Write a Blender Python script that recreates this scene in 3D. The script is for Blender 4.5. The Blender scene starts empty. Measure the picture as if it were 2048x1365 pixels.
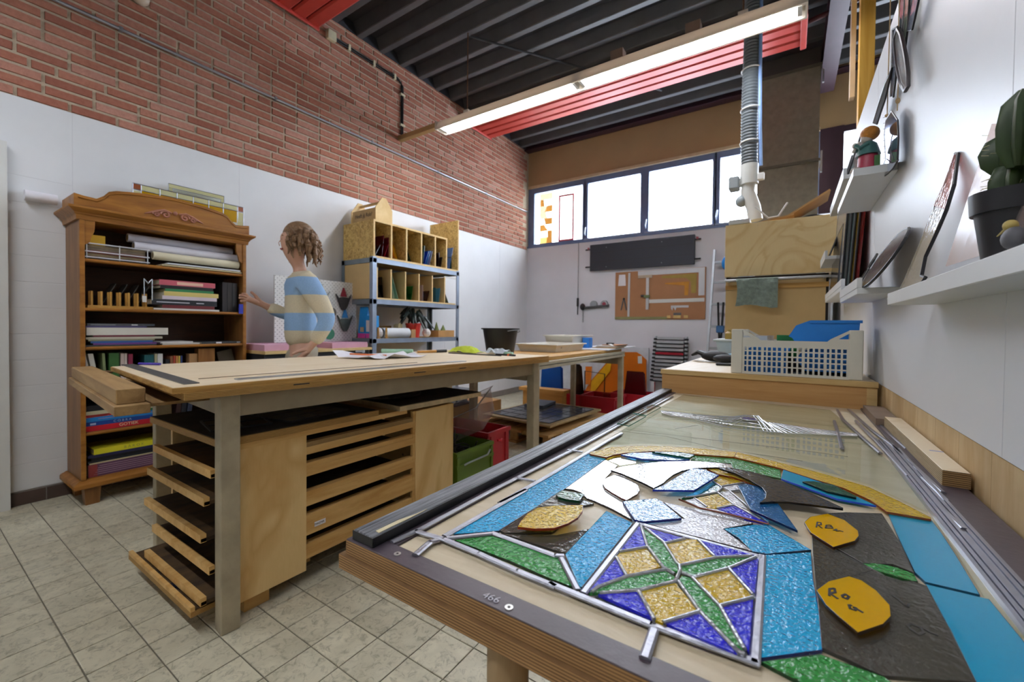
import bpy, bmesh, math, random
from mathutils import Vector, Matrix
random.seed(7)
SC = bpy.context.scene
COL = SC.collection
PI = math.pi

# ------------------------------------------------------------------ camera
# f = 841 px on a 2048 px wide frame, eye 1.068 m above the floor, looking 33.7 degrees left of the room's depth axis
F_PX = 841.0
EYE = Vector((0.0, 0.0, 1.068))
CX, CY = 1018.79, 668.84
YAW, PITCH, ROLL = math.atan(561.0 / 841.0), math.radians(-1.0), math.atan(0.0104)
_f = Vector((-math.sin(YAW), math.cos(YAW), 0)); _r = Vector((math.cos(YAW), math.sin(YAW), 0)); _u = Vector((0, 0, 1))
CF = _f * math.cos(PITCH) + _u * math.sin(PITCH)
_u2 = _u * math.cos(PITCH) - _f * math.sin(PITCH)
CR = _r * math.cos(ROLL) + _u2 * math.sin(ROLL)
CU = _u2 * math.cos(ROLL) - _r * math.sin(ROLL)
cam_d = bpy.data.cameras.new('camera')
cam_d.sensor_width = 36.0
cam_d.lens = F_PX / 2048 * 36.0
cam_d.shift_x = (1024 - CX) / 2048
cam_d.shift_y = -(682.5 - CY) / 2048
cam_d.clip_start = 0.02
cam_d.dof.use_dof = True
cam_d.dof.focus_distance = 0.80
cam_d.dof.aperture_fstop = 6.3
cam = bpy.data.objects.new('camera', cam_d)
COL.objects.link(cam)
M = Matrix.Identity(4)
for i in range(3):
    M[i][0], M[i][1], M[i][2], M[i][3] = CR[i], CU[i], -CF[i], EYE[i]
cam.matrix_world = M
SC.camera = cam

# ------------------------------------------------------------------ world, exposure
SC.view_settings.view_transform = 'Standard'
SC.view_settings.look = 'None'
SC.view_settings.exposure = 0.58
SC.view_settings.gamma = 1.0
SC.view_settings.use_curve_mapping = False
wd = bpy.data.worlds.new('overcast_sky'); SC.world = wd; wd.use_nodes = True
wd.node_tree.nodes['Background'].inputs[0].default_value = (0.86, 0.93, 1.0, 1)
wd.node_tree.nodes['Background'].inputs[1].default_value = 13.0
try:
    SC.cycles.use_denoising = True
    SC.cycles.max_bounces = 8
    SC.cycles.diffuse_bounces = 4
    SC.cycles.glossy_bounces = 4
    SC.cycles.transparent_max_bounces = 16
    SC.cycles.sample_clamp_indirect = 6.0
    SC.cycles.caustics_reflective = False
    SC.cycles.caustics_refractive = False
except Exception:
    pass
TUBE_POWER = 52.0      # emission of the fluorescent tubes

# ------------------------------------------------------------------ pixel -> place (a pixel is a direction; the plane gives the distance)
def _dir(x, y): return CF + CR * ((x - CX) / F_PX) + CU * ((CY - y) / F_PX)
def PZ(x, y, z): d = _dir(x, y); return EYE + d * ((z - EYE.z) / d.z)
def PX(x, y, X): d = _dir(x, y); return EYE + d * (X / d.x)
def PY(x, y, Y): d = _dir(x, y); return EYE + d * (Y / d.y)
def PP(x, y, p, n): d = _dir(x, y); n = Vector(n); return EYE + d * (((Vector(p) - EYE).dot(n)) / d.dot(n))

# ------------------------------------------------------------------ materials
def C(h):
    h = h.lstrip('#'); out = []
    for i in (0, 2, 4):
        v = int(h[i:i + 2], 16) / 255.0
        out.append(v / 12.92 if v <= 0.04045 else ((v + 0.055) / 1.055) ** 2.4)
    return (out[0], out[1], out[2], 1.0)
MATS = {}
class N:
    """small node-tree writer"""
    def __init__(s, name):
        s.m = bpy.data.materials.new(name); s.m.use_nodes = True
        s.t = s.m.node_tree; s.t.nodes.clear()
        s.out = s.n('ShaderNodeOutputMaterial')
    def n(s, kind, **kw):
        nd = s.t.nodes.new(kind)
        for k, v in kw.items():
            if k.startswith('i_'):
                nd.inputs[k[2:].replace('_', ' ')].default_value = v
            else: setattr(nd, k, v)
        return nd
    def l(s, a, b): s.t.links.new(a, b)
    def coord(s, kind='Object', scale=(1, 1, 1), rot=(0, 0, 0)):
        if kind == 'World':
            src = s.n('ShaderNodeNewGeometry').outputs['Position']
        else: src = s.n('ShaderNodeTexCoord').outputs[kind]
        mp = s.n('ShaderNodeMapping'); mp.inputs['Scale'].default_value = scale; mp.inputs['Rotation'].default_value = rot
        s.l(src, mp.inputs['Vector']); return mp.outputs['Vector']
    def noise(s, vec, scale=5, detail=4, rough=.55, dist=0):
        nd = s.n('ShaderNodeTexNoise'); nd.inputs['Scale'].default_value = scale; nd.inputs['Detail'].default_value = detail
        nd.inputs['Roughness'].default_value = rough; nd.inputs['Distortion'].default_value = dist
        s.l(vec, nd.inputs['Vector']); return nd.outputs['Fac']
    def ramp(s, fac, stops):
        r = s.n('ShaderNodeValToRGB'); el = r.color_ramp.elements
        while len(el) < len(stops): el.new(0.5)
        for e, (p, c) in zip(el, stops): e.position = p; e.color = c
        s.l(fac, r.inputs['Fac']); return r.outputs['Color']
    def mix(s, fac, a, b, mode='MIX'):
        nd = s.n('ShaderNodeMix', data_type='RGBA', blend_type=mode)
        for sock, v in ((nd.inputs['Factor'], fac), (nd.inputs['A'], a), (nd.inputs['B'], b)):
            if isinstance(v, (tuple, list, float, int)): sock.default_value = v
            else: s.l(v, sock)
        return nd.outputs['Result']
    def math(s, op, a, b=0.0):
        nd = s.n('ShaderNodeMath', operation=op)
        for sock, v in ((nd.inputs[0], a), (nd.inputs[1], b)):
            if isinstance(v, (float, int)): sock.default_value = v
            else: s.l(v, sock)
        return nd.outputs[0]
    def bump(s, h, strength=.3, dist=.01):
        b = s.n('ShaderNodeBump'); b.inputs['Strength'].default_value = strength; b.inputs['Distance'].default_value = dist
        s.l(h, b.inputs['Height']); return b.outputs['Normal']
    def bsdf(s, col, rough=.6, metal=0, normal=None, spec=.5, **kw):
        p = s.n('ShaderNodeBsdfPrincipled')
        for key, v in (('Base Color', col), ('Roughness', rough), ('Metallic', metal), ('Specular IOR Level', spec)):
            if isinstance(v, (tuple, float, int)): p.inputs[key].default_value = v
            else: s.l(v, p.inputs[key])
        for k, v in kw.items(): p.inputs[k.replace('_', ' ')].default_value = v
        if normal is not None: s.l(normal, p.inputs['Normal'])
        s.l(p.outputs[0], s.out.inputs['Surface']); return p
def plain(key, hexcol, rough=.6, metal=0, var=.12, scale=9, bump=0.0, spec=.5, coord='Object'):
    """flat paint / plastic / metal with a little procedural mottling"""
    if key in MATS: return MATS[key]
    b = N(key); v = b.coord(coord); f = b.noise(v, scale, 4)
    c = C(hexcol); lo = tuple(x * (1 - var) for x in c[:3]) + (1,); hi = tuple(min(1, x * (1 + var)) for x in c[:3]) + (1,)
    col = b.ramp(f, [(.3, lo), (.7, hi)])
    nrm = b.bump(b.noise(v, scale * 6, 3), bump) if bump else None
    b.bsdf(col, rough, metal, nrm, spec); MATS[key] = b.m; return b.m
def wood(key, light, dark, scale=(1, 12, 12), rough=.55, knots=True, bump=.1, contrast=(.35, .68), nscale=2.2, dirt=None, spec=.35):
    """streaky grain, long along the axis with the small scale"""
    if key in MATS: return MATS[key]
    b = N(key); v = b.coord('Object', scale); f = b.noise(v, nscale, 6, .6, .6)
    col = b.ramp(f, [(contrast[0], C(dark)), (contrast[1], C(light))])
    if knots:
        v2 = b.coord('Object', tuple(max(.6, min(x, 3.0)) for x in scale)); vo = b.n('ShaderNodeTexVoronoi'); vo.inputs['Scale'].default_value = 3.2
        b.l(v2, vo.inputs['Vector'])
        k = b.ramp(vo.outputs['Distance'], [(.02, (1, 1, 1, 1)), (.06, (0, 0, 0, 1))])
        col = b.mix(b.math('MULTIPLY', k, .55), col, tuple(x * .35 for x in C(dark)[:3]) + (1,))
    if dirt:
        d = b.ramp(b.noise(b.coord('Object'), 7, 6, .7), [(.5, (0, 0, 0, 1)), (.72, (1, 1, 1, 1))])
        col = b.mix(b.math('MULTIPLY', d, dirt[1]), col, C(dirt[0]))
    b.bsdf(col, rough, 0, b.bump(f, bump), spec); MATS[key] = b.m; return b.m
def ply_face(key, light, dark, scale=1.6, rough=.5, stretch=(1, 1, .35)):
    """rotary-cut plywood: wandering cathedral bands"""
    if key in MATS: return MATS[key]
    b = N(key); v = b.coord('Object', stretch); f = b.noise(v, scale, 3, .5, 1.6)
    w = b.math('FRACT', b.math('MULTIPLY', f, 5.0))
    band = b.ramp(w, [(.0, (0, 0, 0, 1)), (.55, (.15, .15, .15, 1)), (.8, (1, 1, 1, 1)), (1, (0, 0, 0, 1))])
    col = b.mix(b.math('MULTIPLY', band, .75), C(light), C(dark))
    fine = b.noise(b.coord('Object', (20, 20, 3)), 8, 4)
    col = b.mix(.12, col, b.ramp(fine, [(.3, C(dark)), (.7, C(light))]))
    vo = b.n('ShaderNodeTexVoronoi'); vo.inputs['Scale'].default_value = 4.5; b.l(b.coord('Object'), vo.inputs['Vector'])
    col = b.mix(b.ramp(vo.outputs['Distance'], [(.03, (.8, .8, .8, 1)), (.06, (0, 0, 0, 1))]), col, C('#6b4526'))
    b.bsdf(col, rough, 0, None, .35); MATS[key] = b.m; return b.m
def ply_edge(key, light, dark, layers=420.0, rough=.6):
    """stacked veneers seen on a plywood edge: thin horizontal lines"""
    if key in MATS: return MATS[key]
    b = N(key); s = b.n('ShaderNodeSeparateXYZ'); b.l(b.n('ShaderNodeNewGeometry').outputs['Position'], s.inputs[0])
    w = b.math('FRACT', b.math('MULTIPLY', s.outputs['Z'], layers))
    n = b.noise(b.coord('Object', (4, 4, 40)), 6, 4)
    k = b.math('ADD', b.math('MULTIPLY', b.math('GREATER_THAN', w, .5), .6), b.math('MULTIPLY', n, .5))
    b.bsdf(b.ramp(k, [(.15, C(light)), (.9, C(dark))]), rough, 0, None, .3); MATS[key] = b.m; return b.m
def sheet_glass(key, hexcol, bump=.6, scale=70, refl=1.0, rough=.04, haze=0.0, deep=1.0):
    """coloured sheet glass: tinted see-through body with a rippled glossy skin"""
    if key in MATS: return MATS[key]
    b = N(key); v = b.coord('World'); h = b.noise(v, scale * 2.6, 2, .5, .3)
    nrm = b.bump(h, 1.0, .0016 * bump)
    c = C(hexcol); c = tuple(x ** (.5 * deep) for x in c[:3]) + (1,)
    dc = C(hexcol)
    tr = b.n('ShaderNodeBsdfTransparent'); tr.inputs['Color'].default_value = c
    body = tr.outputs[0]
    if haze > 0:
        df = b.n('ShaderNodeBsdfDiffuse'); df.inputs['Color'].default_value = dc
        mh = b.n('ShaderNodeMixShader'); mh.inputs[0].default_value = haze
        b.l(body, mh.inputs[1]); b.l(df.outputs[0], mh.inputs[2]); body = mh.outputs[0]
    gl = b.n('ShaderNodeBsdfGlossy'); gl.inputs['Roughness'].default_value = rough; b.l(nrm, gl.inputs['Normal'])
    fr = b.n('ShaderNodeFresnel'); fr.inputs['IOR'].default_value = 1.52; b.l(nrm, fr.inputs['Normal'])
    bf = b.n('ShaderNodeNewGeometry').outputs['Backfacing']
    mx = b.n('ShaderNodeMixShader'); b.l(b.math('MULTIPLY', b.math('MULTIPLY', fr.outputs[0], refl), b.math('SUBTRACT', 1.0, bf)), mx.inputs[0])
    b.l(body, mx.inputs[1]); b.l(gl.outputs[0], mx.inputs[2]); b.l(mx.outputs[0], b.out.inputs['Surface'])
    MATS[key] = b.m; return b.m
def emit(key, hexcol, strength):
    if key in MATS: return MATS[key]
    b = N(key); e = b.n('ShaderNodeEmission'); e.inputs[0].default_value = C(hexcol); e.inputs[1].default_value = strength
    b.l(e.outputs[0], b.out.inputs['Surface']); MATS[key] = b.m; return b.m

# ------------------------------------------------------------------ mesh helpers
WM = {}
class MB:
    """collects shapes in world coordinates; build() links them as one mesh object"""
    def __init__(s): s.v = []; s.f = []
    def add(s, vs, fs):
        o = len(s.v); s.v += [tuple(v) for v in vs]; s.f += [tuple(i + o for i in f) for f in fs]; return s
    def box(s, a, b):
        x0, x1 = sorted((a[0], b[0])); y0, y1 = sorted((a[1], b[1])); z0, z1 = sorted((a[2], b[2]))
        return s.add([(x0, y0, z0), (x1, y0, z0), (x1, y1, z0), (x0, y1, z0), (x0, y0, z1), (x1, y0, z1), (x1, y1, z1), (x0, y1, z1)],
                     [(3, 2, 1, 0), (4, 5, 6, 7), (0, 1, 5, 4), (1, 2, 6, 5), (2, 3, 7, 6), (3, 0, 4, 7)])
    def obox(s, c, size, rot=None):
        """box centred at c, size, rotated by a 3x3/4x4 matrix or a z angle"""
        if rot is None: R = Matrix.Identity(3)
        elif isinstance(rot, (int, float)): R = Matrix.Rotation(rot, 3, 'Z')
        else: R = rot.to_3x3()
        hx, hy, hz = size[0] / 2, size[1] / 2, size[2] / 2; c = Vector(c)
        vs = [c + R @ Vector((sx * hx, sy * hy, sz * hz)) for sz in (-1, 1) for sx, sy in ((-1, -1), (1, -1), (1, 1), (-1, 1))]
        return s.add(vs, [(3, 2, 1, 0), (4, 5, 6, 7), (0, 1, 5, 4), (1, 2, 6, 5), (2, 3, 7, 6), (3, 0, 4, 7)])
    def loft(s, rings, caps=True, closed=True):
        n = len(rings[0]); o = len(s.v)
        for r in rings: s.v += [tuple(p) for p in r]
        for i in range(len(rings) - 1):
            for j in range(n if closed else n - 1):
                k = (j + 1) % n
                s.f.append((o + i * n + j, o + i * n + k, o + (i + 1) * n + k, o + (i + 1) * n + j))
        if caps:
            s.f.append(tuple(o + j for j in reversed(range(n)))); s.f.append(tuple(o + (len(rings) - 1) * n + j for j in range(n)))
        return s
    def prism(s, poly, vec):
        """extrude a 3-D polygon by a vector"""
        v = Vector(vec); return s.loft([[Vector(p) for p in poly], [Vector(p) + v for p in poly]])
    def cyl(s, a, b, r, n=12, r2=None):
        a, b = Vector(a), Vector(b); d = (b - a).normalized(); r2 = r if r2 is None else r2
        u = d.orthogonal().normalized(); w = d.cross(u)
        ring = lambda c, q: [c + u * math.cos(2 * PI * i / n) * q + w * math.sin(2 * PI * i / n) * q for i in range(n)]
        return s.loft([ring(a, r), ring(b, r2)])
    def tube(s, pts, r, n=8, radii=None):
        pts = [Vector(p) for p in pts]; rings = []; up = None
        for i, p in enumerate(pts):
            t = (pts[min(i + 1, len(pts) - 1)] - pts[max(i - 1, 0)])
            if t.length < 1e-9: t = Vector((0, 0, 1))
            t.normalize()
            if up is None: up = t.orthogonal().normalized()
            up = (up - t * up.dot(t))
            up = up.normalized() if up.length > 1e-6 else t.orthogonal().normalized()
            w = t.cross(up); q = radii[i] if radii else r
            rings.append([p + up * math.cos(2 * PI * k / n) * q + w * math.sin(2 * PI * k / n) * q for k in range(n)])
        return s.loft(rings)
    def lathe(s, c, prof, n=20, axis=None):
        """revolve (radius, height) pairs about a vertical axis through c"""
        c = Vector(c); R = axis.to_3x3() if axis is not None else Matrix.Identity(3)
        rings = [[c + R @ Vector((r * math.cos(2 * PI * k / n), r * math.sin(2 * PI * k / n), h)) for k in range(n)] for r, h in prof]
        return s.loft(rings)
    def ball(s, c, r, n=12, m=8, scale=(1, 1, 1)):
        c = Vector(c); rings = []
        for i in range(m + 1):
            a = -PI / 2 + PI * i / m; q = max(math.cos(a), .02)
            rings.append([c + Vector((r * scale[0] * q * math.cos(2 * PI * k / n), r * scale[1] * q * math.sin(2 * PI * k / n), r * scale[2] * math.sin(a))) for k in range(n)])
        return s.loft(rings)
    def quad(s, a, b, c, d): return s.add([a, b, c, d], [(0, 1, 2, 3)])
    def build(s, name, mat, parent=None, smooth=False, bevel=0.0, seg=1, origin=None, T=None):
        if T is not None: s.v = [tuple(T @ Vector(v)) for v in s.v]
        me = bpy.data.meshes.new(name)
        inv = WM[parent.name].inverted() if parent is not None and parent.name in WM else Matrix.Identity(4)
        o = bpy.data.objects.new(name, me); COL.objects.link(o)
        wm = WM[parent.name].copy() if parent is not None else Matrix.Identity(4)
        if parent is not None: o.parent = parent
        elif s.v:
            # origin of a single-mesh thing: middle of its base
            xs = [v[0] for v in s.v]; ys = [v[1] for v in s.v]; zs = [v[2] for v in s.v]
            c = Vector(origin) if origin is not None else Vector(((min(xs) + max(xs)) / 2, (min(ys) + max(ys)) / 2, min(zs)))
            o.location = c; wm = Matrix.Translation(c); inv = wm.inverted()
        WM[o.name] = wm
        me.from_pydata([tuple(inv @ Vector(v)) for v in s.v], [], s.f)
        bm = bmesh.new(); bm.from_mesh(me)
        bmesh.ops.recalc_face_normals(bm, faces=bm.faces)
        if bevel > 0:
            es = [e for e in bm.edges if len(e.link_faces) == 2 and e.calc_face_angle(0) > .6]
            bmesh.ops.bevel(bm, geom=es, offset=bevel, segments=seg, affect='EDGES', clamp_overlap=True)
        if smooth:
            for f in bm.faces: f.smooth = True
            for e in bm.edges:
                if len(e.link_faces) == 2 and e.calc_face_angle(0) > .75: e.smooth = False
        bm.to_mesh(me); bm.free()
        if mat is not None: me.materials.append(mat)
        return o
def thing(name, label, cat, loc=(0, 0, 0), rz=0.0, group=None):
    """an Empty at the thing's base that parents its parts"""
    o = bpy.data.objects.new(name, None); COL.objects.link(o); o.empty_display_size = .05
    o.location = loc; o.rotation_euler = (0, 0, rz)
    WM[o.name] = Matrix.Translation(Vector(loc)) @ Matrix.Rotation(rz, 4, 'Z')
    tag(o, label, cat, group); return o
def tag(o, label, cat, group=None, kind=None):
    o['label'] = label; o['category'] = cat
    if group: o['group'] = group
    if kind: o['kind'] = kind
    return o
def struct(o, label=None):
    o['kind'] = 'structure'
    if label: o['label'] = label
    return o
def one(name, mb, mat, label, cat, group=None, **kw): return tag(mb.build(name, mat, None, **kw), label, cat, group)
def box(a, b): return MB().box(a, b)
def share(name, src, parent, loc, rot=(0, 0, 0), scale=(1, 1, 1)):
    """another object on the same mesh data (a repeat piece)"""
    o = bpy.data.objects.new(name, src.data); COL.objects.link(o); o.parent = parent
    o.location = loc; o.rotation_euler = rot; o.scale = scale; return o
def text_mesh(name, body, size, mat, parent, origin, xdir, ydir, depth=.0006, align='CENTER', xscale=1.0):
    """flat lettering as a thin mesh; xdir = reading direction, ydir = up of the letters"""
    cu = bpy.data.curves.new(name, 'FONT'); cu.body = body; cu.size = size; cu.align_x = align; cu.align_y = 'CENTER'; cu.extrude = depth
    cu.resolution_u = 3
    t = bpy.data.objects.new(name, cu); COL.objects.link(t)
    dg = bpy.context.evaluated_depsgraph_get(); me0 = t.evaluated_get(dg).to_mesh()
    x = Vector(xdir).normalized(); y = Vector(ydir).normalized(); z = x.cross(y); og = Vector(origin)
    mb = MB(); mb.add([og + x * v.co.x * xscale + y * v.co.y + z * v.co.z for v in me0.vertices], [tuple(p.vertices) for p in me0.polygons])
    t.evaluated_get(dg).to_mesh_clear(); bpy.data.objects.remove(t); bpy.data.curves.remove(cu)
    return mb.build(name, mat, parent)
# ================================================================== LAMPS THAT LIGHT THE ROOM (suspended fluorescent battens)
XW, YB, ZC = -3.713, 6.09, 4.0          # left wall face, back wall face, underside of the roof deck ribs
XR = 0.26                                # face of the white partition on the right
ZT = 0.80                                # glass work table
def lamp_mat():
    b = N('lamp_opal_housing'); d = b.n('ShaderNodeBsdfDiffuse'); d.inputs[0].default_value = C('#ece4d8'); t = b.n('ShaderNodeBsdfTranslucent'); t.inputs[0].default_value = C('#e8dccb')
    m = b.n('ShaderNodeMixShader'); m.inputs[0].default_value = .12; b.l(d.outputs[0], m.inputs[1]); b.l(t.outputs[0], m.inputs[2]); b.l(m.outputs[0], b.out.inputs['Surface']); return b.m
m_lampwhite = lamp_mat()
m_tube = emit('fluorescent_tube', '#f4f7ff', TUBE_POWER)
m_tan = plain('tan_wiring_duct', '#b79a6a', .5, 0, .06)
m_black = plain('black_plastic', '#17181b', .45, 0, .2)
m_white = plain('white_plastic', '#d9dad6', .4, 0, .03)
m_grey = plain('grey_plastic', '#9aa0a4', .45, 0, .05)
def lamp_row(x0, x1, y, z, label, group, rods=True):
    t = thing('fluorescent_lamp', label, 'lamp', ((x0 + x1) / 2, y, z), 0, group)
    # body: inverted tray with sloping sides
    prof = [(-.05, .09), (.05, .09), (.085, 0.0), (.07, 0.0), (.045, .065), (-.045, .065), (-.07, 0.0), (-.085, 0.0)]
    MB().loft([[Vector((x, y + a, z + b)) for a, b in prof] for x in (x0, x1)]).build('housing', m_lampwhite, t)
    MB().box((x0 - .012, y - .085, z), (x0, y + .085, z + .09)).build('end_cap', m_lampwhite, t)
    MB().box((x1, y - .085, z), (x1 + .012, y + .085, z + .09)).build('end_cap', m_lampwhite, t)
    n = 2; L = (x1 - x0) / n
    for i in range(n):
        a = x0 + i * L + .03; b = x0 + (i + 1) * L - .03
        for dy in (-.032, .032):
            MB().cyl((a + .03, y + dy, z + .028), (b - .03, y + dy, z + .028), .014, 10).build('tube', m_tube, t, smooth=True)
        for e in (a, b): MB().box((e - .012, y - .05, z + .008), (e + .012, y + .05, z + .062)).build('lampholder', m_white, t)
    if rods:
        for i, x in enumerate((x0 + .35, x1 - .35)):
            MB().cyl((x, y, z + .09), (x, y, ZC + .1), .006, 6).build('suspension_rod', plain('rod_brown', '#7a5b46', .4, .6), t)
            MB().box((x - .03, y - .025, z + .088), (x + .03, y + .025, z + .13)).build('hanger_bracket', m_lampwhite, t)
    return t
LY, LZ = 3.29, 3.10
lamp1 = lamp_row(-3.08, .045, LY, LZ, 'long white fluorescent ceiling lamp with glowing tubes, hung from the dark roof', 'suspended fluorescent lamps')
for x in (-1.18, -.62): MB().box((x - .05, LY - .04, LZ + .088), (x + .05, LY + .04, LZ + .17)).build('ballast_box', plain('ballast_brown', '#7d6a5c', .6), lamp1)
MB().box((XW, LY - .03, LZ + .055), (-3.092, LY + .03, LZ + .105)).build('wiring_duct', m_tan, lamp1)
# the same lamp again one bay towards and behind the viewer
lamp2 = lamp_row(-3.08, .045, LY - 3.9, LZ, 'second long fluorescent lamp of the row nearest the entrance', 'suspended fluorescent lamps')

# ================================================================== FLOOR
def tile_mat():
    b = N('marbled_floor_tile'); v = b.coord('World')
    oi = b.n('ShaderNodeObjectInfo'); ge = b.n('ShaderNodeNewGeometry')
    rnd = b.math('FRACT', b.math('ADD', oi.outputs['Random'], ge.outputs['Random Per Island']))
    off = b.n('ShaderNodeVectorMath', operation='ADD'); b.l(v, off.inputs[0])
    cmb = b.n('ShaderNodeCombineXYZ'); b.l(b.math('MULTIPLY', rnd, 9.0), cmb.inputs['Z']); b.l(cmb.outputs[0], off.inputs[1]); v = off.outputs[0]
    f = b.noise(v, 34, 7, .74, .9); g = b.noise(v, 9, 4, .6, .8)
    base = b.ramp(g, [(.3, C('#b9b5a4')), (.7, C('#d2cebd'))])
    vein = b.ramp(f, [(.30, (1, 1, 1, 1)), (.50, (0, 0, 0, 1))])
    col = b.mix(b.math('MULTIPLY', vein, .75), base, C('#6f6b5b'))
    rust = b.ramp(b.noise(b.coord('World'), 2.6, 6, .7), [(.55, (0, 0, 0, 1)), (.72, (1, 1, 1, 1))])
    sp = b.ramp(b.noise(b.coord('World'), 45, 5, .8), [(.52, (0, 0, 0, 1)), (.62, (1, 1, 1, 1))])
    col = b.mix(b.math('MULTIPLY', b.math('MULTIPLY', rust, sp), .7), col, C('#8a6740'))
    col = b.mix(.5, col, b.mix(rnd, C('#c6c2b2'), C('#dedaca')), 'MULTIPLY')
    col = b.mix(1.0, col, (1.25, 1.24, 1.2, 1), 'MULTIPLY')
    b.bsdf(col, .38, 0, None, .4); return b.m
m_tile = tile_mat()
m_grout = plain('floor_grout', '#6f6a5c', .9, 0, .15, 20, coord='World')
floor = struct(box((XW - .1, -3.3, -.12), (2.7, YB + .1, -.004)).build('floor', m_grout, None, origin=(0, 0, 0)))
TS = .15; g = .004
tl = MB(); h = TS / 2 - g / 2
tl.loft([[Vector((-h, -h, -.012)), Vector((h, -h, -.012)), Vector((h, h, -.012)), Vector((-h, h, -.012))],
         [Vector((-h, -h, -.0012)), Vector((h, -h, -.0012)), Vector((h, h, -.0012)), Vector((-h, h, -.0012))],
         [Vector((-h + .002, -h + .002, 0)), Vector((h - .002, -h + .002, 0)), Vector((h - .002, h - .002, 0)), Vector((-h + .002, h - .002, 0))]])
tile0 = tl.build('floor_tile', m_tile, floor)
tiles = []
ix0, ix1 = int((XW) / TS) - 1, int(2.6 / TS)
for i in range(ix0, ix1):
    for j in range(int(-3.2 / TS), int(YB / TS) + 1):
        x = -1.604 + (i + 11) * TS + TS / 2; y = .637 + (j - 4) * TS + TS / 2
        if x < XW + .05 or x > 2.6 or y > YB - .05: continue
        d = Vector((x, y, 0)) - EYE; fw = d.dot(CF)
        vis = False
        if fw > .3:
            px, py = CX + F_PX * d.dot(CR) / fw, CY - F_PX * d.dot(CU) / fw
            vis = -40 < px < 1100 and py < 1420 and not (px > 960 and py > 900)
        tiles.append((0 if vis else 1, fw if fw > 0 else 99, x, y))
tiles.sort(); first = True; rest = MB()
for k, (v, fw, x, y) in enumerate(tiles):
    if k < 300:
        if first: tile0.location = (x, y, 0); first = False
        else: share('floor_tile', tile0, floor, (x, y, 0))
    else:
        rest.add([(x - h, y - h, -.002), (x + h, y - h, -.002), (x + h, y + h, -.002), (x - h, y + h, -.002), (x - h, y - h, 0), (x + h, y - h, 0), (x + h, y + h, 0), (x - h, y + h, 0)],
                 [(4, 5, 6, 7), (0, 1, 5, 4), (1, 2, 6, 5), (2, 3, 7, 6), (3, 0, 4, 7)])
rest.build('floor_tile', m_tile, floor)['kind'] = 'stuff'

# ================================================================== LEFT WALL: painted tiles and panels below, brick above
m_mortar = plain('mortar', '#b9aa94', .9, 0, .12, 30, .3, coord='World')
m_paint = plain('white_wall_paint', '#e6e8ea', .55, 0, .03, 3, coord='World')
def brick_mat():
    b = N('red_brick'); oi = b.n('ShaderNodeObjectInfo'); ge = b.n('ShaderNodeNewGeometry')
    rnd = b.math('FRACT', b.math('ADD', oi.outputs['Random'], ge.outputs['Random Per Island']))
    c = b.ramp(rnd, [(0, C('#9a6353')), (.3, C('#aa705d')), (.62, C('#b57d69')), (.88, C('#c09080')), (1, C('#a06a5a'))])
    v = b.coord('World'); f = b.noise(v, 38, 5, .7)
    c = b.mix(b.math('MULTIPLY', b.ramp(f, [(.35, (1, 1, 1, 1)), (.6, (0, 0, 0, 1))]), .3), c, C('#74402f'))
    b.bsdf(c, .85, 0, b.bump(f, .35, .004), .2); return b.m
m_brick = brick_mat()
WB = 2.362                                # top of the white part
wall_left = struct(box((XW - .2, -3.3, 0), (XW - .008, YB + .2, ZC + .12)).build('wall_left', m_mortar, None, origin=(XW, 0, 0)))
BL, BH, JT = .220, .0625, .0125
bk = MB(); lx, hz = BL - JT, BH - JT
def brick_verts(x, y, z, L, dx=0):
    a = .003
    return [(x - .02, y, z), (x - .02, y + L, z), (x - .02, y + L, z + hz), (x - .02, y, z + hz), (x + dx, y + a, z + a), (x + dx, y + L - a, z + a), (x + dx, y + L - a, z + hz - a), (x + dx, y + a, z + hz - a)]
BF = [(4, 5, 6, 7), (0, 1, 5, 4), (1, 2, 6, 5), (2, 3, 7, 6), (3, 0, 4, 7)]
b_full = MB().add(brick_verts(0, 0, 0, lx), BF).build('brick', m_brick, wall_left)
b_half = MB().add(brick_verts(0, 0, 0, BL / 2 - JT), BF).build('brick', m_brick, wall_left)
for o in (b_full, b_half):                # meshes were written relative to the wall; recentre them on their own corner
    for v in o.data.vertices: v.co.x += XW
bricks = []
rows = int((ZC + .02 - WB) / BH) + 1
rng = random.Random(3)
for r in range(rows):
    z = WB + .004 + r * BH; y = -1.2 + (r % 2) * BL / 2 + rng.choice((0, 0, BL / 4)); 
    while y < YB - .01:
        half = rng.random() < .16
        L = BL / 2 - JT if half else lx
        if y + L > YB: break
        bricks.append((y, z, half)); y += L + JT
def bpx(y, z):
    d = Vector((XW, y, z)) - EYE; fw = d.dot(CF)
    if fw < .2: return 9e9
    px, py = CX + F_PX * d.dot(CR) / fw, CY - F_PX * d.dot(CU) / fw
    return fw if -90 < px < 1120 and -20 < py < 1365 else 9e9
bricks.sort(key=lambda t: bpx(t[0], t[1])); used = [False, False]; rest = MB()
for k, (y, z, half) in enumerate(bricks):
    src = b_half if half else b_full; dx = rng.uniform(-.0015, .0015)
    if k < 300:
        if not used[half]: src.location = (dx, y, z); used[half] = True
        else: share('brick', src, wall_left, (dx, y, z))
    else: rest.add(brick_verts(XW, y, z, BL / 2 - JT if half else lx, dx), BF)
rest.build('brick', m_brick, wall_left)['kind'] = 'stuff'
MB().box((XW - .02, -3.3, .08), (XW - .0018, YB, WB - .002)).build('painted_joint', m_paint, wall_left)
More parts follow.
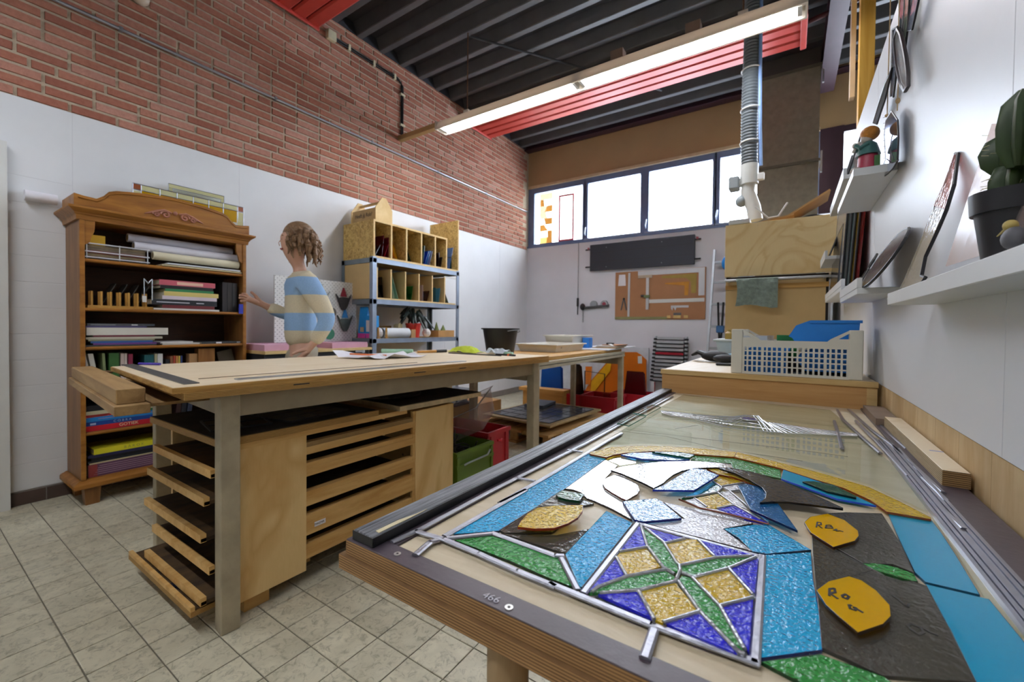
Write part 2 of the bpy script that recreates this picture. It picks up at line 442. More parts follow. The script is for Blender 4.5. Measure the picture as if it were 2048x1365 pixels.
# painted wall tiles near the door, painted panels further on
pt0 = None
for r in range(12):
    for c in range(3):
        y0 = -.30 + c * .325; z0 = .083 + r * .1525
        if pt0 is None: pt0 = MB().box((XW - .02, y0, z0), (XW, y0 + .3225, z0 + .150)).build('painted_wall_tile', m_paint, wall_left, bevel=.0012)
        else: share('painted_wall_tile', pt0, wall_left, (0, c * .325, r * .1525))
MB().box((XW - .02, -.30, .083 + 12 * .1525), (XW, .672, WB)).build('painted_panel', m_paint, wall_left, bevel=.0012)
MB().box((XW - .02, -3.3, .083), (XW, -.303, WB)).build('painted_panel', m_paint, wall_left)
for y0, y1 in ((.673, 1.62), (1.621, 2.84), (2.841, 4.06), (4.061, 5.28), (5.281, YB)):
    MB().box((XW - .02, y0, .083), (XW, y1, WB)).build('painted_panel', m_paint, wall_left, bevel=.001)
m_skirt = plain('brown_skirting_tile', '#4a3a33', .5, 0, .2, 12, coord='World')
base_l = struct(box((XW - .02, -3.3, 0), (XW + .004, YB, .076)).build('baseboard_left', plain('skirting_grout', '#8b857d', .8), None, origin=(XW, 0, 0)))
s0 = None
for k in range(27):
    y0 = .40 + k * .15
    if s0 is None: s0 = MB().box((XW, y0 + .003, 0), (XW + .01, y0 + .147, .074)).build('skirting_tile', m_skirt, base_l, bevel=.001)
    else: share('skirting_tile', s0, base_l, (0, k * .15, 0))
struct(box((XW, .25, 0), (XW + .055, .405, 2.075)).build('trim_1', plain('door_casing_white', '#dfe0dc', .4, 0, .03), None))

# ================================================================== BACK WALL, WINDOW BAND
m_ochre = plain('ochre_fascia', '#bfa077', .6, 0, .05, 2)
m_frame = plain('blue_grey_window_frame', '#6d80a8', .45, 0, .08)
m_plum = plain('plum_steel_paint', '#3d2632', .5, 0, .1)
wb = struct(box((XW - .2, YB, 0), (2.7, YB + .15, 2.40)).build('wall_back', plain('back_wall_paint', '#e0e1e8', .6, 0, .04, 2, coord='World'), None, origin=(XW, YB, 0)))
MB().box((XW - .1, YB + .02, 3.42), (.25, YB + .15, ZC + .1)).build('ochre_fascia_panel', m_ochre, wb)
MB().box((.25, YB + .02, 3.40), (1.5, YB + .15, ZC + .1)).build('ochre_fascia_panel', m_ochre, wb)
MB().box((1.503, YB + .02, 3.40), (2.7, YB + .15, ZC + .1)).build('ochre_fascia_panel', m_ochre, wb)
MB().box((XW, YB - .012, 3.385), (.25, YB + .03, 3.425)).build('window_head_trim', plain('pale_trim', '#d8c3a0', .5), wb)
MB().box((XW, YB - .014, 2.392), (-.2, YB + .02, 2.42)).build('window_sill', m_frame, wb)
m_pane = sheet_glass('window_glass', '#f2f6ff', 0, 5, 1.0, .02)
m_frost = sheet_glass('frosted_window_film', '#f4f4f2', 0, 5, .6, .2, haze=.25)
panes = [(-3.60, -2.73), (-2.64, -1.83), (-1.71, -.885), (-.795, .22)]
for n, (a, b_) in enumerate(panes, 1):
    w = struct(MB().box((a - .06 if n > 1 else XW, YB + .02, 2.42), (a, YB + .09, 3.39)).box((b_, YB + .02, 2.42), (b_ + (.062 if n == 2 else .045), YB + .09, 3.39))
               .box((a, YB + .02, 3.30), (b_, YB + .09, 3.39)).box((a, YB + .02, 2.42), (b_, YB + .09, 2.455)).build('window_%d' % n, m_frame, None))
    MB().box((a, YB + .052, 2.455), (b_, YB + .058, 3.30)).build('pane', m_frost if n == 1 else m_pane, w)
    if n > 1:
        MB().tube([(a - .035, YB + .015, 2.50), (a - .035, YB - .015, 2.53), (a - .02, YB - .02, 2.62)], .009, 8).build('handle', plain('window_handle', '#c3cde0', .3, .3), w, smooth=True)
        MB().box((a - .05, YB - .005, 2.425), (b_ + .03, YB + .02, 2.45)).build('window_stop', plain('pale_blue_bead', '#8fa0c0', .4), w)
    if n == 1:
        # tinted stained strip and a red outlined panel leaning in the window
        cols = ['#5e3c16', '#7a5a2c', '#7d6f58', '#f4f2ea', '#54330f', '#8a774f', '#fbfaf5', '#64421a', '#87703f']
        x0, x1 = -3.50, -3.27; rr = random.Random(5)
        st = thing('stained_window_panel', 'narrow amber and white stained glass strip in the leftmost window', 'stained glass', ((x0 + x1) / 2, YB + .045, 2.456))
        zs = [2.456 + k * .103 for k in range(9)]
        for k in range(8):
            xm = x0 + (x1 - x0) * rr.uniform(.3, .7); xm2 = x0 + (x1 - x0) * rr.uniform(.3, .7)
            for q in (0, 1):
                poly = [(x0, zs[k]), (xm, zs[k]), (xm2, zs[k + 1]), (x0, zs[k + 1])] if q == 0 else [(xm, zs[k]), (x1, zs[k]), (x1, zs[k + 1]), (xm2, zs[k + 1])]
                hc = rr.choice(cols)
                MB().prism([(x, YB + .04, z) for x, z in poly], (0, .005, 0)).build('glass_piece', sheet_glass('amber_pane_' + hc[1:], hc, .3, 40, .8, .05, haze=.12), st)
        a_, b2 = -3.15, -2.88; z0, z1 = 2.456, 3.20
        rp = thing('red_edged_glass', 'clear glass panel with a thin red outline standing in the leftmost window', 'glass panel', ((a_ + b2) / 2, YB + .04, z0))
        MB().box((a_, YB + .038, z0), (b2, YB + .042, z1)).build('glass', m_frost, rp)
        fr = MB()
        for p, q in (((a_, z0), (b2, z0 + .028)), ((a_, z1 - .028), (b2, z1)), ((a_, z0 + .028), (a_ + .026, z1 - .028)), ((b2 - .026, z0 + .028), (b2, z1 - .028))):
            fr.box((p[0], YB + .030, p[1]), (q[0], YB + .037, q[1]))
        fr.build('red_edge', plain('red_edge_tape', '#c23a4c', .5), rp)
w = struct(MB().box((.25, YB + .0, 2.42), (.47, YB + .09, 3.40)).box((.47, YB + .02, 3.33), (2.7, YB + .09, 3.40)).build('window_5', m_plum, None))
MB().box((.47, YB + .052, 2.40), (2.65, YB + .058, 3.33)).build('pane', m_pane, w)

# ================================================================== ROOF DECK, BEAMS
m_deck = plain('dark_grey_steel_deck', '#36373c', .5, .1, .12, 6, coord='World')
m_rib_lit = plain('steel_rib_lit', '#545457', .5, .1, .12, 6, coord='World')  # deck steel again, lightened to stand in for light caught from below
struct(box((XW, -3.3, ZC + .004), (XW + .012, YB, ZC + .11)).build('trim_3', m_deck, None))  # dark strip put in for the shade in the gaps behind the ribs
ceil = struct(box((XW - .2, -3.3, ZC + .11), (2.7, YB + .1, ZC + .2)).build('ceiling', m_deck, None, origin=(0, 0, ZC)))
rib = MB()
pr = [(-.075, .112), (-.035, .006), (-.028, 0), (.028, 0), (.035, .006), (.075, .112), (.068, .112), (.024, .008), (-.024, .008), (-.068, .112)]
rib.loft([[Vector((x, a, ZC + b)) for a, b in pr] for x in (XW, 2.65)])
rib0 = rib.build('deck_rib', m_rib_lit, ceil)
ys = [2.74 + k * .282 for k in range(-21, 12)]
for k, y in enumerate(ys):
    if k == 0: rib0.location = (0, y, 0)
    else: share('deck_rib', rib0, ceil, (0, y, 0))
struct(MB().box((XW, YB - .10, ZC - .005), (.2, YB + .02, ZC + .10)).box((XW, YB - .14, ZC - .02), (2.7, YB - .0, ZC - .005)).build('trim_2', m_plum, None))
bm_ = MB().box((.225, .5, 3.75), (.36, YB - .14, 3.765)).box((.285, .5, 3.765), (.30, YB - .14, ZC)).box((.225, .5, ZC - .015), (.36, YB - .14, ZC))
one('roof_beam', bm_, m_plum, 'plum painted steel roof beam running towards the back wall', 'beam')

# ================================================================== RIGHT PARTITION
m_pine = wood('pine_board', '#e0bd72', '#c0924a', (6, 6, .8), .5)
m_raw = wood('raw_pine_planks', '#d6bf95', '#c0a172', (7, 7, .9), .6, knots=False, dirt=('#9a7f58', .25))
wr = struct(box((XR + .012, -1.0, 0), (XR + .05, 4.1, 2.08)).build('wall_right', m_raw, None, origin=(XR, 0, 0)))
m_wp = plain('white_panel_paint', '#e3e6ea', .42, 0, .025, 2.5, .06, coord='World')
for y0, y1 in ((-1.0, .905), (.907, 2.1), (2.102, 4.1)):
    MB().box((XR, y0, .884), (XR + .014, y1, 2.085)).build('white_panel', m_wp, wr, bevel=.0008)
for k in range(34):
    y0 = -1.0 + k * .15
    MB().box((XR + .002, y0, 0), (XR + .016, y0 + .1485, .8825)).build('plank', m_raw, wr)
stud = one('pine_stud', box((.335, 3.46, 0), (.408, 3.54, ZC)), wood('yellow_pine', '#e9bb5c', '#cf9636', (8, 8, .8), .45), 'yellow knotty pine post rising behind the white partition', 'post')
one('cream_batten', box((.302, 3.60, 2.62), (.328, 3.66, ZC)), plain('cream_paint', '#cbb597', .5), 'narrow cream batten hanging beside the pine post', 'batten')
# rest of the room, behind the viewer
m_room = plain('room_wall', '#d9d7d2', .7, 0, .03)
struct(box((2.62, -3.3, 0), (2.8, YB + .1, ZC + .15)).build('wall_far_right', m_room, None))
struct(box((XW - .2, -3.45, 0), (2.8, -3.3, ZC + .15)).build('wall_front', m_room, None))

# ================================================================== CONDUITS AND SMALL WALL FITTINGS
m_cond = plain('galvanised_conduit', '#a2a5ab', .3, .7, .06)
t = thing('wall_conduit', 'long grey conduit running along the brick wall', 'conduit', (XW + .015, 3.2, 2.99))
MB().tube([(XW + .012, -.4, 3.0), (XW + .012, YB - .02, 3.0)], .011, 8).build('pipe', m_cond, t, smooth=True)
for y in (.9, 1.9, 2.9, 3.9, 4.9, 5.7): MB().box((XW, y - .01, 2.985), (XW + .026, y + .01, 3.015)).build('clip', m_cond, t)
t = thing('cable_run', 'twin dark cables clipped high on the brick wall beside a white junction box', 'cable', (XW + .01, 3.0, 3.2))
for dz in (0, .022):
    MB().tube([(XW + .012, 2.45, 3.84 - dz), (XW + .012, 3.24 + dz, 3.84 - dz), (XW + .012, 3.30 + dz, 3.80 - dz), (XW + .012, 3.30 + dz, 3.215)], .008, 8).build('cable', m_black, t, smooth=True)
for y in (2.62, 2.92, 3.2): MB().box((XW, y - .012, 3.80), (XW + .026, y + .012, 3.86)).build('saddle_clip', plain('ivory_clip', '#cfc6a8', .5), t)
for z in (3.68, 3.34): MB().box((XW, 3.28, z - .012), (XW + .026, 3.345, z + .012)).build('saddle_clip', plain('ivory_clip', '#cfc6a8', .5), t)
MB().box((XW, 2.37, 3.78), (XW + .05, 2.46, 3.87)).build('junction_box', plain('ivory_clip', '#cfc6a8', .5), t, bevel=.006)
t = thing('bulkhead_lamp', 'round pale wall fitting on the brick above the conduit', 'wall lamp', (XW, 1.0, 3.25))
MB().ball((XW + .02, 1.0, 3.27), .05, 16, 10, (.9, 1, 1)).build('globe', plain('pale_globe', '#d6c9b8', .3), t, smooth=True)
MB().box((XW, .97, 3.24), (XW + .02, 1.03, 3.30)).build('base', m_grey, t)

# red ribbed radiant heaters under the deck
m_red = plain('red_radiant_panel', '#bd4138', .45, .1, .06)
def radiant(y0, y1, label, x0=-3.64, x1=.03, z=3.79):
    t = thing('radiant_heater', label, 'heater', ((x0 + x1) / 2, (y0 + y1) / 2, z), 0, 'red radiant ceiling panels')
    w = (y1 - y0) / 4
    for k in range(4):
        a = y0 + k * w
        prof = [(a + .004, .012), (a + .02, 0), (a + w - .02, 0), (a + w - .004, .012), (a + w - .004, .035), (a + w - .02, .024), (a + .02, .024), (a + .004, .035)]
        MB().loft([[Vector((x, p, z + q)) for p, q in prof] for x in (x0, x1)]).build('heating_strip', m_red, t)
    MB().box((x0 - .02, y0, z - .02), (x0, y1, z + .05)).build('end_header', m_red, t, bevel=.006)
    MB().box((x1, y0, z - .03), (x1 + .05, y1, z + .05)).build('end_header', m_red, t, bevel=.006)
    for x in (x0 + .4, (x0 + x1) / 2, x1 - .4):
        for y in (y0 + .05, y1 - .05): MB().cyl((x, y, z + .02), (x, y, ZC + .1), .005, 6).build('hanger', m_black, t)
    MB().tube([(x0 - .01, y0 + .06, z + .02), (x0 - .05, y0 + .06, z + .02), (x0 - .06, y0 - .06, z + .02)], .02, 8).build('feed_pipe', m_black, t, smooth=True)
    return t
radiant(4.42, 4.95, 'red ribbed radiant heater panel under the roof beyond the lamp')
radiant(1.74, 2.27, 'red ribbed radiant heater panel at the top edge above the bricks')
one('cross_pipe', MB().tube([(-.0 + .09, 4.66, 3.84), (.62, 4.52, 3.84)], .022, 10), plain('dark_red_pipe', '#4d1f24', .5), 'dark red pipe crossing beside the plum beam', 'pipe', smooth=True)
one('steel_tie', MB().tube([(-2.72, LY + .03, ZC - .02), (-1.35, 5.3, ZC - .04)], .012, 6), m_deck, 'thin dark steel tie rod slanting under the roof deck', 'rod')
# ================================================================== GLASS WORK TABLE (right foreground)
def cr(ox, oy, s): return lambda pts: [(ox + s * x, oy + s * y) for x, y in pts]
c1 = cr(690, 980, .20508); c2 = cr(1000, 880, .14648); c3 = cr(1180, 880, .14648); c4 = cr(1400, 880, .14648)
c5 = cr(1100, 1020, .22461); c6 = cr(1500, 990, .22494); c7 = cr(1600, 860, .21982); c8 = cr(1180, 770, .29297)
c9 = cr(1300, 880, .36523); cA = cr(1620, 660, .21982)
def on(pts, z): return [PZ(x, y, z) for x, y in pts]

m_phen = plain('brown_phenolic_film', '#4a4149', .38, 0, .16, 14, .05)
m_phen_edge = ply_edge('phenolic_ply_edge', '#b48c5e', '#6e5234', 330.0)
m_cream = wood('cream_work_board', '#e0d3b8', '#cdbd9c', (2, 9, 3), .45, knots=False, dirt=('#a58f6d', .25))
m_blackwood = wood('weathered_batten_sheen', '#8d9197', '#34373c', (30, 1.0, 30), .4, knots=False, bump=.35, contrast=(.36, .6), nscale=5)  # pale grey puts the grazing sheen into the dark weathered wood's colour
m_lead = plain('lead_came', '#a3a5ae', .33, .75, .12, 30, .08)
m_solder = plain('solder_bead', '#b3b5b8', .3, .8, .2, 40, .2)
m_zinc = plain('zinc_bar', '#9c9ca6', .3, .8, .08, 20)
T0 = .80
wt = thing('glass_work_table', 'brown edged work table covered with glass pieces along the white partition', 'table', (-.1, 1.09, 0))
MB().box((-.466, .318, T0 - .037), (.256, 1.86, T0 - .019)).build('lower_board', m_phen_edge, wt)
MB().box((-.458, .323, T0 - .019), (.254, .349, T0)).build('front_strip', m_phen, wt, bevel=.0006)
MB().box((-.458, .3225, T0 - .0185), (.254, .3232, T0 - .0012)).build('front_edge_band', m_phen_edge, wt)
MB().box((-.458, .3495, T0 - .019), (-.395, 1.86, T0 - .0005)).build('side_strip', m_phen, wt)
MB().box((-.4586, .3232, T0 - .0185), (-.458, 1.86, T0 - .0015)).build('side_edge_band', m_phen_edge, wt)
MB().box((-.3945, .3495, T0 - .019), (.205, 1.86, T0 - .003)).build('cream_board', m_cream, wt)
MB().box((.2055, .3495, T0 - .019), (.254, 1.86, T0 + .003)).build('wall_side_strip', m_phen, wt, bevel=.0006)
for x, y in ((-.378, .335), (-.218, .331), (-.02, .334)):
    s_ = MB().cyl((x, y, T0), (x, y, T0 + .0008), .0042, 16).build('screw', plain('zinc_screw', '#c8c8c4', .3, .6), wt)
    MB().cyl((x, y, T0 + .0008), (x, y, T0 + .0011), .0015, 10).build('screw_recess', m_black, s_)
text_mesh('chalk_number', '466', .013, plain('chalk', '#cfccd4', .9), wt, (-.240, .3325, T0 + .0006), (1, .05, 0), (-.05, 1, 0), .0002)
m_leg = wood('table_leg_wood', '#b39a76', '#957a56', (8, 8, 1), .5, knots=False)
for x, y in ((-.228, .345), (.2, .42), (-.35, 1.78), (.2, 1.78)):
    MB().cyl((x, y, 0), (x, y, T0 - .037), .021, 20).build('leg', m_leg, wt, smooth=True)
bt_ = one('black_batten', box((-.450, .327, T0 + .0003), (-.4125, 1.86, T0 + .0125)), m_blackwood, 'long weathered black wooden batten with a painted grey sheen along the left edge of the glass table', 'batten', bevel=.0015)
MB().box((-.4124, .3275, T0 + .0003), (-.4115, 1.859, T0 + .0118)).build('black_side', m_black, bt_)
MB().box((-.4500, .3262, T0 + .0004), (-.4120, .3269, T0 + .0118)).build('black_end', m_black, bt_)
one('batten_splinter', MB().prism(on(c1([(300, 405), (520, 300), (690, 240), (800, 190), (760, 215), (620, 285), (460, 360), (330, 425)]), T0 + .0127), (0, 0, .0006)), plain('bare_wood', '#d9cda6', .7), 'pale splintered scar on the black batten near the table corner', 'splinter')

# clear sheets lying on the board
m_clear = sheet_glass('clear_sheet_glass', '#eef3ea', .05, 12, 1.0, .015)
m_gedge = plain('glass_edge_green', '#2f7d66', .2, 0, .1)
curve = [(390, 222), (560, 243), (740, 270), (810, 300), (880, 328), (960, 347), (1050, 355), (1150, 360), (1250, 360), (1410, 352), (1600, 384), (1890, 412)]
def sheet(name, pts, z0, th, mat, label, cat='glass piece', group=None):
    return one(name, MB().prism(on(pts, z0), (0, 0, th)), mat, label, cat, group)
ZB = T0 - .003
sheet('clear_glass_sheet', c8([(640, 72), (1640, 178), (1900, 400)]) + c8(list(reversed(curve))) + c8([(480, 158)]), ZB, .003, m_clear, 'large clear glass sheet at the far end of the glass table', 'glass sheet')
sheet('clear_glass_sheet', c8([(x, y + 4) for x, y in curve]) + [(1795, 938)] + c7([(1165, 768), (900, 640), (620, 512), (300, 418)]) + c4([(1500, 408), (1000, 283), (500, 158)]) + c3([(1480, 108), (1100, 82), (700, 72), (300, 88)]) + c8([(20, 440), (262, 292)]),
      ZB, .003, m_clear, 'large clear glass sheet behind the amber arc on the glass table', 'glass sheet')
sheet('clear_glass_sheet', c7([(1200, 812), (1480, 830), (1760, 1365), (2100, 1900)]) + c7([(1900, 1900), (1340, 1010)]), ZB, .003, m_clear, 'narrow clear glass strip between the turquoise border and the zinc bars', 'glass sheet')
sheet('clear_glass_sheet', c3([(230, 250), (700, 265), (1360, 288), (980, 300), (400, 372), (390, 360)]) + c3([(210, 290)]), ZB, .003, m_clear, 'pale clear glass sliver under the amber arc', 'glass sheet')
for k, (pts, lab) in enumerate((([(290, 195), (425, 140), (485, 157), (385, 214)], 'small clear offcut with green edges, further one beside the batten'),
                                ([(183, 268), (288, 203), (384, 220), (265, 287)], 'small clear offcut with green edges, nearer one beside the batten'))):
    t = thing('glass_offcut', lab, 'glass piece', tuple(on(c8(pts), T0 + .0055)[0]), 0, 'clear offcuts beside the batten')
    P = on(c8(pts), T0 + .0055)
    MB().prism(P, (0, 0, .0025)).build('glass', m_clear, t)
    e = MB()
    for q in range(4):
        a, b_ = P[q], P[(q + 1) % 4]; d = (b_ - a).normalized().cross(Vector((0, 0, 1))) * .0006
        MB().add([a, b_, b_ + d, a + d, a + Vector((0, 0, .0024)), b_ + Vector((0, 0, .0024)), b_ + d + Vector((0, 0, .0024)), a + d + Vector((0, 0, .0024))], [(0, 1, 2, 3), (4, 5, 6, 7), (0, 1, 5, 4), (1, 2, 6, 5), (2, 3, 7, 6), (3, 0, 4, 7)]).build('green_edge', m_gedge, t)

# coloured pieces: (name, label, colour material, height of top face above the board, outline)
m_cyan = sheet_glass('turquoise_hammered', '#1fc2f4', 1.9, 85, 1.0, .05, haze=.7)
m_cyan2 = sheet_glass('turquoise_flat', '#2cb4de', .22, 60, .8, .06, haze=.65)
m_ltblue = sheet_glass('light_blue_glass', '#5fb4ee', .7, 70, 1.4, .05, haze=.4)
m_bviolet = sheet_glass('blue_violet_glass', '#2f8fd0', .5, 75, 1.0, .06, haze=.35)
m_smoke = sheet_glass('smoke_grey_glass', '#77746a', .35, 60, 1.0, .08, haze=.35)
m_slate = sheet_glass('slate_grey_glass', '#55565a', .4, 55, 1.0, .1, haze=.5)
m_amber = sheet_glass('amber_glass', '#f2d232', 1.6, 75, 1.0, .05, haze=.55)
m_yell = sheet_glass('yellow_glass', '#f6c409', .2, 55, .7, .06, haze=.6)
m_green = sheet_glass('green_glass', '#44ac52', 1.9, 75, 1.0, .05, haze=.6)
m_dkgreen = sheet_glass('dark_green_glass', '#2b7d52', .3, 60, 1.0, .06, haze=.35)
m_pale = sheet_glass('pale_textured_glass', '#f1efea', .16, 80, 2.0, .05, haze=.5)
m_pale2 = sheet_glass('pale_seedy_glass', '#efeef2', .8, 110, 1.8, .05, haze=.45)
m_violet = sheet_glass('cobalt_glass', '#3838ee', 1.9, 85, 1.0, .05, haze=.65)
EDGE = {}
def piece(name, label, mat, ztop, pts, edge=None, cat='glass piece'):
    """one loose piece of cut glass; its cut rim is a part with its own darker look"""
    P = on(pts, ztop); th = .003
    t = thing(name, label, cat, tuple(P[0] - Vector((0, 0, th))))
    MB().prism([p - Vector((0, 0, th)) for p in P], (0, 0, th)).build('glass', mat, t)
    e = edge or '#22282a'; k = 'cut_rim_' + e[1:]
    m = plain(k, e, .25, 0, .1)
    rim = MB(); n = len(P); c = sum(P, Vector()) / n
    area = sum(P[i].x * P[(i + 1) % n].y - P[(i + 1) % n].x * P[i].y for i in range(n))
    sgn = 1 if area > 0 else -1
    o = []
    for i in range(n):
        a, b_, d = P[i - 1], P[i], P[(i + 1) % n]
        n1 = (b_ - a).cross(Vector((0, 0, 1))) * sgn; n2 = (d - b_).cross(Vector((0, 0, 1))) * sgn
        v = (n1.normalized() if n1.length > 1e-9 else n1) + (n2.normalized() if n2.length > 1e-9 else n2)
        o.append(b_ + (v.normalized() * .00045 if v.length > 1e-9 else v))
    for i in range(n):
        a, b_ = o[i], o[(i + 1) % n]
        rim.quad(a - Vector((0, 0, th)), b_ - Vector((0, 0, th)), b_, a)
    for i in range(n):
        rim.quad(o[i], o[(i + 1) % n], P[(i + 1) % n] + Vector((0, 0, .0001)), P[i] + Vector((0, 0, .0001)))
    rim.build('cut_edge', m, t); return t
L0, L1, L2, L3 = T0 + .0005, T0 + .0042, T0 + .0078, T0 + .0115
piece('turquoise_strip', 'long turquoise hammered glass strip beside the left lead border', m_cyan, L0, c1([(1062, 434)]) + c2([(0, 888), (700, 503), (1200, 198), (1462, 246), (885, 670), (0, 1228)]) + c1([(1498, 400)]), '#0c3550')
piece('smoke_piece', 'smoke grey glass piece under the yellow leaf', m_smoke, L0, c2([(8, 1240), (520, 902), (828, 694), (1278, 872), (1120, 902), (745, 1236), (700, 1262), (60, 1272)]), '#3a3a36')
piece('smoke_piece', 'smoke grey glass strip below the yellow leaf', m_smoke, L0, c2([(20, 1282), (400, 1310), (770, 1306), (1205, 1220)]) + c5([(138, 388), (0, 345)]), '#3a3a36')
piece('yellow_leaf', 'yellow leaf-shaped hammered glass with an orange edge', m_amber, L3, c2([(245, 1190), (290, 1110), (380, 1010), (520, 930), (760, 900), (1130, 892), (1122, 972), (1060, 1060), (930, 1140), (740, 1205), (480, 1215)]), '#8a2f0c')
piece('green_leaf', 'small pale green glass leaf with a dark green edge', m_dkgreen, L1, c2([(765, 742), (850, 692), (1000, 715), (1150, 745), (1082, 835), (900, 812), (800, 782)]), '#123c22')
piece('pale_piece', 'large pale textured glass piece with a pointed tail in the middle of the table', m_pale, L0 + .0004, c2([(895, 668), (1440, 276), (1600, 352)]) + c3([(285, 442), (185, 545), (210, 660), (430, 792), (450, 850), (572, 1092), (300, 942), (30, 822)]) + c2([(1190, 800), (1110, 722), (1000, 682)]), '#2a2422')
piece('pale_piece', 'long pale textured glass band curving like a wing', m_pale, L2, c3([(285, 415), (420, 372), (700, 327), (1000, 297), (1400, 290), (1700, 310), (1925, 335), (1945, 385), (1700, 377), (1430, 388), (1250, 425), (1130, 480), (1040, 550), (1000, 590), (870, 660), (700, 575), (430, 460)]), '#1c1a1a')
piece('pale_piece', 'rounded pale pink glass blob with a reddish edge', m_pale, L1, c3([(185, 545), (260, 508), (350, 482), (430, 484), (560, 555), (650, 622), (675, 690), (640, 742), (500, 825), (430, 795), (300, 720), (210, 660), (175, 600)]), '#4a1f16')
piece('turquoise_block', 'turquoise hammered glass block left of the star panel', m_cyan, L0, c5([(502, 12), (735, 117), (718, 140), (282, 690), (262, 690), (138, 398)]), '#0c3550')
piece('light_blue_piece', 'light blue rippled glass rhombus in the middle of the table', m_ltblue, L1, c3([(450, 842), (900, 802), (980, 842), (1245, 1070), (720, 1118), (612, 1090), (520, 952)]), '#16257a')
piece('pale_piece', 'pale seedy glass wedge above the star panel', m_pale2, L0, c3([(700, 1126), (1290, 1076), (1010, 855), (1600, 972), (2040, 1085)]) + c4([(720, 1140), (330, 1212)]) + c5([(1540, 172), (1798, 368)]), '#3a2f2a')
piece('turquoise_block', 'turquoise glass piece right of the pale wedge', m_cyan, L0, c5([(1548, 172)]) + c4([(760, 1160), (940, 1162)]) + c6([(165, 268), (540, 490), (148, 526)]) + c5([(1802, 372), (1680, 250)]), '#0c3550')
piece('blue_violet_piece', 'blue violet glass triangle lying over the foiled panel', m_bviolet, L2, c4([(510, 615), (640, 602), (860, 660), (905, 740), (860, 840), (1060, 870), (1330, 1240), (690, 950), (570, 720)]), '#0a1440')
piece('slate_manta', 'dark slate grey glass piece shaped like a manta wing', m_slate, L3, c4([(260, 388), (440, 388), (760, 452), (1100, 562), (1500, 722), (1950, 930), (1950, 940), (1500, 882), (1200, 846), (990, 842), (820, 858), (900, 798), (905, 720), (850, 650), (700, 560), (480, 455)]), '#08090b')
piece('amber_arc', 'amber glass arc piece at the left, glinting white', m_amber, L1, c3([(0, 170), (300, 97), (700, 80), (1100, 90), (1480, 115)]) + c4([(498, 165), (468, 235)]) + c3([(1480, 200), (1220, 168), (850, 155), (500, 178), (320, 205), (225, 240), (0, 196)]), '#7a3a0a')
piece('amber_arc', 'amber glass arc piece sweeping down to the right border', m_amber, L1, c4([(504, 166), (1000, 290), (1500, 415)]) + c7([(300, 425), (620, 520), (900, 650), (1190, 800), (1190, 814), (790, 745), (640, 640), (400, 530)]) + c4([(1500, 520), (1090, 385), (474, 236)]), '#7a3a0a')
piece('blue_sliver', 'long light blue glass sliver under the amber arc', m_ltblue, L1, c3([(425, 205), (560, 182), (850, 172), (1360, 264), (1200, 282), (720, 262)]), '#123a9a')
piece('green_sliver', 'narrow green glass sliver on top of the light blue sliver', m_dkgreen, L2, c3([(850, 165), (1210, 167), (1430, 206), (1360, 245)]), '#0a4a34')
piece('green_bar', 'flat green glass bar under the amber arc', m_green, L0, c3([(1440, 207), (1700, 218)]) + c4([(470, 247), (1090, 397), (1105, 530), (760, 455), (450, 386), (425, 325), (0, 290)]) + c3([(1380, 282)]), '#2a4a22')
piece('blue_bar', 'light blue glass bar beside the green bar under the arc', m_cyan2, L1, c4([(1140, 412), (1700, 597)]) + c7([(480, 592), (690, 690), (340, 628), (0, 505)]) + c4([(1112, 532)]), '#0f46c0')
piece('green_sliver', 'dark green glass sliver resting on the light blue bar', m_dkgreen, L2, c7([(25, 470), (130, 470), (300, 500), (510, 605), (510, 618), (250, 560)]), '#061a10')
piece('smoke_piece', 'smoke grey glass piece right of the upper yellow oval', m_smoke, L0, c6([(700, 167), (850, 157), (1170, 167), (1230, 262), (1340, 442), (1455, 693), (1270, 618), (1000, 606), (770, 472), (962, 382), (955, 320), (830, 230)]), '#3a3a36')
piece('smoke_piece', 'smoke grey glass piece between the two yellow ovals', m_smoke, L0, c6([(552, 352), (740, 474), (1000, 614), (1105, 665), (900, 720), (700, 768), (592, 838), (562, 560)]), '#3a3a36')
big_smoke = piece('smoke_piece', 'large smoke grey glass piece at the bottom right corner', m_smoke, L0, c6([(1112, 670), (1480, 780), (1570, 812), (1720, 1110)]) + c9([(1640, 1032), (1785, 1328), (1270, 1290), (942, 1140), (922, 900)]) + c6([(596, 850), (700, 776), (900, 724)]), '#3a3a36')
piece('green_leaf', 'green glass leaf between the smoke grey pieces', m_green, L0, c6([(1005, 612), (1150, 612), (1300, 647), (1450, 702), (1488, 768), (1360, 768), (1200, 720), (1092, 662)]), '#1c3a20')
y1 = piece('yellow_oval', 'upper yellow glass oval marked with black letters', m_yell, L1, c6([(485, 245), (540, 197), (690, 170), (840, 227), (958, 320), (965, 365), (930, 410), (742, 465), (640, 400), (540, 335)]), '#3a1c08')
y2 = piece('yellow_oval', 'lower larger yellow glass oval marked ROG', m_yell, L2, c6([(595, 850), (700, 772), (880, 727), (990, 762), (1120, 852), (1240, 982), (1250, 1080), (1180, 1150), (960, 1225), (800, 1090), (680, 980)]), '#3a2606')
m_ink = plain('black_marker', '#14120e', .6)
def ink(parent, strokes, z, w=.0012, m=None):
    for s_ in strokes:
        P = on(c6(s_), z)
        mb = MB()
        for a, b_ in zip(P[:-1], P[1:]):
            d = (b_ - a); l_ = d.length
            if l_ < 1e-5: continue
            n_ = d.normalized().cross(Vector((0, 0, 1))) * w; ex = d.normalized() * w * .5
            mb.loft([[a - n_ - ex, b_ - n_ + ex, b_ + n_ + ex, a + n_ - ex], [p + Vector((0, 0, .0004)) for p in (a - n_ - ex, b_ - n_ + ex, b_ + n_ + ex, a + n_ - ex)]])
        mb.build('marker_stroke', m or m_ink, parent)
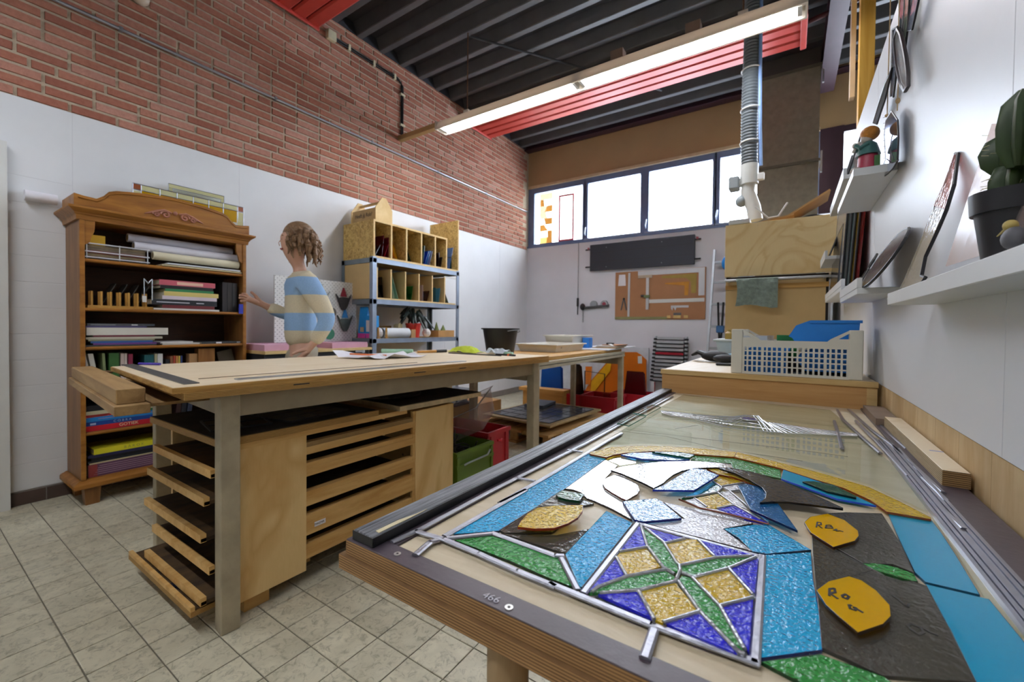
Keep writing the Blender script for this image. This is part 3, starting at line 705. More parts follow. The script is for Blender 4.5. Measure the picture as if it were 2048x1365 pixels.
ink(y1, [[(590, 290), (600, 245), (630, 250), (632, 268), (604, 272), (640, 298)], [(672, 298), (680, 272), (715, 272), (728, 286), (735, 300), (672, 298)], [(680, 286), (728, 286)], [(745, 318), (770, 308), (768, 325), (800, 322), (826, 330)]], L1 + .0001, .0009)
ink(y2, [[(705, 900), (708, 840), (750, 835), (758, 870), (712, 880), (778, 925)], [(820, 900), (850, 888), (880, 908), (862, 930), (826, 915), (820, 900)], [(900, 985), (880, 985), (890, 1015), (935, 1030), (945, 1010), (925, 1005), (1000, 1048)]], L2 + .0001, .0011)
m_penc = plain('grey_marker', '#3a3936', .7)
ink(big_smoke, [[(1400, 1165), (1430, 1150), (1520, 1185), (1545, 1225), (1500, 1245), (1430, 1200), (1400, 1165)], [(1545, 1190), (1600, 1225), (1665, 1250)], [(1270, 900), (1310, 925), (1380, 985), (1405, 1000), (1410, 975)]], L0 + .0001, .001, m_penc)
piece('turquoise_border', 'upper flat turquoise border glass near the zinc bars', m_cyan2, L0, c6([(1225, 157), (1605, 217), (1700, 342), (1830, 542), (2040, 888), (1560, 775), (1470, 690), (1350, 442)]), '#0f4a66')
piece('turquoise_border', 'lower flat turquoise border glass at the right edge', m_cyan2, L0, c9([(1512, 792), (1855, 874), (2040, 1100), (2300, 1450), (1850, 1450), (1640, 1030)]), '#0f4a66')
piece('turquoise_block', 'turquoise glass panel right of the star panel', m_cyan, L0, c9([(636, 632), (880, 617), (890, 760), (925, 960), (940, 1150), (608, 1195)]), '#0a2c7a')
piece('green_foot_glass', 'dark green glass piece at the bottom edge', m_green, L0, c9([(612, 1217), (935, 1178), (1280, 1300), (1450, 1420), (1000, 1420)]), '#14381c')
piece('green_wedge', 'green hammered glass wedge in the near left corner', m_green, L0, c1([(1072, 492), (1430, 452)]) + c5([(0, 387), (75, 432), (203, 688), (0, 613)]) + c1([(1600, 690)]), '#123018')

# finished star panel: copper-foiled glass with solder beads
def foiled(name, label, conv, z, glass, beads, zr=.0016):
    P0 = on(conv([glass[0][1][0]]), z)[0]
    t = thing(name, label, 'stained glass', (P0.x, P0.y, z - .003))
    for mt, pts in glass:
        MB().prism([p - Vector((0, 0, .003)) for p in on(conv(pts), z)], (0, 0, .003)).build('glass_piece', mt, t)
    for ln in beads:
        MB().tube(on(conv(ln), z), zr, 8).build('solder_bead', m_solder, t, smooth=True)
    return t
G, Y_, V = m_green, m_amber, m_violet
star_glass = [
    (G, [(812, 165), (852, 185), (1010, 292), (1135, 500), (1140, 552), (1040, 532), (1000, 502), (870, 330)]),
    (G, [(1170, 510), (1480, 430), (1840, 420), (1590, 522), (1280, 602), (1175, 562)]),
    (G, [(1150, 630), (1172, 590), (1270, 612), (1510, 852), (1740, 1290), (1340, 912)]),
    (G, [(350, 742), (440, 692), (690, 602), (1030, 546), (1110, 602), (1090, 642), (800, 717)]),
    (Y_, [(590, 420), (622, 382), (860, 345), (985, 510), (680, 585)]),
    (Y_, [(1020, 308), (1200, 262), (1310, 268), (1465, 422), (1172, 492), (1130, 470)]),
    (Y_, [(1295, 615), (1582, 535), (1812, 762), (1520, 858)]),
    (Y_, [(806, 722), (1112, 648), (1325, 905), (1000, 1010), (925, 980)]),
    (V, [(798, 140), (862, 327), (618, 378)]), (V, [(588, 430), (672, 585), (350, 722)]),
    (V, [(848, 160), (1205, 255), (1010, 298)]), (V, [(1335, 272), (1820, 405), (1480, 427)]),
    (V, [(1855, 435), (1822, 745), (1608, 528)]), (V, [(1812, 785), (1772, 1262), (1525, 868)]),
    (V, [(1035, 1015), (1332, 925), (1665, 1282)]), (V, [(430, 752), (795, 724), (905, 962)])]
star_beads = [[(812, 150), (865, 325), (1005, 510), (1040, 535), (1110, 575)], [(848, 165), (1012, 292), (1130, 480), (1155, 500), (1160, 545)], [(618, 378), (862, 337)], [(590, 425), (680, 592)],
    [(370, 735), (440, 688), (690, 595), (1030, 535)], [(440, 745), (800, 720), (1110, 640), (1135, 615)], [(1160, 500), (1480, 430), (1800, 415)], [(1175, 565), (1280, 605), (1590, 525), (1830, 425)],
    [(1012, 305), (1200, 262)], [(1318, 270), (1470, 425)], [(1595, 528), (1808, 762)], [(1515, 860), (1808, 785)], [(1145, 640), (1335, 910), (1650, 1240), (1740, 1300)], [(1270, 610), (1515, 865), (1730, 1245)],
    [(1010, 1008), (1330, 912)], [(790, 730), (930, 985)], [(1160, 545), (1130, 615)]]
foiled('star_panel', 'soldered stained glass star panel in green, yellow and cobalt', c5, L1, star_glass, star_beads, .0021)
P_ = m_pale2
foil2_glass = [(Y_, [(250, 482), (430, 516), (590, 590), (300, 640), (175, 568)]), (Y_, [(-60, 800), (240, 738), (460, 890), (230, 940), (100, 932)]),
    (m_dkgreen, [(170, 575), (290, 645), (250, 715), (-60, 780), (-250, 800), (60, 660)]), (P_, [(310, 645), (600, 600), (520, 690), (420, 705)]), (P_, [(270, 715), (400, 705), (640, 940), (480, 895)]),
    (m_violet, [(240, 945), (470, 905), (780, 1060), (930, 1140), (600, 1070)]), (P_, [(-200, 830), (-80, 800), (100, 940), (230, 950), (600, 1075), (0, 920)])]
foil2_beads = [[(165, 562), (290, 645), (300, 665), (245, 715), (-70, 775), (-215, 790)], [(295, 640), (600, 588)], [(245, 725), (470, 895), (830, 1090)], [(225, 940), (470, 892)], [(405, 705), (540, 690)], [(405, 705), (640, 900), (930, 1130)], [(-80, 795), (95, 920)]]
f2 = foiled('foiled_panel', 'half finished pale foiled glass panel partly covered by other pieces', c4, L0 + .0006, foil2_glass, foil2_beads, .0016)
e_ = on(c4([(-288, 815), (-200, 850), (0, 935), (400, 1020), (940, 1158)]), L1)
MB().tube(e_, .0014, 6).build('copper_foil_edge', plain('copper_foil', '#6b3a26', .4, .5), f2, smooth=True)
piece('light_blue_piece', 'light blue glass polygon with a royal blue edge over the foiled panel', m_ltblue, L2 + .001, c3([(858, 682), (1010, 620), (1250, 470), (1390, 395), (1530, 400), (1755, 482), (1420, 690)]), '#0b2fae')
piece('amber_sliver', 'curved amber glass sliver beside the slate grey piece', m_amber, L1 + .0006, c4([(95, 395), (260, 392), (480, 465), (700, 580), (860, 660), (790, 640), (600, 560), (440, 505), (250, 470)]), '#6b2c0a')

# leaded border under construction
def came(parent, pts, w=.0085, h=.0026, z=T0 + .0002, name='lead_came', m=None):
    P = on(pts, z + h); mb = MB()
    for a, b_ in zip(P[:-1], P[1:]):
        d = (b_ - a).normalized(); n_ = d.cross(Vector((0, 0, 1))) * (w / 2); e = d * (w * .12); dn = Vector((0, 0, -1))
        prof = lambda p: [p - n_ + dn * h, p + n_ + dn * h, p + n_ + dn * (h * .45), p + n_ * .55, p - n_ * .55, p - n_ + dn * (h * .45)]
        mb.loft([prof(a - e), prof(b_ + e)])
    return mb.build(name, m or m_lead, parent)
lp = thing('leaded_border', 'grey lead came border framing the unfinished window on the glass table', 'lead border', (-.37, .9, T0))
came(lp, c1([(462, 497), (740, 372), (1440, -5)]) + [(1170, 887), (1345, 792)], .008)
came(lp, c1([(690, 620), (830, 500), (905, 480)]), .009)
came(lp, c1([(975, 440), (1760, -5)]) + c2([(0, 850), (680, 470), (1480, 0)]) + [(1243, 866)], .009)
came(lp, c1([(690, 392), (960, 470), (1300, 610), (1680, 780), (2048, 930)]) + c5([(0, 645), (900, 1010), (1850, 1350)]), .0085)
came(lp, c2([(220, 508), (470, 553)]), .007); came(lp, c2([(925, 132), (1125, 160)]), .007)
came(lp, c1([(1000, 462), (1430, 418)]), .0075); came(lp, c1([(1440, 412), (2048, 632)]) + c5([(120, 402)]), .0075)
came(lp, c5([(102, 425), (245, 700)]), .0075); came(lp, c5([(795, 98), (300, 728)]), .0082); came(lp, c5([(805, 118), (1850, 402)]), .006)
came(lp, c5([(1888, 402), (1822, 1350)]), .0085); came(lp, c5([(925, 1060), (845, 1300)]), .009)
# border came on the far right
came(lp, c7([(1500, 905), (1750, 1230), (1890, 1420), (2200, 1850)]), .012)

# zinc / lead bars lying loose at the right
bars = [([(248, 722), (300, 810), (400, 900), (520, 1010), (640, 1112)], 'loose grey lead bar with a bend, leftmost of the long bars at the far right'),
        ([(222, 822), (255, 930), (292, 1070)], 'short loose grey lead bar lying across the wire ornament'),
        ([(352, 718), (500, 850), (600, 935), (760, 1050), (900, 1200)], 'loose grey lead bar reaching furthest back beside the short plank'),
        ([(418, 822), (600, 1000), (760, 1170), (895, 1322)], 'loose grey lead bar ending in a rounded tip before the plank'),
        ([(535, 742), (700, 920), (880, 1075)], 'loose grey lead bar tight against the wall side plank'),
        ([(750, 1048), (900, 1180), (1010, 1290), (1150, 1420)], 'wide loose lead bar in the middle of the wall side bundle')]
for pts, lab in bars:
    P = cA(pts); o = came(None, P, .0075, .0045, T0 + .001, 'lead_bar', m_zinc); tag(o, lab, 'lead bar', 'loose lead bars')
for pts, lab in (([(1050, 330), (1300, 560)], 'short loose lead bar with a square end, upper of two overlapping'), ([(1120, 430), (1335, 635)], 'short loose lead bar with a square end, lower of two overlapping'),
                 ([(1240, 650), (1330, 740), (1490, 890)], 'wide loose lead bar pointing at the green glass edge')):
    o = came(None, c7(pts), .0085, .0045, T0 + .002, 'lead_bar', m_zinc); tag(o, lab, 'lead bar', 'loose lead bars')
for k in range(6):
    a = PZ(*cA([(880, 1075)])[0], T0 + .004); b_ = Vector((.197 - k * .0004, .62, T0 + .004)); x = .178 + k * .0052
    o = MB().box((x, .50 + k * .03, T0 - .003), (x + .0042, 1.36 - k * .02, T0 + .004 + .0015 * (k % 3))).build('lead_strip', m_zinc, None)
    tag(o, 'thin grey lead strip, ' + ('sixth', 'fifth', 'fourth', 'third', 'second', 'first')[k] + ' from the wall in the bundle beside the dark strip', 'lead strip', 'bundled lead strips')
# plank and block at the wall
pl = one('plywood_plank', box((.2225, 1.012, T0 + .003), (.2565, 1.545, T0 + .03)), ply_face('pale_ply_face', '#eadcc0', '#d8c39b', 2.5), 'short pale plywood plank lying against the wall at the table', 'plank', bevel=.0008)
MB().box((.2225, 1.0112, T0 + .0035), (.2565, 1.012, T0 + .0295)).build('ply_edge', ply_edge('raw_ply_edge', '#a98a5d', '#5d452c', 300.0), pl)
MB().box((.2218, 1.012, T0 + .0035), (.2225, 1.545, T0 + .0295)).build('ply_edge', ply_edge('pale_ply_edge', '#d0bf9c', '#8d7a58', 300.0), pl)
MB().box((.236, 1.16, T0 + .03), (.256, 1.164, T0 + .0303)).build('blue_pencil_mark', plain('blue_pencil', '#8f9bd8', .8), pl)
one('grey_block', box((.205, 1.55, T0 + .003), (.2565, 1.80, T0 + .022)), plain('grey_brown_wood', '#7c6a5a', .6, 0, .15), 'grey brown wooden block in the far corner of the glass table', 'block')

# winged wire ornament on the far sheet
wg = thing('wire_wings', 'white wire and clear glass wings spread across the far glass sheet', 'ornament', tuple(on(c8([(1080, 240)]), T0)[0]))
m_wire = plain('bright_wire', '#e6e8ec', .25, .5)
zt = T0 + .004
top = [(485, 178), (600, 190), (720, 203), (850, 214), (980, 218), (1060, 208), (1150, 215), (1190, 255), (1300, 268), (1500, 300), (1700, 322), (1825, 338)]
bot = [(490, 190), (560, 212), (700, 232), (800, 256), (900, 282), (1010, 303), (1120, 312), (1230, 322), (1340, 332), (1500, 336), (1660, 344), (1825, 350)]
MB().tube(on(c8(top), zt), .0016, 6).build('wire', m_wire, wg, smooth=True)
MB().tube(on(c8(bot), zt), .0016, 6).build('wire', m_wire, wg, smooth=True)
rr = random.Random(11)
def lerp(L, u):
    u = u * (len(L) - 1); i = min(int(u), len(L) - 2); f = u - i
    return (L[i][0] + (L[i + 1][0] - L[i][0]) * f, L[i][1] + (L[i + 1][1] - L[i][1]) * f)
for k in range(46):
    u = (k + .5) / 46; a = lerp(top, u); sh = .09 * (1 if u > .5 else -1); b_ = lerp(bot, min(1, max(0, u + sh)))
    m_ = ((a[0] + b_[0]) / 2 + rr.uniform(-8, 8), (a[1] + b_[1]) / 2 + rr.uniform(-3, 3))
    MB().tube(on(c8([a, m_, b_]), zt), .0011, 5).build('wire', m_wire, wg)
for k in range(3):
    q = [lerp(top, j / 12) for j in range(13)]; w_ = [lerp(bot, j / 12) for j in range(13)]; f = (k + 1) / 4
    MB().tube(on(c8([(a[0] * (1 - f) + b_[0] * f, a[1] * (1 - f) + b_[1] * f) for a, b_ in zip(q, w_)]), zt), .001, 5).build('wire', m_wire, wg)
cc = on(c8([(1085, 238)]), zt)[0]
MB().cyl(cc, cc + Vector((0, 0, .004)), .017, 24).build('centre_stone', sheet_glass('violet_stone', '#8d86b8', .2, 40, 1.0, .05, haze=.5), wg)
MB().tube([cc + Vector((math.cos(a) * .022, math.sin(a) * .022, .002)) for a in [2 * PI * k / 20 for k in range(21)]], .0014, 6).build('ring_wire', m_wire, wg)
MB().prism(on(c8(top + list(reversed(bot))), T0 + .0006), (0, 0, .0022)).build('clear_wing_glass', m_clear, wg)
# long pencil lines ruled on the board
for k, pts in enumerate(([(250, 305), (700, 360), (1500, 455), (1760, 490)], [(110, 305), (520, 352), (900, 440), (1450, 520)], [(580, 300), (740, 274)])):
    o = came(None, c8(pts), .0010, .0004, T0 + .0003, 'score_line', m_penc); tag(o, ['long thin dark score line nearest the far wings', 'thin dark score line just above the amber arc', 'short thin score line left of the wings'][k], 'line')
# ================================================================== LONG WORKTOP (middle), turned a little against the room
WTH = math.radians(-4.9)
WL = Matrix.Translation((-1.565, .494, 0)) @ Matrix.Rotation(WTH, 4, 'Z')
def W(x, y, z): return WL @ Vector((x, y, z))
ZW = .87
m_wtop = wood('worktop_face', '#f0e0c4', '#e4d0ac', (6, 1, 6), .4, knots=False, bump=.03, dirt=('#c29f6c', .18), spec=.45)
m_wedge = wood('worktop_edge', '#c49a56', '#9a7136', (6, 1.5, 30), .55, knots=True, nscale=3)
m_wedge2 = ply_edge('worktop_ply_edge', '#bd9556', '#7c5a2c', 210.0)
m_drab = plain('drab_painted_frame', '#9b8f78', .5, 0, .14, 7, .1)
m_drab2 = plain('drab_painted_leg', '#a59a82', .5, 0, .16, 11, .12)
wk = thing('workbench', 'long pale wooden workbench on drab painted legs in the middle of the room', 'workbench', (-1.565, .494, 0), WTH)
def wl(mb, name, mat, par=wk, **kw): return mb.build(name, mat, par, T=WL, **kw)
wl(MB().box((-.99, 0, .8505), (0, 2.09, ZW - .0015)), 'upper_board', m_wedge, bevel=.001)
wl(MB().box((-.985, .004, ZW - .0015), (-.004, 2.087, ZW)), 'top_face', m_wtop)
wl(MB().box((-.97, .03, .828), (.004, 2.085, .850)), 'lower_board', m_wedge2)
wl(MB().box((-.10, .16, .745), (-.055, 2.02, .827)), 'apron', m_drab)
wl(MB().box((-.95, .16, .745), (-.905, 2.02, .827)), 'apron', m_drab)
wl(MB().box((-.905, .16, .745), (-.10, .205, .827)), 'apron', m_drab)
wl(MB().box((-.905, 1.96, .70), (-.10, 2.0, .78)), 'cross_rail', m_drab)
for x in (-.10, -.955):
    for y in (.14, 1.97):
        wl(MB().box((x, y, 0), (x + .06, y + .06, .828)), 'leg', m_drab2, bevel=.003)
for x in (-.56, -.72): wl(MB().box((x, .52, .66), (x + .035, .56, .745)), 'hanging_block', m_drab)
for y, w_ in ((.36, .06), (.92, .07), (1.22, .05)): wl(MB().box((.0041, y, .842), (.0047, y + w_, .846)), 'edge_slot', m_black)
# wooden jaw beam clamped along the near end
jb = thing('bench_beam', 'greyed wooden beam along the near end of the long workbench', 'beam', tuple(W(-.65, -.06, 0)), WTH)
m_jaw = wood('greyed_beam', '#a98a5c', '#84663f', (1.2, 10, 10), .6, knots=False)
MB().box((-1.18, -.105, .815), (-.145, -.035, .862)).build('jaw', m_jaw, jb, T=WL, bevel=.002)
MB().box((-1.18, -.115, .785), (-.105, -.03, .815)).build('jaw_base', m_jaw, jb, T=WL, bevel=.002)
MB().box((-1.10, -.03, .79), (-.2, .155, .80)).build('tongue', m_jaw, jb, T=WL)
MB().box((-1.02, -.032, .845), (-.93, .0, .8505)).build('gap_wedge', plain('dark_wedge', '#5d4423', .7), jb, T=WL)
def wone(name, mb, mat, label, cat, group=None, **kw): return tag(mb.build(name, mat, None, T=WL, **kw), label, cat, group)
m_steel = plain('dark_steel_rule', '#5a5b5c', .45, .4, .25, 40)
m_alu = plain('brushed_aluminium', '#b9bcc0', .3, .8, .06, 30)
wone('steel_strip', MB().box((-1.05, .045, ZW), (-.065, .088, ZW + .003)), m_steel, 'dark speckled steel strip laid across the near end of the workbench', 'strip')
wone('purple_marker', MB().cyl((-1.0, .10, ZW + .006), (-.91, .16, ZW + .006), .0058, 10), plain('purple_plastic', '#4632a6', .4), 'purple marker pen on the near corner of the workbench', 'pen', smooth=True)
wone('long_ruler', MB().box((-.10, .20, ZW), (-.062, 1.34, ZW + .0035)), m_alu, 'long aluminium ruler along the near edge of the workbench', 'ruler')
wone('thin_stick', MB().box((-.2, .12, ZW), (-.195, 1.1, ZW + .002)), plain('dark_stick', '#6d5636', .6), 'thin dark stick lying parallel to the long ruler', 'stick')
wone('thin_rod', MB().tube([(-.646, 1.751, ZW + .004), (-.197, 1.809, ZW + .004)], .004, 6), m_black, 'thin black rod lying across the far end of the workbench', 'rod')
# crumpled paper with an orange pencil
pp = MB(); rr = random.Random(4); nx, ny = 9, 7
for i in range(nx):
    for j in range(ny):
        u, v = i / (nx - 1), j / (ny - 1)
        pp.v.append((-.78 + .28 * u + .05 * v + rr.uniform(-.008, .008), .94 + .36 * v + .10 * u, ZW + .004 + abs(rr.gauss(0, .011)) + (.035 if i == 0 and j < 2 else 0)))
for i in range(nx - 1):
    for j in range(ny - 1): pp.f.append((i * ny + j, (i + 1) * ny + j, (i + 1) * ny + j + 1, i * ny + j + 1))
wone('crumpled_paper', pp, plain('white_paper', '#e9e8ee', .7, 0, .04), 'crumpled sheet of white paper on the workbench', 'paper')
wone('orange_pencil', MB().cyl((-.66, .98, ZW + .03), (-.50, 1.12, ZW + .022), .005, 8), plain('orange_paint', '#e0753a', .45), 'orange pencil resting on the crumpled paper', 'pencil')
wone('wire_coil', MB().tube([(-.68 + .025 * math.cos(a), 1.06 + .025 * math.sin(a), ZW + .035 + .0008 * a) for a in [k * .5 for k in range(28)]], .003, 5), m_grey, 'small coil of grey wire on the crumpled paper', 'wire coil')
wone('mint_tube', MB().cyl((-.97, 1.41, ZW + .016), (-.80, 1.55, ZW + .016), .016, 14), plain('mint_plastic', '#9fcdb2', .45), 'mint green rolled tube at the far side of the workbench', 'tube', smooth=True)
t = thing('putty_knife', 'wooden handled knife with a black ferrule beside the mint tube', 'knife', tuple(W(-.78, 1.7, ZW)), WTH)
MB().cyl((-.81, 1.60, ZW + .011), (-.775, 1.745, ZW + .011), .009, 10, .011).build('handle', plain('tool_handle_wood', '#b5843c', .45), t, T=WL, smooth=True)
MB().cyl((-.775, 1.745, ZW + .011), (-.755, 1.83, ZW + .012), .012, 10).build('ferrule', m_black, t, T=WL, smooth=True)
# lime cloth
lc = MB(); rr = random.Random(8); n = 14
for i in range(n):
    for j in range(n):
        u, v = i / (n - 1) - .5, j / (n - 1) - .5; r2 = (u * u + v * v) * 4
        lc.v.append((-.66 + u * .30 + rr.uniform(-.006, .006), 1.94 + v * .14, max(ZW + .004, ZW + .046 * max(0, 1 - r2 * .8) + rr.uniform(-.008, .01))))
for i in range(n - 1):
    for j in range(n - 1): lc.f.append((i * n + j, (i + 1) * n + j, (i + 1) * n + j + 1, i * n + j + 1))
wone('lime_cloth', lc, plain('lime_fabric', '#bccb3a', .85, 0, .15, 20), 'crumpled lime green cloth at the far end of the workbench', 'cloth', smooth=True)
# clear plastic bag pieces and small tools
pb = MB(); rr = random.Random(9)
for i in range(8):
    for j in range(6): pb.v.append((-.46 + i * .03, 1.93 + j * .022 - i * .008, ZW + .004 + abs(rr.gauss(0, .014)) + .02 * (1 - abs(j - 2.5) / 2.5)))
for i in range(7):
    for j in range(5): pb.f.append((i * 6 + j, (i + 1) * 6 + j, (i + 1) * 6 + j + 1, i * 6 + j + 1))
wone('plastic_bag', pb, plain('milky_plastic', '#bfc9cf', .25, 0, .1), 'small milky plastic bag behind the black cutter', 'plastic bag')
t = thing('glass_cutter', 'small black cutter with an orange band at the far edge of the workbench', 'cutter', tuple(W(-.2, 1.9, ZW)), WTH)
MB().box((-.30, 1.865, ZW), (-.13, 1.885, ZW + .012)).build('body', m_black, t, T=WL, bevel=.003)
MB().box((-.19, 1.863, ZW), (-.175, 1.887, ZW + .014)).build('orange_band', plain('orange_paint', '#e0753a', .45), t, T=WL)
wone('green_clip', MB().box((-.27, 1.91, ZW), (-.19, 1.94, ZW + .022)), plain('mint_plastic', '#9fcdb2', .45), 'small mint green clip beside the black cutter', 'clip', bevel=.006)

# ================================================================== TRAY CABINET under the workbench
m_plyb = ply_face('knotty_plywood', '#e8c98f', '#c79a58', 1.3, .5)
m_slat = wood('tray_lip', '#dbb576', '#c0924f', (8, 1, 8), .5, knots=True)
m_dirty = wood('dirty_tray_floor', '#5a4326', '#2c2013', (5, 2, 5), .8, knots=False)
m_dust = wood('dusty_dark_board', '#3a3129', '#221c17', (3, 3, 3), .8, knots=False)
m_chip = ply_edge('chipboard_edge', '#a98b5c', '#7b5f38', 500.0)
cab = thing('tray_cabinet', 'plywood cabinet of stacked drying trays under the long workbench', 'cabinet', (-1.92, 1.27, 0))
XF = -1.63
MB().box((XF - .018, .675, .06), (XF, .963, .618)).build('side_panel', m_plyb, cab, bevel=.001)
MB().box((XF - .018, 1.565, .06), (XF, 1.862, .618)).build('side_panel', m_plyb, cab, bevel=.001)
MB().box((XF - .022, 1.548, .06), (XF - .004, 1.565, .618)).build('divider', m_slat, cab)
MB().box((-2.23, .70, .06), (-2.212, 1.862, .618)).build('back_panel', m_plyb, cab)
MB().box((-2.212, 1.845, .06), (XF - .018, 1.862, .618)).build('far_panel', m_plyb, cab)
for y in (.74, 1.78): MB().box((-2.2, y, 0), (XF - .03, y + .09, .06)).build('bearer', m_slat, cab)
MB().box((-2.23, .68, .618), (XF + .004, 1.50, .6395)).build('top_shelf', m_slat, cab)
trays = [(.536, .585, .63), (.446, .500, .61), (.323, .382, .60), (.202, .285, .625), (.105, .165, .60)]
for k, (z0, z1, y0) in enumerate(trays):
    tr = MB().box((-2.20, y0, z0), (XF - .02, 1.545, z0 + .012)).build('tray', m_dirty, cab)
    MB().box((XF - .0195, .9632, z0), (XF - .004, 1.548, z0 + (z1 - z0) * .62)).build('tray_lip', m_slat, tr)
    MB().box((XF - .04, .9632, z0 + (z1 - z0) * .62), (XF - .006, 1.548, z1)).build('tray_rim', m_chip if k == 0 else m_slat, tr)
    MB().box((-2.195, y0 - .002, z0 - .002), (XF - .02, y0 + .016, z0 + .026)).build('tray_end', m_slat, tr)
MB().box((XF - .0035, 1.0, .225), (XF - .003, 1.05, .245)).build('paper_label', plain('white_paper', '#e9e8ee', .7, 0, .04), cab)
text_mesh('label_print', 'MAGNA', .012, m_black, cab, (XF - .0025, 1.022, .235), (0, 1, 0), (0, 0, 1), .0002)
bt = MB().box((-2.30, .575, .072), (-1.665, 1.0, .090)).build('bottom_tray', m_wedge2, cab)
MB().box((-2.295, .589, .0902), (-1.67, .998, .0922)).build('tray_liner', m_dirty, bt)
MB().box((-2.30, .575, .0902), (-1.665, .588, .106)).build('tray_end', m_slat, bt)
for i, (x, y, w_, l_) in enumerate(((-2.0, .72, .11, .18), (-1.86, .66, .13, .22))):
    one('dark_glass_offcut', MB().obox((x, y + .05, .0956), (w_, l_, .006), .2), sheet_glass('dark_offcut', '#1a2238', .1, 40, 1.0, .05, haze=.7), ['dark blue glass offcut lying on the bottom tray', 'nearly black glass offcut lying on the bottom tray beside the leg'][i], 'glass piece')
one('storage_board', box((-2.29, .645, .6396), (XF + .01, 1.315, .664)), m_wedge2, 'thick dusty board on the near half of the tray cabinet', 'board')
one('dusty_liner', box((-2.28, .65, .6642), (XF - .004, 1.31, .6668)), m_dust, 'dark dusty liner sheet covering the near storage board', 'liner')
one('wide_storage_board', MB().obox((-1.92, 1.76, .652), (.66, .62, .024), -.05), plain('whitish_board_edge', '#c9b58f', .6, 0, .2, 20), 'wide whitish edged board overhanging the far end of the tray cabinet', 'board')
one('dusty_liner', MB().obox((-1.925, 1.76, .6655), (.645, .605, .003), -.05), m_dust, 'dark dusty liner sheet on the far overhanging board', 'liner')
def leaded(name, label, cx, cy, z, w_, l_, nx, ny, rot, glass, holder=None, missing=0):
    t = thing(name, label, 'leaded panel', (cx, cy, z), rot); T = Matrix.Translation((cx, cy, z)) @ Matrix.Rotation(rot, 4, 'Z'); rr = random.Random(hash(name) % 97 if False else len(label))
    for i in range(nx):
        for j in range(ny):
            MB().box((-w_ / 2 + i * w_ / nx + .004, -l_ / 2 + j * l_ / ny + .004, .001), (-w_ / 2 + (i + 1) * w_ / nx - .004, -l_ / 2 + (j + 1) * l_ / ny - .004, .004)).build('pane', glass, t, T=T)
    for i in range(nx + 1): MB().box((-w_ / 2 + i * w_ / nx - .004, -l_ / 2, 0), (-w_ / 2 + i * w_ / nx + .004, l_ / 2, .006)).build('lead_came', plain('dark_lead', '#2c2c2e', .5, .3), t, T=T)
    for j in range(ny + 1): MB().box((-w_ / 2, -l_ / 2 + j * l_ / ny - .004, 0), (w_ / 2, -l_ / 2 + j * l_ / ny + .004, .0058)).build('lead_came', plain('dark_lead', '#2c2c2e', .5, .3), t, T=T)
    return t
m_dull = sheet_glass('dull_grey_glass', '#a9a69c', .1, 40, 1.0, .1, haze=.7)
leaded('leaded_grid', 'small leaded window grid of pale panes on the tray cabinet', -1.84, 1.06, .6668, .26, .30, 3, 4, .15, m_dull)
leaded('leaded_grid', 'dark leaded grid beside the near workbench leg on the tray cabinet', -1.86, .80, .6668, .22, .20, 2, 2, -.2, sheet_glass('dark_offcut', '#1a2238', .1, 40, 1.0, .05, haze=.7))
t = thing('oval_leaded_glass', 'oval leaded glass panel lying on the far board under the workbench', 'leaded panel', (-1.86, 1.62, .667))
MB().lathe((0, 0, 0), [(.001, .002), (.13, .002), (.13, .006), (.001, .006)], 28).build('glass', sheet_glass('lilac_grey_glass', '#b6adbb', .2, 50, 1.0, .1, haze=.6), t, T=Matrix.Translation((-1.86, 1.62, .668)) @ Matrix.Diagonal((.8, 1.35, 1, 1)))
MB().tube([(-1.86 + .104 * math.cos(a), 1.62 + .1755 * math.sin(a), .673) for a in [2 * PI * k / 30 for k in range(31)]], .005, 6).build('rim', plain('dark_lead', '#2c2c2e', .5, .3), t)
for k in range(5): MB().tube([(-1.95 + k * .045, 1.48 + .02 * k, .676), (-1.93 + k * .04, 1.72 + .012 * k, .676)], .003, 5).build('lead_line', plain('dark_lead', '#2c2c2e', .5, .3), t)
one('round_offcut', MB().lathe((-2.02, 1.93, .667), [(.001, 0), (.06, 0), (.06, .005), (.001, .005)], 18), sheet_glass('lilac_grey_glass', '#b6adbb', .2, 50, 1.0, .1, haze=.6), 'small round grey glass disc on the far board under the workbench', 'glass disc')

# ================================================================== SECOND TABLE beyond the workbench (square to the room)
st = thing('second_table', 'lower drab framed table standing end to end with the long workbench', 'table', (-1.93, 3.7, 0))
ZS = .83
m_rail = plain('pale_drab_rail', '#a9a089', .45, .1, .1)
MB().box((-2.30, 2.69, ZS - .028), (-1.60, 4.72, ZS)).build('top_board', m_wedge, st, bevel=.001)
MB().box((-1.60, 2.69, ZS - .052), (-1.555, 4.70, ZS - .029)).build('upper_rail', m_rail, st)
MB().box((-1.60, 2.69, ZS - .082), (-1.555, 4.70, ZS - .058)).build('lower_rail', m_rail, st)
MB().box((-1.612, 2.69, ZS - .081), (-1.6005, 4.70, ZS - .029)).build('rail_web', plain('dark_drab', '#5b5444', .5), st)
MB().box((-2.19, 4.63, ZS - .17), (-1.61, 4.665, ZS - .09)).build('cross_rail', m_drab, st)
MB().box((-2.21, 2.69, ZS - .08), (-2.17, 4.70, ZS - .029)).build('upper_rail', m_drab, st)
for x in (-1.61, -2.195):
    for y in (2.70, 4.625): MB().box((x, y, 0), (x + .052, y + .052, ZS - .029)).build('leg', m_drab2, st, bevel=.002)
bx, by = -2.06, 2.95
t = thing('black_bucket', 'black plastic mortar bucket standing on the second table', 'bucket', (bx, by, ZS))
MB().lathe((bx, by, ZS), [(.005, 0), (.115, 0), (.150, .215), (.165, .215), (.165, .226), (.145, .226), (.110, .008), (.005, .008)], 28).build('pail', m_black, t, smooth=True)
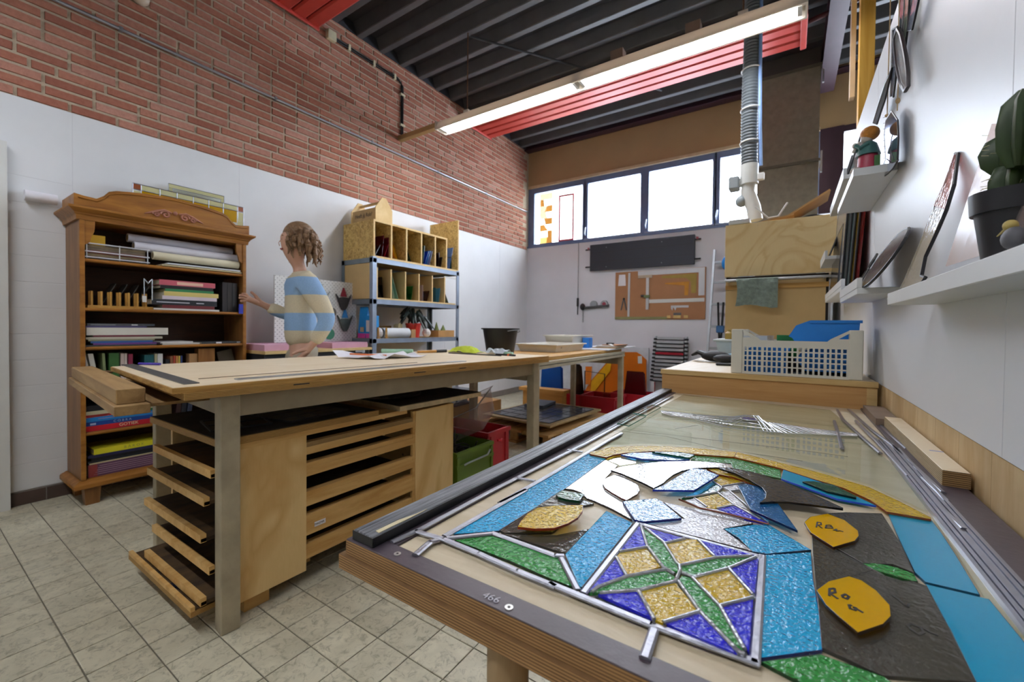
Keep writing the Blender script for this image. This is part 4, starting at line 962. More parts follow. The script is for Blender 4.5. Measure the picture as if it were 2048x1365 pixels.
MB().tube([(bx + .166 * math.cos(a), by + .166 * math.sin(a), ZS + .212 - .03 * math.sin(a) ** 2) for a in [PI * k / 14 - .6 for k in range(15)]], .003, 5).build('handle', m_grey, t)
m_crw = plain('ivory_crate_plastic', '#d6d3c8', .5, 0, .05)
def tray_crate(name, label, x0, x1, y0, y1, z0, h, th=.006, fl=.025):
    """open tapered tub with a turned-over rim"""
    t = thing(name, label, 'tray', ((x0 + x1) / 2, (y0 + y1) / 2, z0)); m = m_crw
    def ring(o, z): return [Vector((x0 - o, y0 - o, z)), Vector((x1 + o, y0 - o, z)), Vector((x1 + o, y1 + o, z)), Vector((x0 - o, y1 + o, z))]
    MB().loft([ring(0, z0), ring(fl, z0 + h), ring(fl - th, z0 + h), ring(-th, z0 + th)]).build('tub', m, t)
    MB().loft([ring(fl, z0 + h - .012), ring(fl + .016, z0 + h - .010), ring(fl + .016, z0 + h), ring(fl, z0 + h)], caps=False).build('rim', m, t); return t
wt1 = tray_crate('white_tray', 'shallow white plastic tray on the near edge of the second table', -2.215, -1.83, 3.52, 4.12, ZS, .075)
tray_crate('white_tray', 'taller white plastic tray standing behind the shallow one', -2.28, -1.98, 4.20, 4.66, ZS, .15)
MB().cyl((-1.824, 3.62, ZS + .045), (-1.812, 3.62, ZS + .045), .009, 10).build('plug', m_grey, wt1)
one('blue_box', box((-1.945, 4.40, ZS), (-1.865, 4.50, ZS + .125)), plain('bright_blue_plastic', '#1f72c4', .4), 'small bright blue box behind the white trays', 'box', bevel=.003)
rr = random.Random(2)
one('white_sheet_board', MB().obox((-1.82, 4.72, ZS + .0055), (.46, 1.05, .010), .03), plain('white_melamine', '#d3d8de', .4), 'large thin white board overhanging the far end of the second table', 'board')
for k, (x, y, w_, l_, c) in enumerate(((-1.72, 4.62, .26, .40, '#b79c76'), (-1.70, 4.66, .24, .42, '#8d7a5f'), (-1.71, 4.70, .20, .36, '#d6d4cf'), (-1.68, 4.72, .18, .30, '#a3704a'))):
    one('flat_board', MB().obox((x, y, ZS + .0155 + k * .0092), (w_, l_, .0085), rr.uniform(-.10, .10)), plain('flat_board_%d' % k, c, .6, 0, .1), ['tan flat board at the bottom of the board stack on the second table', 'dark grey brown board second in the board stack', 'white board third in the board stack', 'reddish board on top of the board stack on the second table'][k], 'board', 'flat boards on the second table')
t = thing('spring_clamp', 'black clamp with a white tag on the board stack', 'clamp', (-1.70, 4.60, ZS + .048))
MB().box((-1.75, 4.62, ZS + .0482), (-1.67, 4.67, ZS + .068)).build('jaw', m_black, t, bevel=.004)
MB().obox((-1.655, 4.555, ZS + .045), (.06, .09, .003), Matrix.Rotation(.4, 3, 'Y')).build('tag', m_white, t)
# ================================================================== BOOKCASE on the left wall
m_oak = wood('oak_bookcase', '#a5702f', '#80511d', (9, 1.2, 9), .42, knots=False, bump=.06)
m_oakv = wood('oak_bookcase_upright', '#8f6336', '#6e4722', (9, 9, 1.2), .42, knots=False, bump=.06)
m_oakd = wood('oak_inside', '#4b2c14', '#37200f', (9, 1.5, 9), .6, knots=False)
BX0, BX1, BY0, BY1 = XW + .004, -3.40, .64, 1.527
bc = thing('bookcase', 'tall oak bookcase with a curved carved pediment against the white wall', 'bookcase', (-3.55, 1.08, 0))
MB().box((BX0, BY0, .1485), (BX1 - .002, BY0 + .022, 1.6595)).build('side_panel', m_oakv, bc)
MB().box((BX0, BY1 - .022, .1485), (BX1 - .002, BY1, 1.6595)).build('side_panel', m_oakv, bc)
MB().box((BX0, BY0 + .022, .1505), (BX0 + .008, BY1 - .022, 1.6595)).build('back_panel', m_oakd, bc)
for y in (BY0, BY1 - .022): MB().box((BX1 - .002, y, .1485), (BX1 + .012, y + .022, 1.6595)).build('front_stile', m_oak, bc, bevel=.002)
SH = [1.44, 1.155, .925, .658, .424]
for z in SH:
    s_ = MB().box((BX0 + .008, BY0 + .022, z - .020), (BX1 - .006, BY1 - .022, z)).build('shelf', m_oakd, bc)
    MB().tube([(BX1 - .006, BY0 + .022, z - .010), (BX1 - .006, BY1 - .022, z - .010)], .0105, 10).build('shelf_nosing', m_oak, s_, smooth=True)
# arched corner brackets under the cornice
for s_, y in ((1, BY0 + .022), (-1, BY1 - .022)):
    pts = [(BX1 - .012, y, 1.664), (BX1 - .012, y + s_ * .045, 1.664), (BX1 - .012, y + s_ * .042, 1.60), (BX1 - .012, y + s_ * .03, 1.57), (BX1 - .012, y + s_ * .022, 1.535), (BX1 - .012, y, 1.515)]
    MB().prism(pts, (.018, 0, 0)).build('corner_bracket', m_oak, bc)
def moulded(prof, ya, yb, name):
    """cornice / plinth profile run round the front and both ends: (outward, z) pairs"""
    rings = []
    for o_, z in prof:
        rings.append([Vector((BX0, ya - o_, z)), Vector((BX1 + o_, ya - o_, z)), Vector((BX1 + o_, yb + o_, z)), Vector((BX0, yb + o_, z))])
    return MB().loft(rings).build(name, m_oak, bc)
moulded([(.012, 1.66), (.016, 1.685), (.022, 1.69), (.024, 1.697), (.045, 1.715), (.05, 1.72), (.05, 1.73), (.03, 1.735)], BY0, BY1, 'cornice')
moulded([(.030, .103), (.034, .108), (.034, .128), (.028, .136), (.012, .144), (.006, .148)], BY0, BY1, 'plinth')
MB().box((BX0 + .008, BY0 + .022, .1482), (BX1 - .006, BY1 - .022, .1502)).build('bottom_shelf', m_oak, bc)
for y0, y1 in ((BY0 + .012, BY0 + .085), (BY1 - .085, BY1 - .012)):
    for x0, x1 in ((BX1 - .06, BX1 + .012), (BX0 + .01, BX0 + .08)):
        c = [Vector((x0, y0, .103)), Vector((x1, y0, .103)), Vector((x1, y1, .103)), Vector((x0, y1, .103))]; m_ = sum(c, Vector()) / 4
        MB().loft([[m_ + (p - m_) * .82 - Vector((0, 0, .103)) for p in c], c]).build('foot', m_oakv, bc)
ped = [(.618, 1.735), (.618, 1.804), (.66, 1.797), (.713, 1.793), (.745, 1.818), (.767, 1.848), (.80, 1.862), (.91, 1.880), (1.083, 1.893), (1.26, 1.880), (1.37, 1.862), (1.40, 1.848), (1.425, 1.818), (1.455, 1.793), (1.505, 1.797), (1.547, 1.804), (1.547, 1.735)]
MB().prism([(BX1 - .005, y, z) for y, z in ped], (.018, 0, 0)).build('pediment', m_oak, bc, bevel=.002)
for ya in (.618, 1.529): MB().box((BX0 + .05, ya, 1.735), (BX1 - .005, ya + .018, 1.802)).build('pediment_return', m_oak, bc)
edge = [(BX1 + .014, y, z - .016) for y, z in ped[1:-1]]
edge[0] = (BX1 + .014, .636, 1.785); edge[-1] = (BX1 + .014, 1.529, 1.785)
MB().tube(edge, .0045, 8).build('bead_moulding', m_oak, bc, smooth=True)
m_carv = plain('carved_ornament', '#a8705a', .5, 0, .15, 30)
def scroll(cy, cz, r, s_, turns=1.6): return [(BX1 + .018, cy + s_ * r * (1 - k / 30) * math.cos(k * turns * 2 * PI / 30), cz + r * (1 - k / 30) * math.sin(k * turns * 2 * PI / 30)) for k in range(27)]
car = MB()
for s_ in (-1, 1):
    for cy, cz, r in ((.052, 1.772, .026), (.10, 1.765, .018)):
        MB().tube(scroll(1.09 + s_ * cy, cz, r, s_), .0058, 7).build('carved_scroll', m_carv, bc, smooth=True)
    MB().tube([(BX1 + .018, 1.09 + s_ * .02, 1.79), (BX1 + .02, 1.09 + s_ * .06, 1.80), (BX1 + .019, 1.09 + s_ * .10, 1.786), (BX1 + .017, 1.09 + s_ * .135, 1.768), (BX1 + .016, 1.09 + s_ * .158, 1.758)], .0055, 7, [.005, .007, .007, .006, .003]).build('carved_leaf', m_carv, bc, smooth=True)
MB().ball((BX1 + .018, 1.09, 1.792), .012, 10, 8, (.7, 1, 1.1)).build('carved_shell', m_carv, bc, smooth=True)

# ---- books
m_pages = plain('book_pages', '#cfc6ae', .8, 0, .08, 60)
def bookmat(h): return plain('book_' + h.lstrip('#'), h, .45, 0, .06, 12)
RB = random.Random(21)
def flat_book(y0, y1, z0, z1, col, label, depth=.2, xf=BX1 - .02, cat='book', tilt=0.0, group='books in the oak bookcase'):
    y0 = max(y0, .6645)
    t = thing('book', label, cat, (xf - depth / 2, (y0 + y1) / 2, z0), 0, group); b_ = .0025 if z1 - z0 > .012 else .001
    prof = [(xf - depth, z0), (xf, z0), (xf, z1), (xf - depth, z1), (xf - depth, z1 - b_), (xf - .003, z1 - b_), (xf - .003, z0 + b_), (xf - depth, z0 + b_)]
    MB().loft([[Vector((x, y0, z + tilt * (y0 - y0))) for x, z in prof], [Vector((x, y1, z + tilt * (y1 - y0))) for x, z in prof]]).build('cover', bookmat(col), t)
    MB().loft([[Vector((x, y, z + tilt * (y - y0))) for x, z in ((xf - depth + .004, z0 + b_), (xf - .0032, z0 + b_), (xf - .0032, z1 - b_), (xf - depth + .004, z1 - b_))] for y in (y0 + .003, y1 - .003)]).build('pages', m_pages, t)
    return t
def stand_book(y, th, h, z0, col, label, depth=.15, xf=BX1 - .03, lean=0.0, group='books in the oak bookcase'):
    t = thing('book', label, 'book', (xf - depth / 2, y + th / 2, z0), 0, group); b_ = min(.0022, th * .2)
    S = lambda yy, zz: (yy + lean * (zz - z0), zz)
    def pr(x0, x1, ya, yb, za, zb): 
        q = [S(ya, za), S(yb, za), S(yb, zb), S(ya, zb)]
        return MB().prism([(x0, a, b2) for a, b2 in q], (x1 - x0, 0, 0))
    prof = [(xf - depth, y), (xf, y), (xf, y + th), (xf - depth, y + th), (xf - depth, y + th - b_), (xf - .003, y + th - b_), (xf - .003, y + b_), (xf - depth, y + b_)]
    MB().loft([[Vector((x, S(a, zz)[0], zz)) for x, a in prof] for zz in (z0, z0 + h)]).build('cover', bookmat(col), t)
    pr(xf - depth + .004, xf - .0032, y + b_, y + th - b_, z0 + .003, z0 + h - .003).build('pages', m_pages, t)
    return t
def spine_text(t, s, size, col, y, z, xf, xs=1.0): return text_mesh('spine_title', s, size, plain('title_' + col.lstrip('#'), col, .5), t, (xf + .0006, y, z), (0, 1, 0), (0, 0, 1), .0003, xscale=xs)
def spine_bar(t, y0, y1, z0, z1, col, xf, name='spine_label'): MB().box((xf, y0, z0), (xf + .0006, y1, z1)).build(name, bookmat(col), t)
XFB = BX1 - .02
# bottom shelf (z .15)
z = .1505
t = flat_book(.675, 1.06, z, z + .075, '#5d3a55', 'wide purple and red box file at the bottom of the bookcase', .24)
for k in range(5): spine_bar(t, .70 + k * .006, .98 + k * .012, z + .012 + k * .012, z + .0145 + k * .012, '#b79aa8', XFB)
spine_bar(t, .676, .715, z + .002, z + .073, '#8c3a3a', XFB)
flat_book(.68, 1.05, z + .0755, z + .083, '#c9bd92', 'thin cream folder on the purple box file', .22)
flat_book(.675, 1.08, z + .0835, z + .096, '#20242a', 'thin black folder above the cream folder', .22)
flat_book(.69, 1.02, z + .0965, z + .113, '#14161b', 'black book in the bottom stack of the bookcase', .23)
flat_book(.675, 1.07, z + .1135, z + .130, '#26284a', 'dark blue book under the yellow book', .22)
t = flat_book(.70, 1.06, z + .1305, z + .163, '#d9d02c', 'bright yellow book titled BAROK', .23); spine_text(t, 'B A R O K', .022, '#9a9440', .885, z + .147, XFB)
# shelf z .424
z = .4245
t = flat_book(.665, 1.03, z, z + .030, '#c01f2c', 'thick red book titled GOTIEK', .24); spine_text(t, 'GOTIEK', .026, '#e9d9b0', .86, z + .016, XFB)
t = flat_book(.662, 1.04, z + .0305, z + .055, '#16408c', 'navy blue book titled COBRA', .24); spine_text(t, 'C O B R A', .019, '#a9b4cf', .83, z + .043, XFB); spine_bar(t, .685, .71, z + .036, z + .047, '#a9b4cf', XFB)
t = flat_book(.663, 1.04, z + .0555, z + .081, '#1c7fc4', 'bright blue book above the navy one', .24); spine_bar(t, .72, .86, z + .068, z + .0705, '#c58aa0', XFB); spine_bar(t, .90, .99, z + .068, z + .0705, '#c58aa0', XFB)
t = flat_book(.66, 1.03, z + .0815, z + .096, '#2c6a3c', 'thin green book with a red label on its spine', .23); spine_bar(t, .661, .83, z + .082, z + .0955, '#b8383a', XFB); spine_bar(t, .672, .77, z + .087, z + .091, '#e3c9c0', XFB)
flat_book(.66, 1.02, z + .0965, z + .118, '#bdb795', 'pale grey green book on top of the green one', .22)
flat_book(.67, 1.05, z + .1185, z + .150, '#16181c', 'black box file on top of the third stack', .24)
for k, (y, h_) in enumerate(((1.10, .17), (1.13, .16), (1.165, .175))): stand_book(y, .026, h_, z, ['#2a1414', '#181a22', '#2d3446'][k], ['dark red book standing behind the workbench leg', 'black book standing behind the workbench leg', 'grey blue book standing behind the workbench leg'][k], lean=.1)
one('blue_pen_pot', MB().cyl((BX1 - .05, 1.42, .4245), (BX1 - .05, 1.42, .51), .025, 14), plain('blue_cup', '#2a5db0', .4), 'small blue cup on the lower bookcase shelf', 'cup', smooth=True)
# shelf z .658: row of small upright books
z = .6585
row = [(.685, .024, .225, '#d8d6cc', .35, 'white magazine leaning at the left end of the bookcase row'), (.713, .022, .225, '#d3d1c6', .30, 'second white magazine leaning at the left end'), (.752, .012, .225, '#7c8a60', .1, 'thin olive book beside the leaning magazines'),
       (.772, .046, .225, '#3d6b35', 0, 'green and black book in the middle row of the bookcase'), (.825, .016, .22, '#c9b8ae', 0, 'first pale pink thin book in the row'), (.843, .012, .22, '#d2c4b8', 0, 'second pale pink thin book in the row'),
       (.862, .020, .215, '#8e2f4a', 0, 'crimson book in the row'), (.885, .024, .12, '#241c1c', 0, 'short black book in the row'), (.915, .018, .10, '#b9a08f', 0, 'short beige booklet in the row'), (.94, .048, .205, '#1f5a5e', 0, 'dark teal book in the row'),
       (.992, .013, .21, '#b7b38f', 0, 'thin khaki book in the row'), (1.008, .026, .21, '#dcdcd6', 0, 'white book with dark lettering in the row'), (1.05, .02, .17, '#1b1b20', 0, 'small black book in the row'),
       (1.075, .014, .19, '#8a5a3c', 0, 'brown booklet in the row'), (1.092, .011, .19, '#a9442f', 0, 'rust red booklet in the row'), (1.106, .011, .19, '#c98a4a', 0, 'orange booklet in the row'), (1.12, .010, .19, '#c6b04e', 0, 'mustard booklet in the row'), (1.132, .010, .19, '#2c3b6e', 0, 'thin blue booklet in the row')]
for y, th, h_, col, ln, lab in row: stand_book(y, th, h_, z, col, lab, lean=-ln * .5 if ln else 0)
bpy.data.objects
t = one('wood_block', box((BX1 - .10, 1.235, z), (BX1 - .03, 1.335, z + .235)), wood('block_wood', '#9a6a35', '#7d4f22', (8, 8, 1.5), .55), 'upright brown wooden block among the small books', 'block')
one('cream_box', box((BX1 - .10, 1.165, z), (BX1 - .04, 1.225, z + .13)), plain('cream_card', '#cfc08f', .6), 'small cream carton with a blue side in the bookcase row', 'box')
one('tan_box', box((BX1 - .10, 1.185, z + .1305), (BX1 - .04, 1.232, z + .20)), plain('tan_card', '#b48a5a', .6), 'small tan carton on the cream carton', 'box')
one('red_tin', MB().cyl((BX1 - .07, 1.385, z), (BX1 - .07, 1.385, z + .08), .035, 16), plain('red_tin_paint', '#a8203c', .4), 'low red tin on the bookcase shelf', 'tin', smooth=True)
one('leaning_slate', MB().obox((BX1 - .10, 1.445, z + .11), (.012, .10, .21), Matrix.Rotation(.22, 3, 'X')), plain('grey_brown_slab', '#6b6252', .7), 'grey brown slab leaning at the right end of the bookcase row', 'slab')
# shelf z .925 : stacked books left, thin portfolios right
z = .9255
zz = z
for k, (y0, y1, th, col, lab) in enumerate(((.665, 1.0, .009, '#3b4446', 'dark grey folder lowest on the third shelf'), (.70, 1.02, .010, '#6d3f86', 'purple booklet in the third shelf stack'), (.69, .98, .012, '#2f5c97', 'blue booklet in the third shelf stack'),
        (.68, .99, .010, '#8a8b70', 'olive grey magazine in the third shelf stack'), (.67, 1.03, .013, '#bdb9a4', 'pale curling magazine in the third shelf stack'), (.70, .99, .011, '#6e2f3a', 'thin maroon book under the large white book'),
        (.672, 1.06, .045, '#dcd9cc', 'thick white book on the third shelf'), (.668, .95, .010, '#4a4470', 'thin violet book on the white book'), (.675, .99, .014, '#4a4d52', 'grey book with a pale title on top of the third shelf stack'))):
    t = flat_book(y0, y1, zz, zz + th, col, lab, .22); zz += th + .0004
    if th == .014: spine_bar(t, .69, .80, zz - .010, zz - .006, '#8d9094', XFB); spine_bar(t, .875, .905, zz - .011, zz - .005, '#d7d7d7', XFB)
for k, (y0, y1, dz, th, col, lab) in enumerate(((1.03, 1.24, 0, .010, '#c9c5bb', 'pale paper stack at the middle of the third shelf'), (1.00, 1.20, .0104, .010, '#dcd9d4', 'white paper folder on the pale paper stack'), (1.25, 1.50, 0, .014, '#3a3b3d', 'dark grey portfolio lying at the right end of the third shelf'))):
    t = flat_book(y0, y1, z + dz, z + dz + th, col, lab, .23)
    if k == 2: spine_bar(t, 1.34, 1.375, z + .001, z + .013, '#dfe2e6', XFB); spine_bar(t, 1.475, 1.499, z + .003, z + .012, '#cfd2d6', XFB)
# shelf z 1.155 : wooden rack left, stacked books middle, upright dark books right
z = 1.1555
rk = thing('plate_rack', 'small pine rack with upright pegs on the second shelf', 'rack', (BX1 - .07, .80, z))
m_peg = wood('pale_pine', '#c99a4d', '#ad7f38', (8, 8, 2), .5, knots=False)
MB().box((BX1 - .11, .68, z), (BX1 - .03, .985, z + .016)).build('base', m_peg, rk)
for k in range(7):
    for x in (BX1 - .045, BX1 - .095): MB().box((x - .006, .695 + k * .042, z + .016), (x + .006, .705 + k * .042, z + .10)).build('peg', m_peg, rk)
for k in range(4):
    one('grey_slide', MB().obox((BX1 - .16, .79 + k * .055, z + .085), (.10, .004, .16), Matrix.Rotation(-.45, 3, 'X')), plain('dark_glass_slide', '#3c3a36', .3), ['dark glass slide leaning in the peg rack, first from the left', 'dark glass slide leaning in the peg rack, second from the left', 'dark glass slide leaning in the peg rack, third from the left', 'dark glass slide leaning in the peg rack, rightmost'][k], 'glass slide', 'slides behind the peg rack')
zz = z
for k, (y0, y1, th, col, lab) in enumerate(((.985, 1.36, .012, '#d9d8d2', 'thin white book lowest in the second shelf stack'), (1.03, 1.33, .022, '#6d2a2e', 'dark red book in the second shelf stack'), (.975, 1.345, .036, '#23272c', 'thick black book with white spine print in the second shelf stack'),
        (1.03, 1.345, .024, '#d5c7cf', 'pale pink and white book in the second shelf stack'), (1.04, 1.355, .029, '#d3bf72', 'straw yellow book in the second shelf stack'), (1.045, 1.325, .017, '#2f7d4c', 'green book in the second shelf stack'),
        (1.02, 1.32, .022, '#1d1a1a', 'thin black book under the pink book'), (1.015, 1.335, .034, '#bf5a68', 'pink book on top of the second shelf stack'))):
    t = flat_book(y0, y1, zz, zz + th, col, lab, .23)
    if k == 2: spine_bar(t, 1.0, 1.18, zz + .014, zz + .020, '#c9ccd2', XFB); spine_bar(t, 1.22, 1.265, zz + .014, zz + .020, '#c9ccd2', XFB)
    if k == 7: spine_bar(t, 1.11, 1.26, zz + .006, zz + .026, '#e0b7a0', XFB)
    zz += th + .0004
for k in range(3): stand_book(1.385 + k * .033, .031, .215, z, ['#211d1e', '#26211f', '#1b1b1e'][k], ['black book with red bands standing right of the stack', 'dark brown book standing right of the stack', 'black book standing at the right end of the second shelf'][k])
wt_ = thing('wire_figure', 'small bent wire tool with a white tag hanging at the book stack', 'wire tool', (BX1 - .015, .945, z + .10))
MB().tube([(BX1 - .012, .935, z + .085), (BX1 - .012, .935, z + .195), (BX1 - .012, .955, z + .165), (BX1 - .012, .975, z + .195), (BX1 - .012, .975, z + .06)], .0032, 6).build('wire', m_alu, wt_)
MB().box((BX1 - .014, .925, z + .045), (BX1 - .010, .947, z + .085)).build('tag', m_white, wt_, bevel=.001)
one('blue_label_holder', box((BX1 + .002, 1.478, 1.145), (BX1 + .016, 1.503, 1.215)), plain('blue_tab', '#2d39a8', .5), 'small blue tab fixed at the right stile of the bookcase', 'tab')
# shelf z 1.44 : crate of papers and rolls
z = 1.4405
cg = thing('wire_tray', 'low white wire tray of papers on the top shelf of the bookcase', 'wire tray', (BX1 - .1, .82, z))
m_ww = plain('white_wire', '#c9cbd0', .4)
for dz in (.012, .045, .092): MB().tube([(BX1 - .018, .668, z + dz), (BX1 - .018, .965, z + dz)], .0045, 6).build('rail', m_ww, cg)
for y in (.675, .82, .955): MB().tube([(BX1 - .018, y, z + .004), (BX1 - .018, y, z + .098)], .003, 6).build('upright', m_ww, cg)
MB().box((BX1 - .22, .67, z), (BX1 - .03, .96, z + .004)).build('floor', m_ww, cg)
for k in range(5): one('paper_bundle', box((BX1 - .21, .675, z + .0045 + k * .0165), (BX1 - .026, .945, z + .0195 + k * .0165)), plain('paper_bundle_%d' % k, ['#6d5d45', '#7d6b50', '#8a2f35', '#6b5f4d', '#796a52'][k], .8, 0, .2, 60), ['brown paper bundle at the bottom of the wire tray', 'tan paper bundle second in the wire tray', 'dark red folder in the wire tray', 'grey brown paper bundle fourth in the wire tray', 'brown paper bundle on top in the wire tray'][k], 'papers')
one('yellow_box', box((BX1 - .16, .695, z + .0875), (BX1 - .06, .765, z + .15)), plain('yellow_carton', '#d9a91e', .5), 'small yellow carton on the papers of the top shelf', 'box')
def roll(name, y0, y1, x, zc, r, col, label, hollow=True):
    t = thing(name, label, 'paper roll', (x, (y0 + y1) / 2, zc - r), 0, 'paper rolls on the top shelf')
    MB().loft([[Vector((x + r * math.cos(a), y, zc + r * math.sin(a))) for a in [2 * PI * k / 22 for k in range(22)]] for y in (y0, y1)]).build('roll', plain('roll_' + col[1:], col, .7, 0, .05), t, smooth=True)
    MB().cyl((x, y0 - .0006, zc), (x, y0, zc), r * .7, 18).build('core_end', plain('roll_core', '#8a7a5c', .8), t)
roll('paper_roll', .985, 1.49, BX1 - .035, z + .066, .026, '#d6cfb2', 'cream paper roll at the front of the top shelf')
roll('paper_roll', .90, 1.50, BX1 - .075, z + .117, .029, '#d5d4dc', 'long white paper roll behind the cream one on the top shelf')
roll('paper_roll', .88, 1.48, BX1 - .115, z + .17, .027, '#c7c5cd', 'topmost white paper roll under the cornice')
for k, (y0, y1, col, lab) in enumerate(((1.02, 1.50, '#c2b38d', 'curled tan sheet lying under the paper rolls'), (1.05, 1.49, '#cfd3d6', 'pale blue grey sheet under the cream roll'))):
    one('loose_sheet', box((BX1 - .2, y0, z + .001 + k * .013), (BX1 + .006, y1, z + .012 + k * .013)), plain('loose_sheet_%d' % k, col, .8, 0, .08), lab, 'paper', bevel=.003)
# leaded glass frames on top
fr = thing('leaded_glass_panel', 'yellow and cream leaded glass panel standing on top of the bookcase', 'stained glass', (-3.60, 1.27, 1.736))
XG = -3.60
y0, y1, z0, z1 = .93, 1.60, 1.737, 1.985
m_ivg = sheet_glass('ivory_glass', '#dcd9a8', .2, 40, .8, .1, haze=.75); m_ylg = sheet_glass('golden_glass', '#d2a51a', .2, 40, .8, .1, haze=.7)
def slab(mb, par, m, nm): return mb.build(nm, m, par)
n = 6; dy = (y1 - y0 - .09) / n
for k in range(n):
    a = y0 + .045 + k * dy
    MB().box((XG, a, z1 - .036), (XG + .004, a + dy - .003, z1)).build('ivory_piece', m_ivg, fr)
    MB().box((XG, a, z0 + .12), (XG + .004, a + dy - .003, z1 - .039)).build('golden_piece', m_ylg if k < 5 else m_ylg, fr)
for ya in (y0, y1 - .042):
    for k in range(3): MB().box((XG, ya, z0 + k * .068), (XG + .004, ya + .039, z0 + .066 + k * .068)).build('ivory_piece', m_ivg, fr)
    MB().box((XG, ya, z1 - .036), (XG + .005, ya + .039, z1)).build('corner_piece', plain('rust_corner', '#9a4f22', .4), fr)
MB().box((XG, y0 + .045, z0), (XG + .003, y1 - .045, z0 + .117)).build('clear_piece', m_clear, fr)
for za in (z1, z1 - .0375): MB().tube([(XG + .004, y0, za), (XG + .004, y1, za)], .0032, 6).build('lead_line', m_lead, fr)
for ya in [y0, y1, y0 + .042, y1 - .042] + [y0 + .045 + k * dy for k in range(1, n)]: MB().tube([(XG + .004, ya, z0 if ya in (y0, y1) else z1 - .10), (XG + .004, ya, z1)], .003, 6).build('lead_line', m_lead, fr)
f2_ = thing('ivory_bordered_glass', 'clear glass panel with an ivory border standing behind the yellow one on the bookcase', 'stained glass', (-3.66, 1.31, 1.736))
ya, yb, zb = 1.14, 1.49, 2.055
for a, b_ in (((ya, zb - .028), (yb, zb)), ((ya, 1.737), (ya + .026, zb - .029)), ((yb - .026, 1.737), (yb, zb - .029))): MB().box((-3.665, a[0], a[1]), (-3.661, b_[0], b_[1])).build('ivory_border', m_ivg, f2_)
MB().box((-3.664, ya + .027, 1.737), (-3.662, yb - .027, zb - .030)).build('clear_pane', m_clear, f2_)
for q in ([(ya, 1.737), (ya, zb), (yb, zb), (yb, 1.737)], [(ya + .026, 1.737), (ya + .026, zb - .028), (yb - .026, zb - .028), (yb - .026, 1.737)]): MB().tube([(-3.66, p[0], p[1]) for p in q], .003, 6).build('lead_line', m_lead, f2_)
one('white_parcel', MB().cyl((XW + .035, .47, 1.80), (XW + .035, .60, 1.80), .03, 14), plain('white_paper', '#e9e8ee', .7, 0, .04), 'white bracket roll on the wall beside the bookcase top', 'roll', smooth=True)
# ================================================================== GALVANISED RACK with glass cubbies
m_galv = plain('galvanised_rack', '#8f9bac', .4, .5, .08, 14)
m_galvd = plain('galvanised_rack_side', '#7f8c94', .45, .45, .08, 14)
def osb_mat():
    b = N('osb_board'); v = b.coord('Object', (1, 1, 1)); vo = b.n('ShaderNodeTexVoronoi'); vo.inputs['Scale'].default_value = 34
    w = b.coord('Object', (1, .45, 1)); b.l(w, vo.inputs['Vector'])
    f = b.noise(v, 26, 6, .7, 2.2)
    c = b.ramp(f, [(.32, C('#8a6a34')), (.5, C('#c9a765')), (.7, C('#dcbf80'))])
    hs = b.n('ShaderNodeHueSaturation'); hs.inputs['Saturation'].default_value = 0; b.l(vo.outputs['Color'], hs.inputs['Color'])
    c = b.mix(.3, c, hs.outputs['Color'], 'OVERLAY')
    b.bsdf(c, .65, 0, b.bump(f, .2, .004), .25); return b.m
m_osb = osb_mat()
m_osbe = plain('osb_sawn_edge', '#dcbd84', .7, 0, .1, 40)
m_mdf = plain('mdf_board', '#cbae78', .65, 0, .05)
RX0, RX1, RY0, RY1 = -3.685, -3.215, 2.535, 3.755
rack = thing('metal_rack', 'grey galvanised shelving rack holding cubbies of sheet glass on the left wall', 'shelving rack', (-3.45, 3.14, 0))
def angle_post(x, y, sx, sy, top):
    a, w_ = .003, .045
    pr = [(0, 0), (w_, 0), (w_, a), (a, a), (a, w_), (0, w_)]
    return MB().loft([[Vector((x + sx * p, y + sy * q, z)) for p, q in pr] for z in (0, top)])
for x, sx in ((RX1, -1), (RX0, 1)):
    for y, sy in ((RY0, 1), (RY1, -1)): angle_post(x, y, sx, sy, 1.71 if x == RX1 else 1.70).build('post', m_galv if x == RX1 else m_galvd, rack)
for z in (1.70, 1.315, .945, .30):
    sh = MB().box((RX0 + .004, RY0 + .004, z - .012), (RX1 - .004, RY1 - .004, z - .001)).build('shelf_board', m_mdf, rack)
    for a, b_ in (((RX1 - .003, RY0), (RX1 + .0, RY1)), ((RX0, RY0), (RX0 + .003, RY1))): MB().box((a[0], a[1] + .003, z - .045), (b_[0], b_[1] - .003, z)).build('beam', m_galv, sh)
    for y in (RY0, RY1 - .003): MB().box((RX0 + .003, y, z - .045), (RX1 - .003, y + .003, z)).build('side_beam', m_galvd, sh)
    MB().box((RX1 - .02, RY0 + .003, z - .004), (RX1 + .002, RY1 - .003, z)).build('beam_lip', m_galv, sh)
# upper OSB cubby
cu = thing('osb_cubby', 'upper OSB cubby box with slots of coloured glass on top of the rack', 'cubby box', (-3.45, 3.05, 1.70))
CX0, CX1 = -3.67, -3.225
def panel(par, a, b_, mat, nm, edge=True):
    p = MB().box(a, b_).build(nm, mat, par)
    if edge: MB().box((b_[0], a[1], a[2]), (b_[0] + .002, b_[1], b_[2])).build('sawn_edge', m_osbe, p)
    return p
z0, z1 = 1.702, 2.055
for k, y in enumerate((2.548, 2.752, 2.945, 3.15, 3.355, 3.535)): panel(cu, (CX0, y, z0 + .0185), (CX1, y + .018, z1 - .0185), m_osb, 'upright')
panel(cu, (CX0, 2.548, z0), (CX1, 3.735, z0 + .018), m_osb, 'floor'); panel(cu, (CX0, 2.548, z1 - .018), (CX1, 3.553, z1), m_osb, 'top')
MB().box((CX0 - .008, 2.548, z0), (CX0 - .0005, 3.735, z1)).build('back', m_osb, cu)
panel(cu, (CX0, 3.7355, z0), (CX1, 3.752, 2.297), m_osb, 'tall_end')
